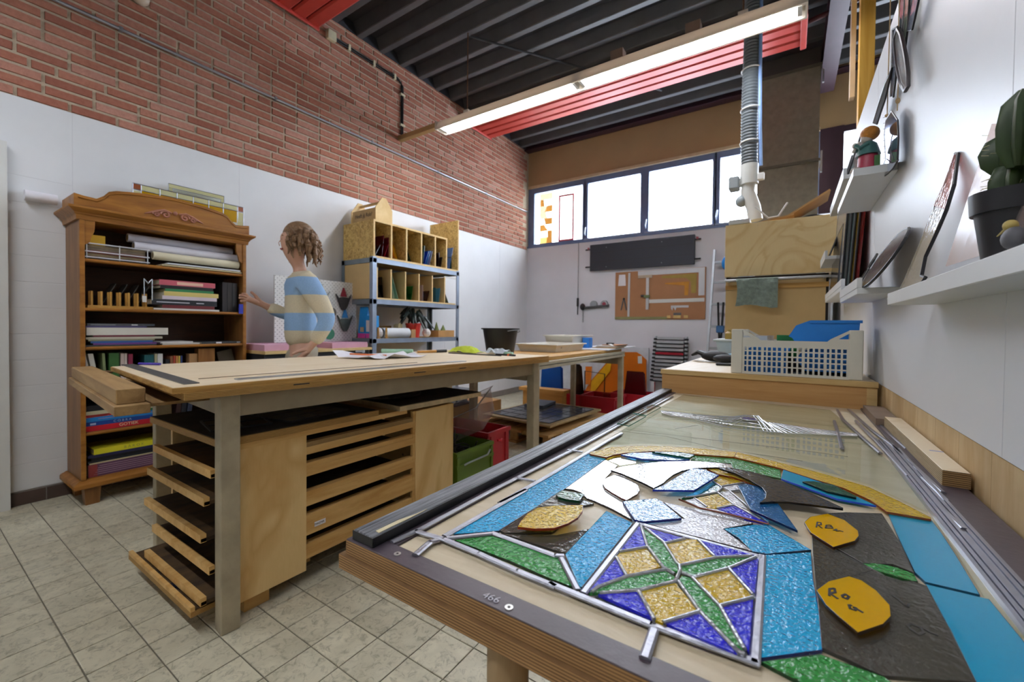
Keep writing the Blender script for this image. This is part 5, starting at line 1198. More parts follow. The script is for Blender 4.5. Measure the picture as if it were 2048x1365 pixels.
cl = thing('mdf_cubby', 'lower MDF cubby box with slots of glass on the second rack shelf', 'cubby box', (-3.45, 3.14, 1.316))
z0, z1 = 1.3165, 1.612
panel(cl, (CX0, 2.585, z0), (CX1, 3.70, z0 + .014), m_mdf, 'floor')
for k, y in enumerate((2.752, 2.935, 3.12, 3.315, 3.512)): panel(cl, (CX0, y, z0 + .0145), (CX1, y + .014, z1), m_mdf, 'upright')
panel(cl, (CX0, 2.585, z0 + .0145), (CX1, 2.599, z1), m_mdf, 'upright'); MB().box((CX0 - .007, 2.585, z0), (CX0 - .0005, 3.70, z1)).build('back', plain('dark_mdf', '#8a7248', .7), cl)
MB().box((RX0 + .006, RY0 + .0045, 1.32), (RX1 - .05, RY0 + .0085, 1.652)).build('end_sheet', m_mdf, cl)
# glass sheets leaning in the slots
def slot_glass(y, z, h_, w_, lean, col, label, th=.0035):
    SL = [(2.566, 2.752), (2.770, 2.945), (2.963, 3.15), (3.168, 3.355), (3.373, 3.535), (3.553, 3.735)] if z > 1.5 else [(2.599, 2.752), (2.766, 2.935), (2.949, 3.12), (3.134, 3.315), (3.329, 3.512), (3.526, 3.70)]
    lo, hi = min(SL, key=lambda q: abs((q[0] + q[1]) / 2 - y)); run = h_ * abs(math.sin(lean))
    y = min(max(y, lo + .004 + (run if lean > 0 else 0)), hi - .004 - (run if lean < 0 else 0))
    R_ = Matrix.Rotation(lean, 3, 'X'); c = Vector((-3.24 - w_ / 2, y, z)) + R_ @ Vector((0, 0, h_ / 2))
    lift = abs(math.sin(lean)) * th / 2 + .0006
    one('glass_sheet', MB().obox(c + Vector((0, 0, lift)), (w_, th, h_), R_), sheet_glass('slot_' + col[1:], col, .2, 30, 1.0, .05, haze=.5), label, 'glass sheet', 'sheet glass in the rack cubbies')
zf, zl = 1.7205, 1.331
for a in ((2.58, zf, .13, .3, -.5, '#3a1018', 'dark red glass sheet leaning left in the first upper slot'), (2.66, zf, .21, .34, -.12, '#5c0f1e', 'tall crimson glass sheet in the first upper slot'), (2.69, zf, .16, .26, -.35, '#a3182c', 'bright red glass sheet in the first upper slot'), (2.735, zf, .2, .3, -.03, '#7a1e28', 'red glass sheet against the first slot wall'),
          (2.80, zf, .12, .25, .5, '#d9961f', 'orange yellow glass sheet in the second upper slot'), (2.84, zf, .18, .28, .42, '#d9b21c', 'yellow glass sheet in the second upper slot'), (2.86, zf, .22, .3, .38, '#a06a18', 'tall amber glass sheet in the second upper slot'),
          (3.0, zf, .15, .25, .45, '#1e3a24', 'dark green glass sheet in the third upper slot'), (3.20, zf, .2, .34, -.1, '#1f5a48', 'teal glass sheet in the fourth upper slot'), (3.22, zf, .16, .28, -.4, '#1c3fae', 'royal blue glass sheet in the fourth upper slot'), (3.25, zf, .17, .26, -.35, '#2a86d4', 'bright blue glass sheet in the fourth upper slot'), (3.29, zf, .17, .26, -.3, '#8a93b8', 'pale lilac glass sheet in the fourth upper slot'),
          (3.43, zf, .16, .3, -.1, '#2a1714', 'nearly black glass sheet in the fifth upper slot'), (3.47, zf, .12, .26, -.2, '#3b2a1e', 'dark brown glass sheet in the fifth upper slot'), (3.61, zf, .26, .26, -.25, '#5f7fb5', 'slate blue glass sheet beside the tall end board'), (3.65, zf, .14, .25, .05, '#4f6b5f', 'mottled green glass sheet beside the tall end board'),
          (2.63, zl, .13, .3, .45, '#20242b', 'dark grey glass sheet in the first lower slot'), (2.68, zl, .2, .36, .1, '#1c1410', 'large black glass sheet in the first lower slot'), (2.82, zl, .27, .34, .35, '#8fb8a4', 'tall pale green glass sheet in the second lower slot'), (2.80, zl, .18, .3, .25, '#b9d4c6', 'pale clear green glass sheet in the second lower slot'),
          (2.99, zl, .12, .3, .3, '#2c5a2e', 'olive green glass sheet in the third lower slot'), (3.03, zl, .15, .34, -.2, '#1f6b2a', 'vivid green glass sheet in the third lower slot'), (3.20, zl, .17, .36, .02, '#c9b8bd', 'pale pink glass sheet in the fourth lower slot'), (3.26, zl, .12, .3, -.3, '#3a2416', 'brown glass sheet in the fourth lower slot'),
          (3.40, zl, .16, .32, .05, '#3f7f9a', 'steel blue glass sheet in the fifth lower slot'), (3.44, zl, .16, .3, -.15, '#5a9ab0', 'light teal glass sheet in the fifth lower slot'), (3.56, zl, .15, .3, .4, '#7d9488', 'grey green glass sheet in the last lower slot'), (3.60, zl, .11, .3, .5, '#8a8f74', 'olive grey glass sheet in the last lower slot')): slot_glass(*a)
one('white_rod', MB().box((-3.24, 3.515, 1.6125), (-3.225, 3.71, 1.628)), m_white, 'white rod lying on the lower cubby by the right post', 'rod')
# wooden tool carrier on top, with handle and lettering
tc = thing('tool_carrier', 'pale wooden tool carrier with a handle and lettering on top of the cubby', 'carrier box', (-3.42, 2.70, 2.056))
m_birch = wood('birch_ply', '#e2c78f', '#cfae72', (3, 3, 3), .5, knots=False)
ya, yb, zq = 2.60, 2.80, 2.056
gab = [(ya, zq), (yb, zq), (yb, zq + .13), ((ya + yb) / 2 + .025, zq + .235), ((ya + yb) / 2 - .025, zq + .235), (ya, zq + .13)]
for x in (-3.26, -3.62): MB().prism([(x, y, z) for y, z in gab], (-.010, 0, 0)).build('gable_end', m_birch, tc)
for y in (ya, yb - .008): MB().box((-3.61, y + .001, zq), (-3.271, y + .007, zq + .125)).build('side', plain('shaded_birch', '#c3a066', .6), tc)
MB().box((-3.61, ya + .008, zq), (-3.271, yb - .009, zq + .008)).build('floor', m_birch, tc)
MB().cyl((-3.612, 2.70, zq + .20), (-3.268, 2.70, zq + .20), .013, 10).build('handle', m_birch, tc, smooth=True)
text_mesh('lettering', 'Heeft jij Rob?', .055, m_black, tc, (-3.44, ya + .0003, zq + .07), (1, 0, 0), (0, 0, 1), .0006, xscale=.85)
# rack shelf three: boxes, plant, tube
z = .9455
def carton(name, x, y, w_, d_, h_, col, label, parts=()):
    t = thing(name, label, 'box', (x, y, z)); MB().box((x - d_ / 2, y - w_ / 2, z), (x + d_ / 2, y + w_ / 2, z + h_)).build('carton', plain('carton_' + col[1:], col, .5), t)
    return t
for k, (y, x, h_, lab) in enumerate(((2.60, -3.42, .30, 'tall blue and pink printed packet, taller of the two beside the rack post'), (2.60, -3.30, .215, 'shorter blue and white printed packet beside the rack post'))):
    t = thing('printed_packet', lab, 'packet', (x, y, z), 0, 'blue printed packets')
    w_ = .115
    c = [Vector((x - w_ / 2, y - .03, z)), Vector((x + w_ / 2, y - .03, z)), Vector((x + w_ / 2, y + .03, z)), Vector((x - w_ / 2, y + .03, z))]
    top = [p + Vector((0, .026 if p.y < y else -.026, h_)) for p in c] if k == 0 else [p + Vector((0, 0, h_)) for p in c]
    MB().loft([c, top]).build('body', plain('packet_blue', '#1f8fd6', .4), t)
    f0 = y - .0312
    MB().box((x - w_ / 2 + .001, f0 - .001, z + .001), (x + w_ / 2 - .001, f0, z + .045)).build('pink_band', plain('packet_pink', '#d23f9a', .4), t)
    if k == 1: MB().box((x - w_ / 2 + .008, f0 - .001, z + .062), (x + w_ / 2 - .008, f0, z + .17)).build('white_panel', m_white, t)
    else:
        MB().box((x - .02, f0 - .001, z + .06), (x + .035, f0, z + .105)).build('picture_panel', plain('packet_picture', '#b9a987', .6), t)
pk = [o for o in COL.objects if o.name.startswith('printed_packet')]
pt = thing('potted_plant', 'dark leafed succulent in a bright red pot on the rack', 'plant', (-3.34, 3.16, z))
PXp, PYp = -3.34, 3.16
MB().lathe((PXp, PYp, z), [(.004, 0), (.062, 0), (.078, .13), (.083, .13), (.083, .15), (.072, .15), (.06, .012), (.004, .012)], 22).build('pot', plain('red_pot_glaze', '#d4392f', .35), pt, smooth=True)
MB().lathe((PXp, PYp, z + .13), [(.004, 0), (.071, 0), (.071, .006), (.004, .006)], 16).build('soil', plain('potting_soil', '#2a2019', .9), pt)
m_suc = plain('dark_green_leaf', '#22302e', .4, 0, .2); rr = random.Random(6)
for k in range(26):
    a = rr.uniform(0, 2 * PI); r = rr.uniform(.10, .23); up = rr.uniform(.02, .13); w_ = rr.uniform(.012, .02)
    if math.cos(a) < -.2: r = min(r, .14)
    p0 = Vector((PXp, PYp, z + .14)); p1 = p0 + Vector((math.cos(a) * r * .5, math.sin(a) * r * .5, up + .05)); p2 = p0 + Vector((math.cos(a) * r, math.sin(a) * r, up - rr.uniform(0, .12)))
    pts = [p0.lerp(p1, t_ / 3) for t_ in range(4)] + [p1.lerp(p2, t_ / 3) for t_ in range(1, 4)]
    MB().tube(pts, w_, 6, [.006, w_ * .7, w_, w_, w_ * .9, w_ * .6, .003]).build('leaf', m_suc, pt, smooth=True)
t = thing('white_tube', 'thick white cardboard tube lying on the rack shelf', 'tube', (-3.30, 2.85, z)); R0 = .05
rings = []
for x_, r in ((0, R0), (.30, R0), (.30, R0 - .008), (0, R0 - .008)): rings.append([Vector((-3.285 + .03 * (x_ / .3) + r * math.cos(a) * .2 * 0 + (r * math.cos(a)), 2.70 + x_, z + R0 + r * math.sin(a))) for a in [2 * PI * k / 22 for k in range(22)]])
MB().loft(rings + [rings[0]], caps=False).build('tube', plain('white_card_tube', '#d6dadd', .5), t, smooth=True)
one('crumpled_bag', MB().ball((-3.28, 2.655, z + .052), .052, 10, 7, (.9, .8, 1)), plain('white_plastic_bag', '#d9d3cf', .5, 0, .1), 'crumpled white bag at the left end of the third rack shelf', 'bag')
for k, (y, lab) in enumerate(((2.615, 'wooden clothes-peg stand at the rack post'), (2.712, 'wooden clothes-peg stand beside the white tube'))):
    t = thing('wooden_jig', lab, 'jig', (-3.235, y, z), 0, 'small wooden jigs')
    for d in (-.008, .008): MB().cyl((-3.235, y + d, z + .006), (-3.235, y + d * .6, z + .105), .005, 6).build('stick', m_peg, t)
    MB().box((-3.25, y - .016, z), (-3.22, y + .016, z + .006)).build('foot', m_peg, t)
one('carton_box', box((-3.62, 2.82, z), (-3.5, 3.0, z + .12)), plain('brown_carton', '#8a6a3a', .7), 'brown carton at the back of the third rack shelf', 'box')
one('carton_box', box((-3.62, 2.70, z), (-3.5, 2.81, z + .09)), plain('dark_carton', '#4a3728', .7), 'dark brown carton at the back of the third rack shelf', 'box')
t = thing('candle_bundle', 'bundle of pale rolled candles standing behind the white tube', 'bundle', (-3.37, 2.99, z)); rr = random.Random(3)
for k in range(14): MB().cyl((-3.40 + (k % 4) * .02, 2.955 + (k // 4) * .021, z), (-3.40 + (k % 4) * .02, 2.955 + (k // 4) * .021, z + .14 + rr.uniform(-.01, .01)), .0085, 8).build('candle', plain('ivory_wax', '#dccfa4', .5), t, smooth=True)
one('small_carton', box((-3.27, 3.02, z), (-3.22, 3.08, z + .085)), plain('tan_card', '#b48a5a', .6), 'small tan carton in front of the candle bundle', 'box')
one('white_bundle', MB().ball((-3.30, 3.315, z + .048), .048, 10, 7, (.9, 1.1, 1)), plain('white_plastic_bag', '#d9d3cf', .5, 0, .1), 'round white bundle right of the red pot', 'bundle')
t = thing('open_carton', 'low open tan carton with plants at the right end of the rack shelf', 'box', (-3.30, 3.55, z))
MB().box((-3.38, 3.43, z), (-3.23, 3.69, z + .006)).build('floor', plain('tan_carton', '#b98a52', .7), t)
for a, b_ in (((-3.235, 3.43), (-3.23, 3.69)), ((-3.38, 3.43), (-3.375, 3.69)), ((-3.375, 3.43), (-3.235, 3.435)), ((-3.375, 3.685), (-3.235, 3.69))): MB().box((a[0], a[1], z + .006), (b_[0], b_[1], z + .075)).build('wall', plain('tan_carton', '#b98a52', .7), t)
for k, (y, h_, c, lab) in enumerate(((3.47, .16, '#5f6b2e', 'small olive seedling in the open carton'), (3.58, .13, '#7c8a4a', 'pale green pyramid shaped ornament in the open carton'))):
    o = MB().lathe((-3.30, y, z + .0065), [(.035, 0), (.04, .05), (.022, .09), (.003, h_)], 5 if k else 8).build('seedling' if not k else 'pyramid_ornament', plain('seedling_%d' % k, c, .6, 0, .3, 30), None); tag(o, lab, 'plant' if not k else 'ornament')

# ================================================================== LOW DESK, PEGBOARD
dk = thing('low_desk', 'dark low desk with a pale top standing against the left wall', 'desk', (-3.45, 2.0, 0))
MB().box((-3.70, 1.57, .845), (-3.20, 2.52, .868)).build('top', m_birch, dk); MB().box((-3.69, 1.575, .12), (-3.22, 2.50, .8445)).build('carcass', plain('dark_desk', '#1d1e22', .5), dk)
MB().box((-3.2195, 1.60, .25), (-3.215, 2.02, .80)).build('door', plain('dusky_pink_door', '#8a6f6c', .5), dk)
for y in (1.58, 2.44): MB().box((-3.68, y, 0), (-3.24, y + .05, .12)).build('foot', plain('dark_desk', '#1d1e22', .5), dk)
m_pink = plain('pink_foam', '#cf9fb4', .7, 0, .06)
one('pink_board', box((-3.66, 1.585, .8685), (-3.24, 1.97, .915)), m_pink, 'pink foam slab at the left end of the low desk', 'foam slab')
one('pink_board', box((-3.60, 2.14, .8685), (-3.24, 2.50, .915)), m_pink, 'pink foam slab at the right end of the low desk', 'foam slab')
def peg_mat():
    b = N('perforated_white_board'); s = b.n('ShaderNodeSeparateXYZ'); b.l(b.n('ShaderNodeTexCoord').outputs['Object'], s.inputs[0])
    fy = b.math('SUBTRACT', b.math('FRACT', b.math('MULTIPLY', b.math('ADD', s.outputs['Y'], s.outputs['Z']), 28.0)), .5); fz = b.math('SUBTRACT', b.math('FRACT', b.math('MULTIPLY', b.math('SUBTRACT', s.outputs['Y'], s.outputs['Z']), 28.0)), .5)
    d = b.math('ADD', b.math('MULTIPLY', fy, fy), b.math('MULTIPLY', fz, fz))
    b.bsdf(b.ramp(d, [(.022, C('#9a9c9c')), (.035, C('#dfe1df'))]), .5); return b.m
PXB = -3.52
pg = thing('pegboard', 'white perforated board with masks and discs standing on the low desk', 'pegboard', (PXB, 2.2, .916))
MB().box((PXB - .012, 1.80, .916), (PXB, 2.585, 1.475)).build('board', peg_mat(), pg, bevel=.002)
def mask(y, zb, hat, face, label):
    t = thing('horned_mask', label, 'mask', (PXB + .002, y, zb - .06), 0, 'horned masks on the pegboard')
    pts = [(-.062, .062), (-.036, .026), (-.026, .034), (.026, .034), (.036, .026), (.062, .062), (.04, .0), (.028, -.035), (.012, -.06), (-.012, -.06), (-.028, -.035), (-.04, .0)]
    MB().prism([(PXB + .002, y + a * 1.35, zb + b_ * 1.25) for a, b_ in pts], (.02, 0, 0)).build('face', plain('mask_' + face[1:], face, .5, 0, .2, 40), t, bevel=.003)
    MB().prism([(PXB + .004, y - .03, zb + .052), (PXB + .004, y + .03, zb + .052), (PXB + .004, y + .003, zb + .135), (PXB + .004, y - .003, zb + .135)], (.015, 0, 0)).build('pointed_cap', plain('cap_' + hat[1:], hat, .5), t)
mask(2.435, 1.285, '#8a1f33', '#2b2a2c', 'black horned mask with a dark red pointed cap on the pegboard')
mask(2.45, 1.085, '#1f7fc0', '#4a544e', 'grey green horned mask with a blue pointed cap on the pegboard')
mask(2.21, 1.30, '#9fa7a6', '#a9b0ad', 'pale grey horned mask behind the walking person')
for y, zz, r, c, lab in ((2.318, 1.185, .044, '#8f8c86', 'grey round disc on the pegboard'), (2.295, .985, .05, '#5aa586', 'green round disc low on the pegboard')):
    one('glass_disc', MB().cyl((PXB + .0005, y, zz), (PXB + .008, y, zz), r, 24), sheet_glass('disc_' + c[1:], c, .2, 40, .8, .1, haze=.8), lab, 'disc', 'discs on the pegboard')

# ================================================================== PERSON walking along the aisle
def skin_mesh(name, joints, edges, mat, parent, sub=2):
    """joint chain with a radius per joint -> one continuous surface (Skin + Subdivision, baked)"""
    me = bpy.data.meshes.new(name + '_src'); ks = list(joints); ix = {k: i for i, k in enumerate(ks)}
    me.from_pydata([tuple(joints[k][0]) for k in ks], [(ix[a], ix[b_]) for a, b_ in edges], [])
    o = bpy.data.objects.new(name + '_src', me); COL.objects.link(o)
    sk = o.modifiers.new('skin', 'SKIN'); sk.use_smooth_shade = True; sk.branch_smoothing = .6
    for i, k in enumerate(ks):
        r = joints[k][1]; r = r if isinstance(r, tuple) else (r, r)
        me.skin_vertices[0].data[i].radius = r; me.skin_vertices[0].data[i].use_root = (i == 0)
    sb = o.modifiers.new('sub', 'SUBSURF'); sb.levels = sub; sb.render_levels = sub
    dg = bpy.context.evaluated_depsgraph_get(); m2 = o.evaluated_get(dg).to_mesh()
    mb = MB(); mb.add([v.co.copy() for v in m2.vertices], [tuple(p.vertices) for p in m2.polygons]); o.evaluated_get(dg).to_mesh_clear(); bpy.data.objects.remove(o)
    return mb.build(name, mat, parent, smooth=True)
PXX, PYY = -2.74, 1.585
ang = math.atan2(-.93, -.36)                       # walking direction
fx = Vector((math.cos(ang), math.sin(ang), 0)); lf = Vector((-fx.y, fx.x, 0))
def B(f, l, z): return Vector((PXX, PYY, 0)) + fx * f + lf * l + Vector((0, 0, z))
pe = thing('person', 'person in a blue and cream striped sweater walking past the pegboard', 'person', (PXX, PYY, 0))
m_skin = plain('skin', '#c69a83', .5, 0, .06)
body = {'pel': (B(0, 0, .93), (.11, .085)), 'bel': (B(.01, 0, 1.06), (.10, .08)), 'che': (B(.02, 0, 1.24), (.11, .085)), 'sho': (B(.01, 0, 1.38), (.075, .065)), 'nek': (B(.02, 0, 1.46), .041), 'hea': (B(.055, 0, 1.54), (.074, .066)), 'crn': (B(.05, 0, 1.625), (.112, .1)), 'top': (B(.035, 0, 1.68), .085)}
E_ = [('pel', 'bel'), ('bel', 'che'), ('che', 'sho'), ('sho', 'nek'), ('nek', 'hea'), ('hea', 'crn'), ('crn', 'top')]
arms = {}
for s_, nm, el, wr, hd in ((1, 'L', B(-.12, .23, 1.10), B(-.02, .22, .92), B(.04, .20, .86)), (-1, 'R', B(.02, -.21, 1.12), B(.22, -.17, 1.20), B(.29, -.14, 1.23))):
    body['sh' + nm] = (B(0, s_ * .165, 1.365), .052); body['el' + nm] = (el, .038); body['wr' + nm] = (wr, .027); body['pa' + nm] = (hd, (.036, .018))
    E_ += [('sho', 'sh' + nm), ('sh' + nm, 'el' + nm), ('el' + nm, 'wr' + nm), ('wr' + nm, 'pa' + nm)]
    d = (hd - wr).normalized(); side = d.cross(lf if abs(d.dot(lf)) < .9 else fx).normalized()
    for q in range(4):
        a = hd + side * (.024 - .016 * q); L = (.07, .08, .075, .058)[q]
        body['f%s%d' % (nm, q)] = (a + d * L * .55, .0085); body['g%s%d' % (nm, q)] = (a + d * L + Vector((0, 0, -.012)), .007)
        E_ += [('pa' + nm, 'f%s%d' % (nm, q)), ('f%s%d' % (nm, q), 'g%s%d' % (nm, q))]
    body['t' + nm] = (wr.lerp(hd, .6) + side * .04 + d * .02, .0095); body['u' + nm] = (wr.lerp(hd, .6) + side * .05 + d * .055, .008); E_ += [('wr' + nm, 't' + nm), ('t' + nm, 'u' + nm)]
for s_, nm, kn, an, toe in ((1, 'L', B(.14, .10, .50), B(.16, .10, .09), B(.30, .11, .035)), (-1, 'R', B(.02, -.10, .49), B(-.25, -.10, .13), B(-.15, -.10, .035))):
    body['hp' + nm] = (B(.0, s_ * .095, .86), .088); body['kn' + nm] = (kn, .058); body['an' + nm] = (an, .04); body['to' + nm] = (toe, .03)
    E_ += [('pel', 'hp' + nm), ('hp' + nm, 'kn' + nm), ('kn' + nm, 'an' + nm), ('an' + nm, 'to' + nm)]
skin_mesh('body', body, E_, m_skin, pe)
def stripe_mat():
    b = N('striped_sweater'); s = b.n('ShaderNodeSeparateXYZ'); b.l(b.n('ShaderNodeTexCoord').outputs['Object'], s.inputs[0])
    w = b.math('FRACT', b.math('MULTIPLY', b.math('ADD', s.outputs['Z'], .005), 4.35)); n = b.noise(b.coord('Object'), 120, 3)
    c = b.mix(b.math('GREATER_THAN', w, .5), C('#cfc4a8'), C('#8fb0d4')); c = b.mix(.15, c, b.ramp(n, [(.3, (.3, .3, .3, 1)), (.7, (1, 1, 1, 1))]), 'MULTIPLY')
    b.bsdf(c, .9, 0, b.bump(n, .4, .004), .1); return b.m
sw = {'a': (B(0, 0, .90), (.15, .115)), 'b': (B(.01, 0, 1.05), (.145, .11)), 'c': (B(.02, 0, 1.24), (.15, .115)), 'd': (B(.01, 0, 1.37), (.10, .085)), 'e': (B(.025, 0, 1.425), .066)}
SE = [('a', 'b'), ('b', 'c'), ('c', 'd'), ('d', 'e')]
for nm in 'LR':
    for k, r in (('sh', .078), ('el', .058), ('wr', .042)): sw[k + nm] = (body[k + nm][0] if k != 'wr' else body['el' + nm][0].lerp(body['wr' + nm][0], .88), r)
    SE += [('d', 'sh' + nm), ('sh' + nm, 'el' + nm), ('el' + nm, 'wr' + nm)]
skin_mesh('sweater', sw, SE, stripe_mat(), pe)
tro = {'w': (B(0, 0, .955), (.135, .11)), 'p': (B(0, 0, .88), (.14, .115))}; TE = [('w', 'p')]
for nm in 'LR':
    for k, r in (('hp', .105), ('kn', .08), ('an', .07)): tro[k + nm] = (body[k + nm][0] + (Vector((0, 0, .03)) if k == 'an' else Vector()), r)
    TE += [('p', 'hp' + nm), ('hp' + nm, 'kn' + nm), ('kn' + nm, 'an' + nm)]
skin_mesh('trousers', tro, TE, plain('beige_trousers', '#a49a86', .8, 0, .1, 20), pe)
for nm in 'LR':
    a, t_ = body['an' + nm][0], body['to' + nm][0]
    skin_mesh('shoe', {'h': (Vector((a.x, a.y, t_.z + .012)) - fx * .03, .042), 'm': (Vector((a.x, a.y, t_.z + .01)).lerp(t_, .5), .043), 't': (t_ + fx * .03 + Vector((0, 0, .004)), .036)}, [('h', 'm'), ('m', 't')], plain('shoe_leather', '#2b2725', .4), pe, 1)
# face
hc = B(.036, 0, 1.615)
def HP(f, l, z): return hc + fx * f + lf * l + Vector((0, 0, z))
MB().loft([[HP(.085 + .006 * math.cos(a), .012 * math.sin(a), .012) for a in [0, 2, 4]], [HP(.105, .008 * math.sin(a), -.012 + .004 * math.cos(a)) for a in [0, 2, 4]], [HP(.098, .016 * math.sin(a), -.03 + .006 * math.cos(a)) for a in [0, 2, 4]]]).build('nose', m_skin, pe, smooth=True)
for s_ in (-1, 1):
    MB().ball(HP(.078, s_ * .032, .008), .011, 10, 8).build('eye', plain('eye_white', '#e8e4de', .2), pe, smooth=True); MB().ball(HP(.087, s_ * .032, .008), .0048, 8, 6).build('iris', plain('iris_brown', '#3a2a1e', .2), pe, smooth=True)
    MB().tube([HP(.086, s_ * .016, .03), HP(.088, s_ * .034, .034), HP(.076, s_ * .05, .028)], .0035, 6).build('eyebrow', plain('hair_brown', '#7a5c42', .6), pe)
    MB().ball(HP(0, s_ * .085, -.005), .028, 10, 8, (.6, .35, 1)).build('ear', m_skin, pe, smooth=True)
MB().tube([HP(.083, -.022, -.052), HP(.092, 0, -.050), HP(.083, .022, -.052)], .0055, 6).build('mouth', plain('lips', '#a3605a', .45), pe, smooth=True)
m_hair = plain('curly_brown_hair', '#7d6146', .6, 0, .3, 40)
MB().ball(HP(-.019, 0, .045), .104, 18, 12, (.95, .98, .95)).build('hair_cap', m_hair, pe, smooth=True)
rr = random.Random(12)
for k in range(110):
    a = rr.uniform(.75, 2 * PI - .75); el = rr.uniform(.1, 1.25); r0 = .098
    st_ = HP(-.015 + math.cos(a) * r0 * math.cos(el), math.sin(a) * r0 * math.cos(el), .03 + r0 * math.sin(el)); L = rr.uniform(.10, .22); out = Vector((0, 0, 0)) + fx * math.cos(a) + lf * math.sin(a)
    ph = rr.uniform(0, 6.3); pts = []
    for q in range(9):
        u = q / 8; pts.append(st_ + out * (.03 * math.sin(u * 2.2) + .012 * math.cos(ph + u * 14)) + fx * -.012 * u + lf * .012 * math.sin(ph + u * 14) + Vector((0, 0, -L * u)))
    MB().tube(pts, .009, 5, [.010, .012, .013, .012, .012, .011, .010, .008, .003]).build('hair_lock', m_hair, pe, smooth=True)
# ================================================================== BACK WALL: heater, tool board, ladders
YW = YB - .001
hp = thing('dark_wall_heater', 'long dark grey radiant panel hanging on the back wall under the window', 'heater panel', (-1.82, YW - .04, 1.93))
m_anth = plain('anthracite_panel', '#2b2f3a', .45, .2, .06, 4)
MB().box((-2.56, YW - .06, 1.93), (-1.075, YW - .028, 2.327)).build('panel', m_anth, hp, bevel=.003)
for z in (2.06, 2.20): MB().box((-2.555, YW - .0615, z), (-1.08, YW - .0602, z + .006)).build('panel_crease', m_black, hp)
for x in (-2.30, -1.50):
    for z in (1.98, 2.27): MB().cyl((x, YW - .0625, z), (x, YW - .060, z), .006, 8).build('rivet', m_grey, hp)
for x, z, s_ in ((-2.56, 2.26, -1), (-2.56, 1.995, -1), (-1.075, 2.26, 1), (-1.075, 2.0, 1)):
    MB().cyl((x, YW - .045, z), (x + s_ * .075, YW - .045, z), .011, 10).build('pipe_stub', m_black, hp, smooth=True)
    if z > 2.1: MB().cyl((x + s_ * .03, YW - .045, z), (x + s_ * .03, YW - .045, z + .03), .016, 8).build('valve', plain('pink_valve', '#b9606a', .5), hp)
for x in (-2.2, -1.4): MB().box((x, YW - .028, 2.0), (x + .05, YW, 2.26)).build('wall_bracket', m_grey, hp)
tb = thing('tool_board', 'brown hardboard tool board with rulers and squares on the back wall', 'tool board', (-1.55, YW - .01, 1.195))
MB().box((-2.168, YW - .018, 1.195), (-.937, YW - .001, 1.890)).build('board', plain('hardboard', '#a9774f', .6, 0, .06, 5), tb, bevel=.001)
MB().box((-2.168, YW - .022, 1.197), (-1.42, YW - .0185, 1.232)).build('green_strip', plain('sage_strip', '#8a8a5c', .6), tb)
YT = YW - .0185
def btool(name, pts, mat, label, cat, th=.004): return one(name, MB().prism([(x, YT, z) for x, z in pts], (0, -th, 0)), mat, label, cat)
m_wsteel = plain('pale_steel', '#c9cbce', .35, .4, .04)
btool('paper_slip', [(-2.115, 1.852), (-2.02, 1.852), (-2.01, 1.688), (-2.125, 1.688)], plain('white_paper', '#e9e8ee', .7, 0, .04), 'white paper slip pinned on the tool board', 'paper', .001)
btool('steel_strip', [(-1.975, 1.87), (-1.945, 1.87), (-1.95, 1.235), (-1.98, 1.235)], m_wsteel, 'tall narrow steel strip on the tool board', 'strip')
btool('carpenter_square', [(-1.834, 1.885), (-.950, 1.885), (-.950, 1.513), (-1.025, 1.513), (-1.025, 1.822), (-1.834, 1.822)], m_wsteel, 'large white steel square across the top of the tool board', 'square')
btool('wooden_square', [(-1.50, 1.80), (-1.05, 1.81), (-1.055, 1.548), (-1.115, 1.548), (-1.12, 1.70), (-1.18, 1.755), (-1.50, 1.77)], plain('olive_wood', '#a08a3c', .6), 'olive wooden square on the tool board', 'square')
btool('orange_square', [(-1.456, 1.70), (-1.143, 1.705), (-1.155, 1.52), (-1.20, 1.52), (-1.20, 1.655), (-1.456, 1.685)], plain('orange_wood', '#c98a22', .6), 'orange wooden square on the tool board', 'square')
t = thing('marking_gauge', 'tall pale marking gauge with a crossbar on the tool board', 'gauge', (-1.69, YT, 1.335))
MB().box((-1.715, YT - .012, 1.335), (-1.675, YT, 1.80)).build('stem', m_wsteel, t); MB().box((-1.83, YT - .014, 1.785), (-1.63, YT - .0005, 1.825)).build('crossbar', plain('gauge_wood', '#b9a892', .5), t)
MB().box((-1.74, YT - .03, 1.50), (-1.66, YT - .0125, 1.54)).build('slider', plain('gauge_green', '#6d7a50', .5), t); MB().cyl((-1.78, YT - .02, 1.53), (-1.741, YT - .02, 1.53), .014, 10).build('knob', m_black, t)
btool('white_ruler', [(-1.672, 1.475), (-.95, 1.48), (-.95, 1.43), (-1.672, 1.425)], m_white, 'long white ruler across the lower tool board', 'ruler')
btool('caliper', [(-1.373, 1.385), (-1.145, 1.385), (-1.145, 1.355), (-1.30, 1.355), (-1.315, 1.315), (-1.335, 1.355), (-1.345, 1.355), (-1.355, 1.315), (-1.373, 1.345)], m_wsteel, 'grey vernier caliper on the tool board', 'caliper')
for x, w_, lab in ((-1.394, .05, 'left small wooden block on the tool board edge'), (-1.286, .10, 'middle wooden block holding a steel scraper on the tool board'), (-1.173, .055, 'right small wooden block on the tool board edge')):
    t = thing('wooden_block', lab, 'block', (x, YT - .012, 1.208), 0, 'wooden blocks on the tool board'); MB().box((x - w_ / 2, YT - .026, 1.21), (x + w_ / 2, YT - .004, 1.25)).build('block', plain('pale_block', '#d6b676', .6), t, bevel=.003)
    if w_ == .10: MB().box((x - .05, YT - .015, 1.2505), (x + .05, YT - .011, 1.285)).build('scraper_blade', m_steel, t)
t = thing('pliers', 'grey pliers hanging open on the tool board', 'pliers', (-2.03, YT, 1.325))
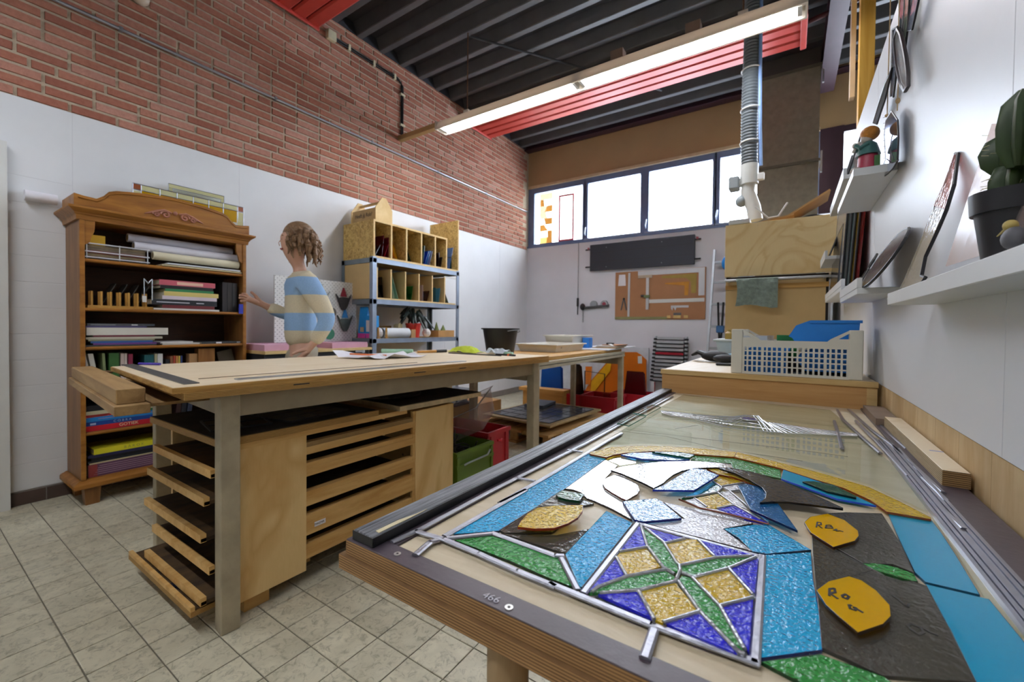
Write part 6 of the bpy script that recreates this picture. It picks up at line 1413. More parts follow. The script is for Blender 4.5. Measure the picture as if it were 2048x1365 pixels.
for s_ in (-1, 1): MB().tube([(-2.035, YT - .008, 1.50), (-2.035 + s_ * .012, YT - .008, 1.46), (-2.035 + s_ * .04, YT - .008, 1.33)], .009, 6).build('handle', m_steel, t, smooth=True)
MB().ball((-2.035, YT - .008, 1.495), .016, 8, 6).build('pivot', m_black, t)
# hanging cutter with cord
t = thing('hanging_saw_tool', 'black wheeled cutting tool with a cord hanging on the white back wall', 'cutting tool', (-2.5, YW - .03, 1.14))
MB().tube([(-2.775, YW - .008, 2.39), (-2.772, YW - .01, 1.9), (-2.773, YW - .01, 1.53)], .005, 6).build('cord', plain('grey_cord', '#8c8e92', .5), t)
MB().cyl((-2.773, YW - .014, 1.53), (-2.773, YW - .014, 1.40), .017, 10).build('plug', m_black, t, smooth=True); MB().cyl((-2.773, YW - .014, 1.40), (-2.773, YW - .014, 1.27), .008, 8).build('plug_tail', m_black, t)
MB().cyl((-2.69, YW - .03, 1.37), (-2.26, YW - .03, 1.40), .022, 12).build('shaft', m_steel, t, smooth=True)
MB().ball((-2.68, YW - .035, 1.39), .045, 12, 8, (1, .7, 1.2)).build('head', m_black, t, smooth=True)
for x, c in ((-2.50, '#9da2a8'), (-2.33, '#8f3b48')):
    w_ = MB().cyl((x, YW - .045, 1.425), (x, YW - .015, 1.425), .056, 20).build('wheel', m_grey, t, smooth=True); MB().cyl((x, YW - .047, 1.425), (x, YW - .0452, 1.425), .03, 16).build('wheel_hub', plain('hub_' + c[1:], c, .5), w_)
for k in range(6): MB().tube([(-2.678 + .010 * math.cos(a) * (1 if k % 2 else .5), YW - .02 + .008 * math.sin(a) * (.5 if k % 2 else 1), 1.34 - k * .034 + .017 * math.sin(a)) for a in [2 * PI * q / 10 for q in range(11)]], .0035, 5).build('chain_link', m_grey, t)
# telescopic ladder
t = thing('telescopic_ladder', 'collapsed telescopic ladder with black joints and one red rung against the back wall', 'ladder', (-1.36, 5.98, 0))
m_al2 = plain('pale_aluminium', '#c3c8cd', .35, .5, .05); n = 12
for k in range(n):
    z = .93 - k * .052; off = -.004 * k
    MB().box((-1.53 + off, 5.962, z - .012), (-1.175 + off * .3, 6.0, z + .020)).build('rung', plain('red_rung', '#a3182c', .4) if k == 4 else m_al2, t, bevel=.003)
    MB().box((-1.53 + off, 5.966, z - .026), (-1.175 + off * .3, 6.004, z - .0125)).build('rung_underside', m_black, t)
    for x in (-1.565 + off, -1.165 + off * .3):
        MB().box((x - .006, 5.96, z - .022), (x + .042, 6.01, z + .004)).build('joint', m_black, t, bevel=.004); MB().cyl((x + .018, 5.985, z + .004), (x + .018, 5.985, z + .030), .019, 10).build('tube_section', m_al2, t, smooth=True)
for x in (-1.60, -1.16): MB().box((x, 5.965, 0), (x + .045, 6.005, .33)).build('stile', plain('white_red_stile', '#d3d3d6', .4), t)
MB().box((-1.553, 5.964, .02), (-1.545, 5.97, .32)).build('red_edge', plain('red_rung', '#a3182c', .4), t)
# aluminium ladder
t = thing('aluminium_ladder', 'tall aluminium ladder leaning against the back wall beside the kiln', 'ladder', (-.65, 5.8, 0))
m_al3 = plain('ladder_aluminium', '#aeb4ba', .35, .6, .06)
def rail(x0, x1): MB().loft([[Vector((x0 + a, 5.72 + b_, 0)) for a, b_ in ((-.012, -.03), (.012, -.03), (.012, .03), (-.012, .03))], [Vector((x1 + a, 5.99 + b_, 2.09)) for a, b_ in ((-.012, -.03), (.012, -.03), (.012, .03), (-.012, .03))]]).build('stile', m_al3, t)
rail(-.885, -.825); rail(-.42, -.40)
for z in (.27, .55, .825, 1.10, 1.382, 1.663, 1.92):
    y = 5.72 + .27 * z / 2.09; xl = -.885 + .06 * z / 2.09
    MB().box((xl + .012, y - .02, z - .015), (-.42, y + .02, z + .015)).build('rung', m_al3, t, bevel=.003)
one('blue_glove', MB().ball((-.68, 5.90, 1.895), .07, 10, 8, (.75, .5, 1.25)), plain('nitrile_blue', '#1c86d8', .4, 0, .15, 30), 'bright blue glove hooked on the aluminium ladder', 'glove', smooth=True)
t = thing('long_tongs', 'long black tongs with a blue wrapping hanging on the aluminium ladder', 'tongs', (-.72, 5.68, .75))
for dx in (-.03, .03): MB().tube([(-.72 + dx, 5.79, 1.40), (-.72 + dx * .6, 5.79, 1.1), (-.72, 5.79, .76)], .012, 8).build('arm', m_black, t, smooth=True)
MB().box((-.765, 5.765, 1.02), (-.675, 5.815, 1.11)).build('wrapping', plain('steel_blue_cloth', '#3c6a9a', .7), t, bevel=.01)

# ================================================================== THINGS UNDER AND BEYOND THE TABLES
m_olive = plain('olive_green_plastic', '#5d7a1e', .45, 0, .08)
gc = thing('green_crate', 'olive green plastic crate of lead scraps under the workbench', 'crate', (-1.93, 2.11, 0))
x0, x1, y0, y1, h_ = -2.2, -1.66, 1.925, 2.29, .30
MB().box((x0, y0, 0), (x1, y1, .008)).build('base', m_olive, gc)
for a, b_ in (((x1 - .008, y0), (x1, y1)), ((x0, y0), (x0 + .008, y1)), ((x0 + .008, y0), (x1 - .008, y0 + .008)), ((x0 + .008, y1 - .008), (x1 - .008, y1))): MB().box((a[0], a[1], .008), (b_[0], b_[1], h_)).build('wall', m_olive, gc)
for z in (.20, .275): MB().box((x1, y0 - .006, z), (x1 + .012, y1 + .006, z + .022)).build('rib', m_olive, gc)
for y in (y0, y1 - .02): MB().box((x1, y, .02), (x1 + .010, y + .02, .27)).build('corner_rib', m_olive, gc)
MB().tube([(x1 + .014, y0 + .06, .215), (x1 + .025, y0 + .08, .225), (x1 + .025, y1 - .08, .228), (x1 + .014, y1 - .04, .25)], .006, 8).build('bail_handle', m_grey, gc, smooth=True)
MB().box((x1 + .0004, y1 - .14, .06), (x1 + .0014, y1 - .07, .12)).build('paper_label', plain('cream_label', '#c9c29a', .7), gc)
rr = random.Random(17)
for k in range(46):
    a = Vector((rr.uniform(-2.15, -1.70), rr.uniform(1.95, 2.26), rr.uniform(.22, .27))); d = Vector((rr.uniform(-.1, .1), rr.uniform(-.1, .1), rr.uniform(-.01, .10)))
    e = a + d; e.x = min(-1.68, max(-2.18, e.x)); e.y = min(2.27, max(1.945, e.y))
    o = MB().tube([a, a.lerp(e, .5) + Vector((0, 0, rr.uniform(-.01, .02))), e], .004, 5).build('lead_scrap', plain('scrap_lead', '#4d4f52', .4, .5, .2, 30), None)
    tag(o, 'bent grey lead scrap lying in the olive green crate', 'lead scrap', 'lead scraps in the green crate')
one('scrap_bed', box((-2.19, 1.934, .0085), (-1.669, 2.281, .225)), plain('dark_scrap', '#2a2a2b', .6, .3, .3, 60, .6), 'dark heap of fine lead scrap filling the olive green crate', 'scrap')
bpy.data.objects['scrap_bed']['kind'] = 'stuff'
m_rcr = plain('red_crate_plastic', '#b01c2a', .42, 0, .08)
def open_crate(name, label, x0, x1, y0, y1, z0, h_, mat, rz=0):
    t = thing(name, label, 'crate', ((x0 + x1) / 2, (y0 + y1) / 2, z0)); th = .007
    MB().box((x0, y0, z0), (x1, y1, z0 + th)).build('base', mat, t)
    for a, b_ in (((x1 - th, y0), (x1, y1)), ((x0, y0), (x0 + th, y1)), ((x0 + th, y0), (x1 - th, y0 + th)), ((x0 + th, y1 - th), (x1 - th, y1))): MB().box((a[0], a[1], z0 + th), (b_[0], b_[1], z0 + h_)).build('wall', mat, t)
    MB().box((x1, y0 - .008, z0 + h_ - .03), (x1 + .012, y1 + .008, z0 + h_)).build('rim', mat, t); MB().box((x0 - .012, y0 - .012, z0 + h_ - .03), (x1 + .012, y0, z0 + h_)).build('rim', mat, t)
    for y in (y0 + .12 * (y1 - y0), y0 + .8 * (y1 - y0)): MB().box((x1, y, z0), (x1 + .008, y + .02, z0 + h_ - .03)).build('rib', mat, t)
    MB().tube([(x1 + .012, y0 + .4 * (y1 - y0), z0 + h_ * .78), (x1 + .02, y0 + .5 * (y1 - y0), z0 + h_ * .76), (x1 + .012, y0 + .6 * (y1 - y0), z0 + h_ * .78)], .008, 6).build('grip', mat, t); return t
open_crate('red_crate', 'red plastic crate beside the olive green one under the workbench', -2.25, -1.73, 2.335, 2.60, 0, .33, m_rcr)
# clear plastic bin tilted over the two crates
cb = thing('clear_bin', 'tilted clear plastic bin lying over the red and green crates', 'plastic bin', (-1.95, 2.36, .33))
m_bin = sheet_glass('clear_plastic', '#ece4e4', .1, 20, 1.0, .12, haze=.18)
TB = Matrix.Translation((-1.965, 2.33, .395)) @ Matrix.Rotation(.25, 4, 'Z') @ Matrix.Rotation(-.45, 4, 'Y') @ Matrix.Rotation(.25, 4, 'X')
a_, b_, h_ = .24, .19, .17
o_ = [Vector((sx * a_, sy * b_, h_ / 2)) for sx, sy in ((-1, -1), (1, -1), (1, 1), (-1, 1))]; i_ = [Vector((sx * a_ * .8, sy * b_ * .8, -h_ / 2)) for sx, sy in ((-1, -1), (1, -1), (1, 1), (-1, 1))]
MB().loft([i_, o_], caps=False).add(i_, [(0, 1, 2, 3)]).build('shell', m_bin, cb, T=TB)
rim = [Vector((sx * (a_ + .02), sy * (b_ + .02), h_ / 2)) for sx, sy in ((-1, -1), (1, -1), (1, 1), (-1, 1))]
MB().loft([o_, rim], caps=False).build('flange', plain('plastic_flange', '#b9aeab', .3), cb, T=TB)
# pallet with leaded panel
pal = thing('wooden_pallet', 'wooden pallet lying beyond the second table', 'pallet', (-2.1, 3.85, 0))
m_pal = wood('pallet_wood', '#c49c63', '#a37a45', (6, 1.2, 6), .65)
TP = Matrix.Translation((-2.12, 3.86, 0)) @ Matrix.Rotation(-.06, 4, 'Z')
for x in (-.40, 0, .36):
    for k in range(7): MB().box((x, -.60 + k * .19, .022), (x + .08, -.60 + k * .19 + .022, .10)).build('block', m_pal, pal, T=TP)
    MB().box((x, -.62, 0), (x + .09, .58, .021)).build('bottom_slat', m_pal, pal, T=TP)
for k in range(6): MB().box((-.42 + k * .145, -.62, .1005), (-.42 + k * .145 + .125, .60, .124)).build('top_slat', m_pal, pal, T=TP)
one('panel_board', MB().obox((-2.10, 3.80, .19), (.80, 1.0, .018), -.08).obox((-2.10, 3.80, .1525), (.5, .6, .056), -.08), wood('grey_ply', '#b59a6d', '#8d744b', (3, 3, 3), .6), 'plywood board propped on the pallet', 'board')
t = leaded('leaded_window', 'large leaded window of grey panes lying on the pallet board', -2.10, 3.80, .200, .70, .86, 5, 6, -.08, sheet_glass('slate_pane', '#6b6f78', .1, 20, 1.0, .12, haze=.7))
one('grey_folder', MB().obox((-2.28, 4.05, .222), (.22, .36, .028), .1), plain('slate_folder', '#3c4656', .5), 'slate grey folder lying on the leaded window', 'folder')
one('small_tan_box', box((-2.95, 3.35, 0), (-2.6, 3.75, .28)), plain('tan_carton', '#b98a52', .7), 'tan carton behind the pallet', 'box')
one('low_wood_bench', MB().box((-2.85, 4.50, .27), (-2.22, 4.66, .31)).box((-2.8, 4.52, 0), (-2.25, 4.64, .27)), wood('orange_bench', '#cf9a52', '#b07d3c', (1, 6, 6), .6), 'low orange wooden bench behind the pallet', 'bench')
# black metal shelf with plastic boxes
t = thing('black_shelf', 'low black metal shelf seen under the workbench', 'shelf', (-2.95, 3.2, 0))
for x in (-3.15, -2.66):
    for y in (2.92, 3.28): MB().box((x, y, 0), (x + .025, y + .025, .62)).build('post', m_black, t)
for z in (.30, .60): MB().box((-3.15, 2.92, z), (-2.635, 3.305, z + .018)).build('plate', m_black, t)
m_ltp = sheet_glass('milky_box_plastic', '#dfe3ec', .1, 20, .8, .2, haze=.6)
for k, (y, c, lab) in enumerate(((2.94, '#d98a9c', 'clear plastic box with a pink label on the black shelf'), (3.12, '#a9b4cc', 'clear plastic box with a pale blue label on the black shelf'))):
    t = thing('plastic_box', lab, 'plastic box', (-2.86, y + .085, .319), 0, 'plastic boxes on the black shelf')
    a, b_, z0, h_ = -3.11, -2.67, .319, .13
    MB().loft([[Vector((a + .02, y + .01, z0)), Vector((b_ - .02, y + .01, z0)), Vector((b_ - .02, y + .16, z0)), Vector((a + .02, y + .16, z0))], [Vector((a, y, z0 + h_)), Vector((b_, y, z0 + h_)), Vector((b_, y + .172, z0 + h_)), Vector((a, y + .172, z0 + h_))]], caps=False).build('shell', m_ltp, t)
    MB().box((b_ - .006, y + .04, z0 + .03), (b_ - .003, y + .12, z0 + .09)).build('label', plain('boxlabel_%d' % k, c, .6), t)
    MB().box((a + .03, y + .02, z0), (b_ - .03, y + .15, z0 + .06)).build('contents', plain('mixed_contents_%d' % k, '#8f8d96', .7, 0, .4, 40), t)
# sheets leaning at the back wall
def qq(pts): return [(1000 + x * .1709, 660 + y * .1709) for x, y in pts]
def leaning(name, pts, Y, mat, label, cat, th=.012, drop=True):
    P = [PY(x, y, Y) for x, y in qq(pts)]
    return one(name, MB().prism(P, (0, th, 0)), mat, label, cat)
one('white_panel_sheet', box((-3.50, 6.045, 0), (-1.66, 6.07, .79)), plain('white_melamine', '#d3d8de', .4), 'large white panel leaning low against the back wall', 'panel')
leaning('orange_sheet', [(1440, 262), (1600, 262), (1660, 300), (1712, 352), (1712, 905), (880, 905), (1060, 600), (1300, 320)], 5.98, plain('orange_acrylic', '#c96a0e', .35, 0, .06), 'large orange acrylic sheet with a slanted side leaning at the back wall', 'acrylic sheet')
leaning('price_tag', [(1612, 310), (1660, 305), (1662, 395), (1614, 395)], 5.975, m_white, 'white tag hanging on the orange acrylic sheet', 'tag', .003)
leaning('yellow_sheet', [(1070, 600), (1250, 400), (1310, 330), (1290, 480), (1110, 720), (1060, 720)], 5.955, plain('yellow_acrylic', '#dba512', .35), 'yellow acrylic offcut in front of the orange sheet', 'acrylic sheet')
leaning('orange_offcut', [(1000, 430), (1075, 430), (1060, 640), (1000, 640)], 5.955, plain('orange_offcut', '#d9771a', .35), 'narrow orange acrylic offcut beside the dark brown glass', 'acrylic sheet')
# red crates with glass
open_crate('red_crate', 'red crate holding the blue glass block beyond the second table', -2.86, -2.13, 4.78, 5.15, 0, .24, m_rcr)
open_crate('red_crate', 'red crate nearest the far leg of the second table', -2.10, -1.68, 4.72, 5.12, 0, .25, m_rcr)
open_crate('red_crate', 'red crate holding dark red glass at the back wall', -1.95, -1.35, 5.35, 5.72, 0, .22, m_rcr)
for nm, x0, x1, z1, y, col, lab, tp in (('blue_glass', -2.80, -2.46, .56, 4.95, '#1557b0', 'thick blue glass sheets standing in the red crate', .03), ('brown_glass', -2.38, -2.15, .60, 4.95, '#2c1a16', 'nearly black brown glass standing in the red crate', .07), ('dark_red_glass', -1.84, -1.52, .50, 5.50, '#5a1418', 'dark red glass sheets standing in the far red crate', .05)):
    t = thing(nm, lab, 'glass sheet', ((x0 + x1) / 2, y, .009))
    for k in range(4):
        MB().prism([(x0 + .012 * k, y + .02 * k, .009), (x1 - .004 * k, y + .02 * k, .009), (x1 - tp, y + .02 * k, z1 - .01 * k), (x0 + tp, y + .02 * k, z1 - .014 * k)], (0, .006, 0)).build('sheet', sheet_glass('std_' + col[1:], col, .4, 40, 1.0, .06, haze=.75), t)
one('wire_stand', MB().tube([(-2.02, 5.30, .0), (-2.02, 5.30, .46), (-2.30, 5.30, .48), (-2.30, 5.30, 0)], .008, 6), m_black, 'thin black wire stand in front of the yellow offcut', 'stand')
one('glass_jar', MB().lathe((-1.82, 4.86, .0075), [(.05, 0), (.055, .2), (.04, .24), (.045, .27), (.04, .27), (.035, .24), (.05, .2), (.045, .006)], 16), m_clear, 'clear glass jar standing in the near red crate', 'jar', smooth=True)
# ================================================================== KILN CABINET with hood, duct, hose, cloth
m_plyh = ply_face('hood_plywood', '#f0d8a2', '#deba7a', 2.6, .5, (1, 1, .8))
kl = thing('kiln_hood', 'pale plywood hood cabinet standing beyond the wooden box at the partition', 'cabinet', (-.08, 3.65, 0))
YH = 3.31
MB().box((-.39, YH, 1.435), (.232, YH + .018, 1.795)).build('front_panel', m_plyh, kl, bevel=.001)
MB().box((-.39, YH + .018, 1.435), (-.372, 4.0, 1.795)).build('side_panel', m_plyh, kl); MB().box((.214, YH + .018, 1.435), (.232, 4.0, 1.795)).build('side_panel', m_plyh, kl)
MB().box((-.372, YH + .0185, 1.70), (.214, 4.0, 1.715)).build('inner_top', m_plyh, kl)
MB().box((-.385, YH + .03, 0), (.185, YH + .05, 1.40)).build('lower_panel', m_mdf, kl); MB().box((-.385, YH + .0505, 0), (.20, 4.0, 1.4345)).build('carcass', plain('dark_carcass', '#241c16', .7), kl)
MB().box((-.385, YH + .012, 1.345), (.20, YH + .03, 1.375)).build('ledger', wood('ledger_pine', '#d0a660', '#b58844', (1, 8, 8), .55, knots=False), kl)
rl = MB().cyl((-.38, YH - .06, 1.402), (.215, YH - .06, 1.402), .0085, 12).build('steel_rail', m_alu, kl, smooth=True)
for x in (-.37, .17): MB().box((x, YH - .065, 1.395), (x + .012, YH + .03, 1.409)).build('rail_bracket', m_alu, rl)
# cloth over the rail
cm = MB(); rr = random.Random(31); nu, nv = 22, 20
for i in range(nu):
    for j in range(nv):
        u, v = i / (nu - 1), j / (nv - 1)
        x = -.315 + .245 * u + .02 * math.sin(v * 3) * (1 - u) * .6
        if v < .12: a = PI * (v / .12); y, z = YH - .06 + .011 * math.cos(a), 1.402 + .0105 * math.sin(a)
        else: y = YH - .071 - .012 * math.sin(u * 9 + v * 2) * v + rr.uniform(-.004, .004); z = 1.402 - (v - .12) * .205 + rr.uniform(-.002, .002) + .012 * math.sin(u * 5) * v
        cm.v.append((x, y, z))
for i in range(nu - 1):
    for j in range(nv - 1): cm.f.append((i * nv + j, (i + 1) * nv + j, (i + 1) * nv + j + 1, i * nv + j + 1))
one('grey_cloth', cm, plain('sage_towel', '#8a9a90', .9, 0, .2, 40, .6), 'crumpled grey green cloth hanging over the steel rail', 'cloth', smooth=True)
# things on top of the hood
one('small_white_tray', box((-.37, YH - .02, 1.796), (-.24, 3.5, 1.826)), m_white, 'small white tray on the left corner of the hood', 'tray', bevel=.004)
m_card = plain('brown_cardboard', '#a9824f', .75, 0, .08)
one('cardboard_sheet', MB().obox((.05, 3.62, 1.90), (.36, .28, .012), Matrix.Rotation(-.55, 3, 'Y')), m_card, 'brown cardboard sheet leaning up to the right on the hood', 'cardboard')
one('cardboard_sheet', MB().obox((-.12, 3.55, 1.822), (.26, .3, .010), Matrix.Rotation(-.16, 3, 'Y')), m_card, 'flat brown cardboard piece on the hood', 'cardboard')
one('black_bag', MB().ball((.12, 3.75, 1.84), .11, 12, 8, (.9, 1, .55)), m_black, 'crumpled black bag under the leaning cardboard on the hood', 'bag')
t = thing('white_bracket', 'thin white bent strip standing on the hood', 'strip', (-.10, 3.42, 1.83)); MB().tube([(-.22, 3.42, 1.93), (-.14, 3.42, 1.84), (-.08, 3.42, 1.845), (-.03, 3.42, 1.93)], .006, 6).build('strip', m_white, t, smooth=True)
# extraction hose
hs = thing('extraction_hose', 'grey corrugated extraction hose hanging from the roof above the kiln', 'hose', (-.27, 3.72, 1.75))
YS = 3.72
pts = []; rad = []
for k in range(150):
    u = k / 149; z = ZC + .05 - u * (ZC + .05 - 2.32); pts.append((-.282 + .006 * math.sin(u * 6), YS, z)); rad.append(.056 + (.003 if k % 2 else -.003))
MB().tube(pts, .056, 16, rad).build('corrugated_hose', plain('hose_grey', '#555c60', .5, 0, .06), hs, smooth=True)
MB().tube([(-.225, YS - .03, ZC), (-.222, YS - .03, 3.0), (-.215, YS - .03, 2.6), (-.205, YS - .03, 2.3)], .012, 8).build('blue_cable', plain('pale_blue_cable', '#7f9fd0', .4), hs, smooth=True)
for z in (3.4, 3.05, 2.75, 2.5): MB().tube([(-.282 + .066 * math.cos(a), YS + .066 * math.sin(a), z) for a in [2 * PI * k / 16 for k in range(17)]], .006, 5).build('cable_tie', m_white, hs)
m_pvc = plain('grey_white_pvc', '#c9cbc6', .4, 0, .05)
MB().cyl((-.282, YS, 2.33), (-.282, YS, 2.18), .062, 18).build('collar', m_pvc, hs, smooth=True); MB().tube([(-.282, YS, 2.20), (-.29, YS, 2.12), (-.25, YS, 2.0), (-.235, YS, 1.90)], .05, 14).build('elbow', m_pvc, hs, smooth=True)
MB().box((-.42, YS - .05, 2.15), (-.345, YS + .05, 2.25)).build('motor_box', plain('motor_grey', '#8d9598', .5), hs, bevel=.01); MB().cyl((-.345, YS, 2.2), (-.32, YS, 2.2), .03, 12).build('motor_neck', m_pvc, hs)
MB().ball((-.33, YS, 2.06), .045, 10, 8).build('knob', plain('motor_grey', '#8d9598', .5), hs, smooth=True); MB().box((-.225, YS - .06, 2.19), (-.18, YS - .02, 2.24)).build('switch_box', m_white, hs, bevel=.004)
# grey duct
dc = thing('vent_duct', 'large grey sheet metal vent duct beside the window', 'duct', (-.06, 5.6, 0))
m_duct = plain('mottled_duct', '#8b8473', .6, .1, .14, 16, .08); m_ductd = plain('dark_duct_top', '#4f4a46', .6, .1, .08)
MB().box((-.335, 5.42, 3.83), (.215, 5.95, ZC)).build('top_section', m_ductd, dc); MB().box((-.335, 5.42, 2.85), (.215, 5.95, 3.80)).build('middle_section', m_duct, dc); MB().box((-.335, 5.42, 0), (.215, 5.95, 2.82)).build('lower_section', m_duct, dc)
for z in (2.82, 3.80): MB().box((-.35, 5.405, z), (.23, 5.965, z + .03)).build('flange', plain('duct_flange', '#6f685a', .5, .2), dc)
for z in (2.70, 3.62): MB().box((.2305, 5.40, z), (.245, 5.43, z + .22)).build('clamp', m_alu, dc)
# ================================================================== WOODEN BOX behind the glass table, with crate
m_boxf = wood('beech_box', '#c99e68', '#b3854e', (1.2, 8, 14), .45, knots=False)
m_boxl = wood('pale_lip', '#d9bd86', '#c2a067', (1, 10, 10), .5, knots=False)
wbx = thing('wooden_box', 'long low wooden box standing behind the far end of the glass table', 'box', (-.1, 2.4, 0))
MB().box((-.455, 1.872, .30), (.222, 1.89, .873)).build('front', m_boxf, wbx); MB().box((.222, 1.872, .30), (.25, 1.9, .873)).build('corner_post', m_boxl, wbx)
MB().box((-.455, 1.8905, .30), (-.437, 3.0, .873)).build('side', m_boxf, wbx); MB().box((-.46, 1.866, .8735), (.252, 1.895, .893)).build('front_lip', m_boxl, wbx, bevel=.001)
MB().box((-.455, 1.8955, .8735), (.252, 3.05, .890)).build('top', m_wtop, wbx); MB().box((-.437, 2.98, .30), (.25, 3.0, .873)).build('back', m_boxf, wbx)
for x in (-.44, .19):
    for y in (1.91, 2.92): MB().box((x, y, 0), (x + .05, y + .05, .30)).build('leg', m_boxl, wbx)
ZX = .8905
ic = thing('ivory_crate', 'ivory perforated plastic crate on the wooden box', 'crate', (.01, 2.05, ZX))
m_ivc = plain('ivory_perforated', '#d5d2c4', .5, 0, .06)
x0, x1, y0, y1, h_ = -.193, .213, 1.925, 2.225, .135
def grid_wall(p, d, n, L, name):
    """perforated wall along d: uprights and rails as bars of one moulded wall"""
    mb = MB(); p, d, n = Vector(p), Vector(d), Vector(n)
    def bar(u0, u1, z0, z1, t0=0.0, t1=.006): 
        a = [p + d * u0 + n * t0, p + d * u1 + n * t0, p + d * u1 + n * t1, p + d * u0 + n * t1]; mb.loft([[q + Vector((0, 0, z0)) for q in a], [q + Vector((0, 0, z1)) for q in a]])
    m0, m1 = .034, L - .034
    bar(m0, m1, 0, .010); bar(m0, m1, .108, .135)
    for z in (.030, .052, .070, .090): bar(m0, m1, z, z + .005, .0005, .0055)
    k = 0; u = m0
    while u < m1 - .004:
        bar(u, u + (.009 if k % 4 == 0 else .006), .010, .108); k += 1; u += .0165
    return mb.build(name, m_ivc, ic)
grid_wall((x0, y0, ZX), (1, 0, 0), (0, 1, 0), x1 - x0, 'perforated_front'); grid_wall((x0, y1, ZX), (1, 0, 0), (0, -1, 0), x1 - x0, 'perforated_back')
grid_wall((x0, y0 + .0062, ZX), (0, 1, 0), (1, 0, 0), y1 - y0 - .0124, 'perforated_side'); grid_wall((x1, y0 + .0062, ZX), (0, 1, 0), (-1, 0, 0), y1 - y0 - .0124, 'perforated_side')
for x in (x0 - .004, x1 - .036):
    for y in (y0 - .004, y1 - .030):
        c = MB().box((x, y, ZX), (x + .040, y + .034, ZX + .178)).build('corner_block', m_ivc, ic, bevel=.003)
for y in (y0, y1 - .008):
    for s_, xx in ((1, x0 + .036), (-1, x1 - .036)):
        MB().prism([(xx, y, ZX + .135), (xx + s_ * .062, y, ZX + .135), (xx + s_ * .052, y, ZX + .145), (xx, y, ZX + .176), (xx, y, ZX + .166), (xx + s_ * .03, y, ZX + .145), (xx, y, ZX + .145)], (0, .008, 0)).build('corner_wing', m_ivc, ic)
MB().box((x0 + .006, y0 + .006, ZX), (x1 - .006, y1 - .006, ZX + .005)).build('base', m_ivc, ic)
m_bbin = plain('bright_blue_bin', '#1d7fd6', .4, 0, .05)
def stack_bin(label, x0, x1, y0, y1, z0, h_, mat, tilt=0):
    t = thing('storage_bin', label, 'storage bin', ((x0 + x1) / 2, (y0 + y1) / 2, z0), 0, 'blue storage bins in the ivory crate'); th = .003
    fr = x0 + (x1 - x0) * .28
    MB().box((x0 + .02, y0, z0), (x1, y1, z0 + th)).build('base', mat, t)
    for y in (y0, y1 - th): MB().prism([(x0 + .02, y, z0 + th), (x1, y, z0 + th), (x1 + .006, y, z0 + h_), (fr, y, z0 + h_), (x0 + .012, y, z0 + h_ * .82), (x0 - .012, y, z0 + h_ * .42), (x0, y, z0 + h_ * .36)], (0, th, 0)).build('side', mat, t)
    MB().box((x1 - th, y0 + th, z0 + th), (x1, y1 - th, z0 + h_)).build('back', mat, t); MB().box((x0 + .02, y0 + th, z0 + th), (x0 + .024, y1 - th, z0 + h_ * .4)).build('front', mat, t)
    for y in (y0 - .006, y1): MB().box((fr, y, z0 + h_ - .01), (x1 + .012, y + .006, z0 + h_)).build('rim', mat, t)
    MB().box((x1, y0, z0 + h_ - .01), (x1 + .012, y1, z0 + h_)).build('rim', mat, t); return t
stack_bin('large bright blue storage bin on top in the ivory crate', .008, .205, 1.968, 2.10, ZX + .107, .107, m_bbin)
stack_bin('blue storage bin low in the right half of the ivory crate', .03, .19, 1.945, 2.06, ZX + .022, .083, m_bbin); stack_bin('blue storage bin low in the left half of the ivory crate', -.175, -.01, 1.945, 2.05, ZX + .006, .10, m_bbin)
one('dark_filler', box((-.18, 2.07, ZX + .0055), (.2, 2.20, ZX + .06)), m_black, 'dark items at the bottom of the ivory crate', 'items')
one('green_packet', box((-.045, 2.07, ZX + .062), (.03, 2.12, ZX + .155)), plain('packet_green', '#14742e', .5, 0, .2, 20), 'dark green packet standing in the ivory crate', 'packet')
one('clear_cup', MB().lathe((-.09, 2.14, ZX + .062), [(.028, 0), (.034, .09), (.031, .09), (.026, .004)], 16), m_bin, 'clear plastic cup in the ivory crate', 'cup', smooth=True)
one('white_card', MB().obox((-.13, 2.10, ZX + .105), (.10, .006, .09), .2), m_white, 'white card standing at the left in the ivory crate', 'card')
# gloves and tub left of the crate
t = thing('work_gloves', 'pair of black work gloves lying on the wooden box', 'gloves', (-.36, 2.55, ZX)); rr = random.Random(14)
m_gl = plain('black_glove', '#1b1b1e', .6, 0, .3, 40)
MB().ball((-.33, 2.50, ZX + .03), .05, 12, 8, (1.5, .9, .58)).build('palm', m_gl, t, smooth=True); MB().ball((-.27, 2.44, ZX + .024), .045, 12, 8, (1.5, .8, .5)).build('palm', m_gl, t, smooth=True)
for k in range(4): MB().tube([(-.38, 2.49 + .012 * k, ZX + .036), (-.42, 2.51 + .022 * k, ZX + .048), (-.455, 2.53 + .03 * k, ZX + .030)], .012, 7, [.013, .012, .007]).build('finger', m_gl, t, smooth=True)
one('black_knife', MB().obox((-.245, 2.28, ZX + .006), (.11, .028, .011), .15), m_black, 'flat black knife handle in front of the gloves', 'knife', bevel=.003)
one('light_blue_cloth', MB().ball((-.24, 2.62, ZX + .022), .06, 12, 7, (1.6, 1.1, .36)), plain('pale_blue_cloth', '#9cc4dc', .85, 0, .15, 20), 'folded light blue cloth behind the gloves', 'cloth', smooth=True)
t = thing('pale_tub', 'pale grey blue plastic tub with a rim behind the crate', 'tub', (-.24, 2.85, ZX))
a, b_ = (-.36, 2.72), (-.12, 2.98)
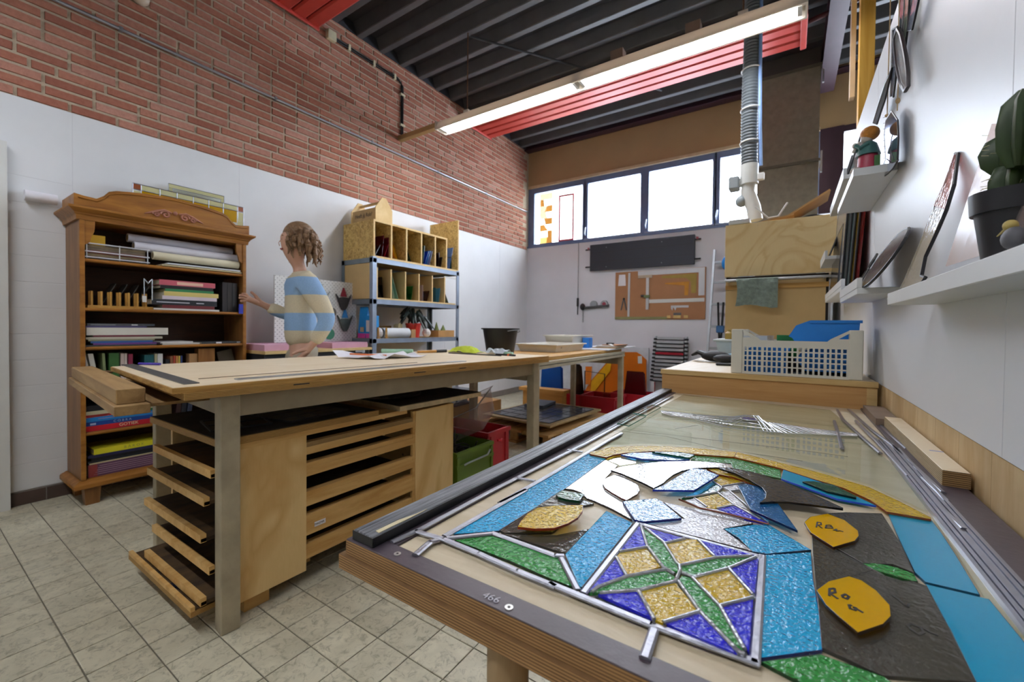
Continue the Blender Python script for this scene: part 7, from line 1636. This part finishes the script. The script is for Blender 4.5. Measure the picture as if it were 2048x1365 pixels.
MB().loft([[Vector((a[0] + .02, a[1] + .02, ZX)), Vector((b_[0] - .02, a[1] + .02, ZX)), Vector((b_[0] - .02, b_[1] - .02, ZX)), Vector((a[0] + .02, b_[1] - .02, ZX))], [Vector((a[0], a[1], ZX + .105)), Vector((b_[0], a[1], ZX + .105)), Vector((b_[0], b_[1], ZX + .105)), Vector((a[0], b_[1], ZX + .105))]]).build('tub', plain('pale_tub_plastic', '#b5c2c6', .4), t)
MB().box((a[0] - .014, a[1] - .014, ZX + .1055), (b_[0] + .014, b_[1] + .014, ZX + .118)).build('lid', plain('pale_tub_lid', '#c3ccc9', .4), t, bevel=.004)
one('amber_bottle', MB().lathe((-.30, 2.80, ZX + .1182), [(.004, 0), (.022, 0), (.022, .035), (.010, .045), (.010, .056), (.004, .056)], 12), plain('brass_cap', '#a58a3c', .4), 'small amber bottle standing on the pale tub', 'bottle', smooth=True)

# ================================================================== RIGHT PARTITION: ledges and ornaments
m_led = plain('white_ledge', '#dfe2e2', .4, 0, .02)
def ledge(label, x0, y0, y1, z, lip=.03):
    t = thing('picture_ledge', label, 'shelf', ((x0 + XR) / 2, (y0 + y1) / 2, z), 0, 'white picture ledges'); MB().box((x0, y0, z), (XR - .0005, y1, z + .018)).build('plate', m_led, t, bevel=.001)
    if lip: MB().box((x0 - .001, y0, z + .0182), (x0 + .012, y1, z + .018 + lip)).build('front_lip', m_led, t, bevel=.001)
    return t
one('white_shelf', box((.18, -.35, 1.125), (XR - .0005, 1.253, 1.151)), m_led, 'long white shelf nearest the viewer on the partition, carrying the cactus', 'shelf', bevel=.001)
one('white_shelf', box((.155, 1.69, 1.548), (XR - .0005, 2.21, 1.572)), m_led, 'high white shelf carrying the figurine', 'shelf', bevel=.001)
ledge('white picture ledge just beyond the long shelf, holding an oval glass', .163, 1.61, 2.12, 1.176); ledge('white picture ledge with the stack of leaded panels', .172, 2.20, 3.15, 1.232)
ledge('small white picture ledge nearest the kiln hood', .150, 2.85, 3.26, 1.452); ledge('high white picture ledge beyond the figurine', .186, 2.40, 3.15, 1.745)
def lean_sheet(name, label, y0, y1, xb, z0, h_, mat, edge=None, xt=XR - .004, th=.006, cat='glass panel', out=None):
    """sheet standing on a ledge and leaning on the partition; out = outline in (along, up) fractions"""
    t = thing(name, label, cat, (xb, (y0 + y1) / 2, z0)); pts = out or [(0, 0), (1, 0), (1, 1), (0, 1)]
    s_ = math.sqrt(max(1e-6, h_ ** 2 - (xt - xb) ** 2)); F_ = lambda u, v, o=0: Vector((xb + (xt - xb) * v - o, y0 + (y1 - y0) * u, z0 + s_ * v + o * .2))
    MB().prism([F_(u, v) for u, v in pts], (-th, 0, 0)).build('glass', mat, t)
    if edge: MB().tube([F_(u, v, th / 2) for u, v in pts] + [F_(*pts[0], th / 2)], th * .62, 6).build('lead_rim', edge, t)
    return t
m_dlead = plain('dark_lead', '#2c2c2e', .5, .3)
zc = 1.2505
for k, (y0, y1, xb, h_, c, lab) in enumerate(((2.62, 3.10, .192, .34, '#5d5a58', 'dark framed leaded panel furthest back on the ledge'), (2.50, 3.02, .198, .52, '#c9cdd0', 'pale clear leaded panel on the ledge'), (2.40, 2.90, .206, .50, '#7d8a88', 'mottled grey leaded panel on the ledge'),
        (2.34, 2.80, .212, .48, '#a8c0bd', 'pale sea green leaded panel on the ledge'), (2.28, 2.66, .220, .46, '#b9932e', 'golden glass panel on the ledge'), (2.22, 2.52, .228, .45, '#8c1f1e', 'deep red glass panel nearest on the ledge'))):
    lean_sheet('leaning_glass', lab, y0, y1, xb, zc, h_, sheet_glass('lean_' + c[1:], c, .3, 30, 1.0, .06, haze=.55), m_dlead if k != 5 else None, XR - .004 - (5 - k) * .0085)
lean_sheet('dark_lead_leaf', 'small dark brown leaded figure on the ledge beside the oval glass', 1.93, 2.02, .19, 1.1945, .16, sheet_glass('dark_umber', '#3a2e26', .4, 40, 1.0, .08, haze=.7), m_dlead, out=[(.2, 0), (.8, 0), (1, .3), (.85, .62), (.7, .66), (.75, .85), (.5, 1), (.3, .85), (.35, .66), (.1, .6), (0, .3)])
n = 20
lean_sheet('oval_glass', 'long pinkish grey oval glass leaning on the ledge', 1.36, 1.80, .182, 1.1945, .165, sheet_glass('rose_grey_glass', '#a3958f', .15, 30, 1.0, .06, haze=.75), m_dlead, out=[(.5 + .5 * math.cos(2 * PI * k / n), .5 + .5 * math.sin(2 * PI * k / n)) for k in range(n)])
lean_sheet('pale_leaning_glass', 'pale glass strip on the ledge nearest the kiln hood', 2.95, 3.2, .175, 1.4705, .26, sheet_glass('lean_5d5a58', '#5d5a58', .3, 30, 1.0, .06, haze=.55), m_dlead)
lean_sheet('pink_leaning_glass', 'pale pink leaded panel on the high ledge', 2.45, 2.80, .205, 1.7635, .2, sheet_glass('pale_pink', '#d3b9b0', .3, 30, 1.0, .06, haze=.6), m_dlead); lean_sheet('grey_leaning_glass', 'grey leaded panel further along the high ledge', 2.82, 3.12, .205, 1.7635, .22, sheet_glass('lean_7d8a88', '#7d8a88', .3, 30, 1.0, .06, haze=.55), m_dlead)
# tall pointed glass figure on the near shelf
zs = 1.1515; XB, XT = .197, XR - .006
def wall_poly(pts): 
    """outline traced on the leaning plane of the near shelf"""
    d = Vector((XT - XB, 0, .24)); nrm = d.cross(Vector((0, 1, 0))); return [PP(x, y, (XB, 0, zs), nrm) for x, y in pts]
gs = cr(1760, 280, .4017)
tall = [(95, 745), (125, 690), (165, 600), (215, 480), (280, 310), (330, 200), (385, 45), (398, 45), (378, 200), (340, 325), (300, 420), (235, 560), (215, 655), (235, 662), (212, 700)]
P = wall_poly(gs(tall)); base = min(p.z for p in P); P = [p - Vector((0, 0, base - zs)) for p in P]
tg = thing('pointed_glass_figure', 'tall pointed clear glass figure with a pink tip leaning on the near shelf', 'glass figure', tuple(P[0]))
low = P[:5] + P[10:]; 
m_cl2 = sheet_glass('clear_rippled', '#e3e4e2', .3, 40, 1.0, .05, haze=.3)
MB().prism([P[0], P[1], P[2], P[3], P[4], P[9], P[10], P[11], P[12], P[13], P[14]], (-.004, 0, 0)).build('clear_piece', m_cl2, tg)
MB().prism([P[4] + Vector((0, 0, .002)), P[5], P[6], P[7], P[8], P[9] + Vector((0, 0, .002))], (-.004, 0, 0)).build('pink_tip', sheet_glass('pink_tip_glass', '#d68a7f', .3, 40, 1.0, .05, haze=.5), tg)
MB().tube([p - Vector((.002, 0, 0)) for p in P[6:]], .0030, 6).build('black_rim', plain('black_foil', '#141318', .4), tg); MB().tube([p - Vector((.002, 0, 0)) for p in P[:7]], .0012, 5).build('thin_rim', plain('black_foil', '#141318', .4), tg)
sheet_pts = wall_poly(gs([(330, 650), (560, -60), (900, -60), (900, 520), (640, 560)])); b0 = min(p.z for p in sheet_pts)
o = one('pink_plastic_sheet', MB().prism([p - Vector((0, 0, b0 - zs)) + Vector((.001, 0, 0)) for p in sheet_pts], (-.002, 0, 0)), sheet_glass('wrapped_pink', '#ecd9d2', .6, 6, .5, .15, haze=.15), 'clear wrapped sheet with pink tint leaning behind the cactus', 'sheet')
# cactus in black pot
ct = thing('potted_cactus', 'ribbed green cactus in a black pot on the near shelf', 'plant', (.213, .725, zs)); cxx, cyy = .213, .725
MB().lathe((cxx, cyy, zs), [(.004, 0), (.026, 0), (.033, .054), (.0365, .054), (.038, .078), (.034, .078), (.025, .006), (.004, .006)], 24).build('pot', plain('black_pot', '#15171d', .45), ct, smooth=True)
MB().lathe((cxx, cyy, zs + .06), [(.002, 0), (.031, 0), (.031, .004), (.002, .004)], 14).build('soil', plain('potting_soil', '#2a2019', .9), ct)
m_cac = plain('cactus_skin', '#22380f', .5, 0, .25, 20)
def rib_column(c, prof, ribs=6):
    rings = []
    for r, h_, dx in prof: rings.append([Vector((c[0] + r * (1 + .28 * math.cos(ribs * a)) * math.cos(a), c[1] + dx + r * (1 + .28 * math.cos(ribs * a)) * math.sin(a), c[2] + h_)) for a in [2 * PI * k / 36 for k in range(36)]])
    return MB().loft(rings)
rib_column((cxx, cyy, zs + .062), [(.012, 0, 0), (.018, .012, 0), (.018, .03, 0), (.014, .045, 0), (.004, .052, 0)]).build('stem', m_cac, ct, smooth=True)
rib_column((cxx, cyy + .012, zs + .098), [(.010, 0, 0), (.020, .015, .002), (.022, .03, .003), (.017, .046, .004), (.004, .055, .004)]).build('arm', m_cac, ct, smooth=True)
rib_column((cxx - .004, cyy - .020, zs + .10), [(.008, 0, 0), (.015, .02, -.002), (.016, .045, -.003), (.013, .07, -.003), (.003, .084, -.003)]).build('arm', m_cac, ct, smooth=True)
rr = random.Random(5); sp = MB()
for k in range(70):
    a = rr.uniform(0, 2 * PI); z = zs + rr.uniform(.07, .15); r = .021; p = Vector((cxx + r * math.cos(a), cyy + .004 + r * math.sin(a), z)); sp.tube([p, p + Vector((math.cos(a) * .006, math.sin(a) * .006, rr.uniform(-.003, .003)))], .0004, 3)
sp.build('spines', plain('pale_spine', '#b9b08a', .6), ct)['kind'] = 'stuff'
bd = thing('bird_figurine', 'tiny bird figurine with a long yellow beak in front of the cactus pot', 'figurine', (.197, .655, zs))
MB().ball((.192, .655, zs + .014), .012, 12, 8, (.8, 1.2, 1)).build('body', plain('bird_grey', '#55565a', .6), bd, smooth=True); MB().ball((.192, .665, zs + .029), .0062, 10, 8).build('head', plain('bird_yellow', '#b3a05a', .6), bd, smooth=True)
MB().cyl((.192, .669, zs + .029), (.190, .692, zs + .023), .0022, 6, .0006).build('beak', plain('bird_yellow', '#b3a05a', .6), bd)
# figurine on the high shelf
fg = thing('musician_figurine', 'painted figurine with orange hair, green jacket and red trousers on the high shelf', 'figurine', (.196, 1.745, 1.5725)); fz = 1.5725; fx0, fy0 = .196, 1.745
m_fr = plain('figurine_red', '#a8354c', .4, 0, .1, 30); m_fgn = plain('figurine_teal', '#3f6f6b', .4, 0, .1, 30); m_fs = plain('figurine_flesh', '#c9bdb2', .4); m_fh = plain('figurine_orange', '#c9822a', .45, 0, .2, 60, .5)
MB().lathe((fx0, fy0, fz), [(.003, 0), (.027, 0), (.028, .004), (.026, .02), (.025, .045), (.022, .055), (.003, .058)], 18).build('trousers', m_fr, fg, smooth=True)
MB().lathe((fx0, fy0, fz + .05), [(.003, 0), (.031, .0), (.026, .018), (.021, .034), (.012, .043), (.003, .045)], 18).build('jacket', m_fgn, fg, smooth=True)
MB().ball((fx0 - .004, fy0, fz + .106), .0165, 14, 10, (1, .95, 1.1)).build('head', m_fs, fg, smooth=True); MB().ball((fx0 + .003, fy0, fz + .119), .0225, 16, 10, (1.1, 1.05, 1.0)).build('hair', m_fh, fg, smooth=True)
MB().tube([(fx0 - .002, fy0 - .02, fz + .082), (fx0 - .022, fy0 - .018, fz + .072), (fx0 - .031, fy0 - .004, fz + .086)], .007, 8).build('arm', m_fgn, fg, smooth=True); MB().tube([(fx0 - .002, fy0 + .02, fz + .082), (fx0 - .022, fy0 + .018, fz + .072), (fx0 - .031, fy0 + .004, fz + .086)], .007, 8).build('arm', m_fgn, fg, smooth=True)
MB().ball((fx0 - .033, fy0, fz + .088), .0085, 8, 6).build('hands', m_fs, fg, smooth=True); MB().tube([(fx0 - .022, fy0, fz + .098), (fx0 - .038, fy0, fz + .068)], .004, 7).build('flute', m_fs, fg, smooth=True)
for d in (-.011, .011): MB().ball((fx0 - .030, fy0 + d, fz + .008), .010, 8, 6, (1.4, .8, .8)).build('shoe', m_fs, fg, smooth=True)
MB().box((fx0 + .012, fy0 - .026, fz + .001), (fx0 + .026, fy0 - .022, fz + .04)).build('green_patch', plain('figurine_patch', '#3f6b34', .5), fg)
# hanging glass fish and loops
m_foil = plain('black_foil', '#141318', .4); m_mir = plain('silver_mirror', '#c9d3ea', .08, .9, .03); m_rope = plain('jute_cord', '#b59a72', .9, 0, .2, 60)
XH = XR - .022
gk = cr(1600, 0, .3077)
def hang(pts, X): return [PX(x, y, X) for x, y in gk(pts)]
fs = thing('hanging_mirror_fish', 'mirror glass fish with black foil edges hanging on two cords', 'hanging ornament', tuple(hang([(600, 1100)], XH)[0]))
outl = hang([(600, 722), (565, 780), (556, 870), (560, 960), (565, 1035), (545, 1080), (530, 1160), (575, 1130), (610, 1095), (640, 1045), (645, 900), (640, 780)], XH)
MB().prism(outl, (-.003, 0, 0)).build('mirror', m_mir, fs); MB().tube([p - Vector((.0015, 0, 0)) for p in outl + outl[:1]], .0022, 6).build('foil_rim', m_foil, fs)
for k in range(9):
    p = hang([(562, 760 + k * 38)], XH)[0]; MB().tube([p, p + Vector((-.006, .012, .004))], .0007, 4).build('wire_fin', m_foil, fs)
MB().tube(hang([(565, 1035), (600, 1060), (640, 1040)], XH - .003), .0015, 5).build('foil_line', m_foil, fs); MB().tube(hang([(600, 880), (585, 960), (610, 1040)], XH - .003), .0012, 5).build('foil_line', m_foil, fs)
for a, b_ in (((566, 760), (590, -60)), ((632, 720), (640, 500))): MB().tube(hang([a, b_], XH), .0014, 6).build('cord', m_rope, fs)
MB().ball(hang([(636, 655)], XH)[0], .0055, 8, 6, (1, 1, 1.6)).build('cord_knot', m_rope, fs, smooth=True); MB().ball(hang([(563, 752)], XH)[0], .005, 8, 6).build('cord_knot', m_rope, fs, smooth=True)
lo = thing('oval_mirror_loop', 'oval glass with a thick dark lead rim hanging high on the partition', 'hanging ornament', tuple(hang([(690, 590)], XR - .03)[0]))
ov = hang([(640, 185), (622, 250), (628, 340), (640, 440), (660, 540), (690, 590), (708, 560), (706, 470), (695, 380), (680, 300), (662, 220)], XR - .03)
MB().prism(ov, (-.003, 0, 0)).build('glass', m_cl2, lo); MB().tube([p - Vector((.0015, 0, 0)) for p in ov + ov[:1]], .0048, 8).build('lead_rim', plain('pewter_rim', '#4a4648', .45, .4), lo, smooth=True)
MB().tube(hang([(640, 185), (650, -80)], XR - .03), .0012, 5).build('cord', m_rope, lo)
for k, (pts, lab, c) in enumerate((([(650, -40), (690, -40), (672, 210), (655, 210)], 'dark lead framed glass strip hanging at the top', '#6f7a7c'), ([(690, -40), (720, -40), (705, 190), (690, 300), (680, 240)], 'pale green glass strip hanging at the top', '#a9b8a0'), ([(745, -40), (785, -30), (735, 190), (705, 200)], 'bluish glass blade hanging rightmost at the top', '#b4bfd0'),
        ([(608, 190), (640, 170), (632, 480), (612, 630), (595, 630), (602, 420)], 'narrow dark glass blade hanging behind the oval', '#8f98a8'), ([(560, 540), (520, 660), (480, 800), (505, 806), (560, 640), (605, 440)], 'long grey glass spear hanging beside the cord', '#7f8d96'))):
    P = hang(pts, XR - .012 - .004 * k); t = thing('glass_blade_ornament', lab, 'hanging ornament', tuple(P[0]), 0, 'hanging glass blades')
    MB().prism(P, (-.003, 0, 0)).build('glass', sheet_glass('blade_' + c[1:], c, .3, 30, 1.0, .05, haze=.4), t); MB().tube([p - Vector((.0015, 0, 0)) for p in P + P[:1]], .0026, 6).build('lead_rim', m_foil, t)
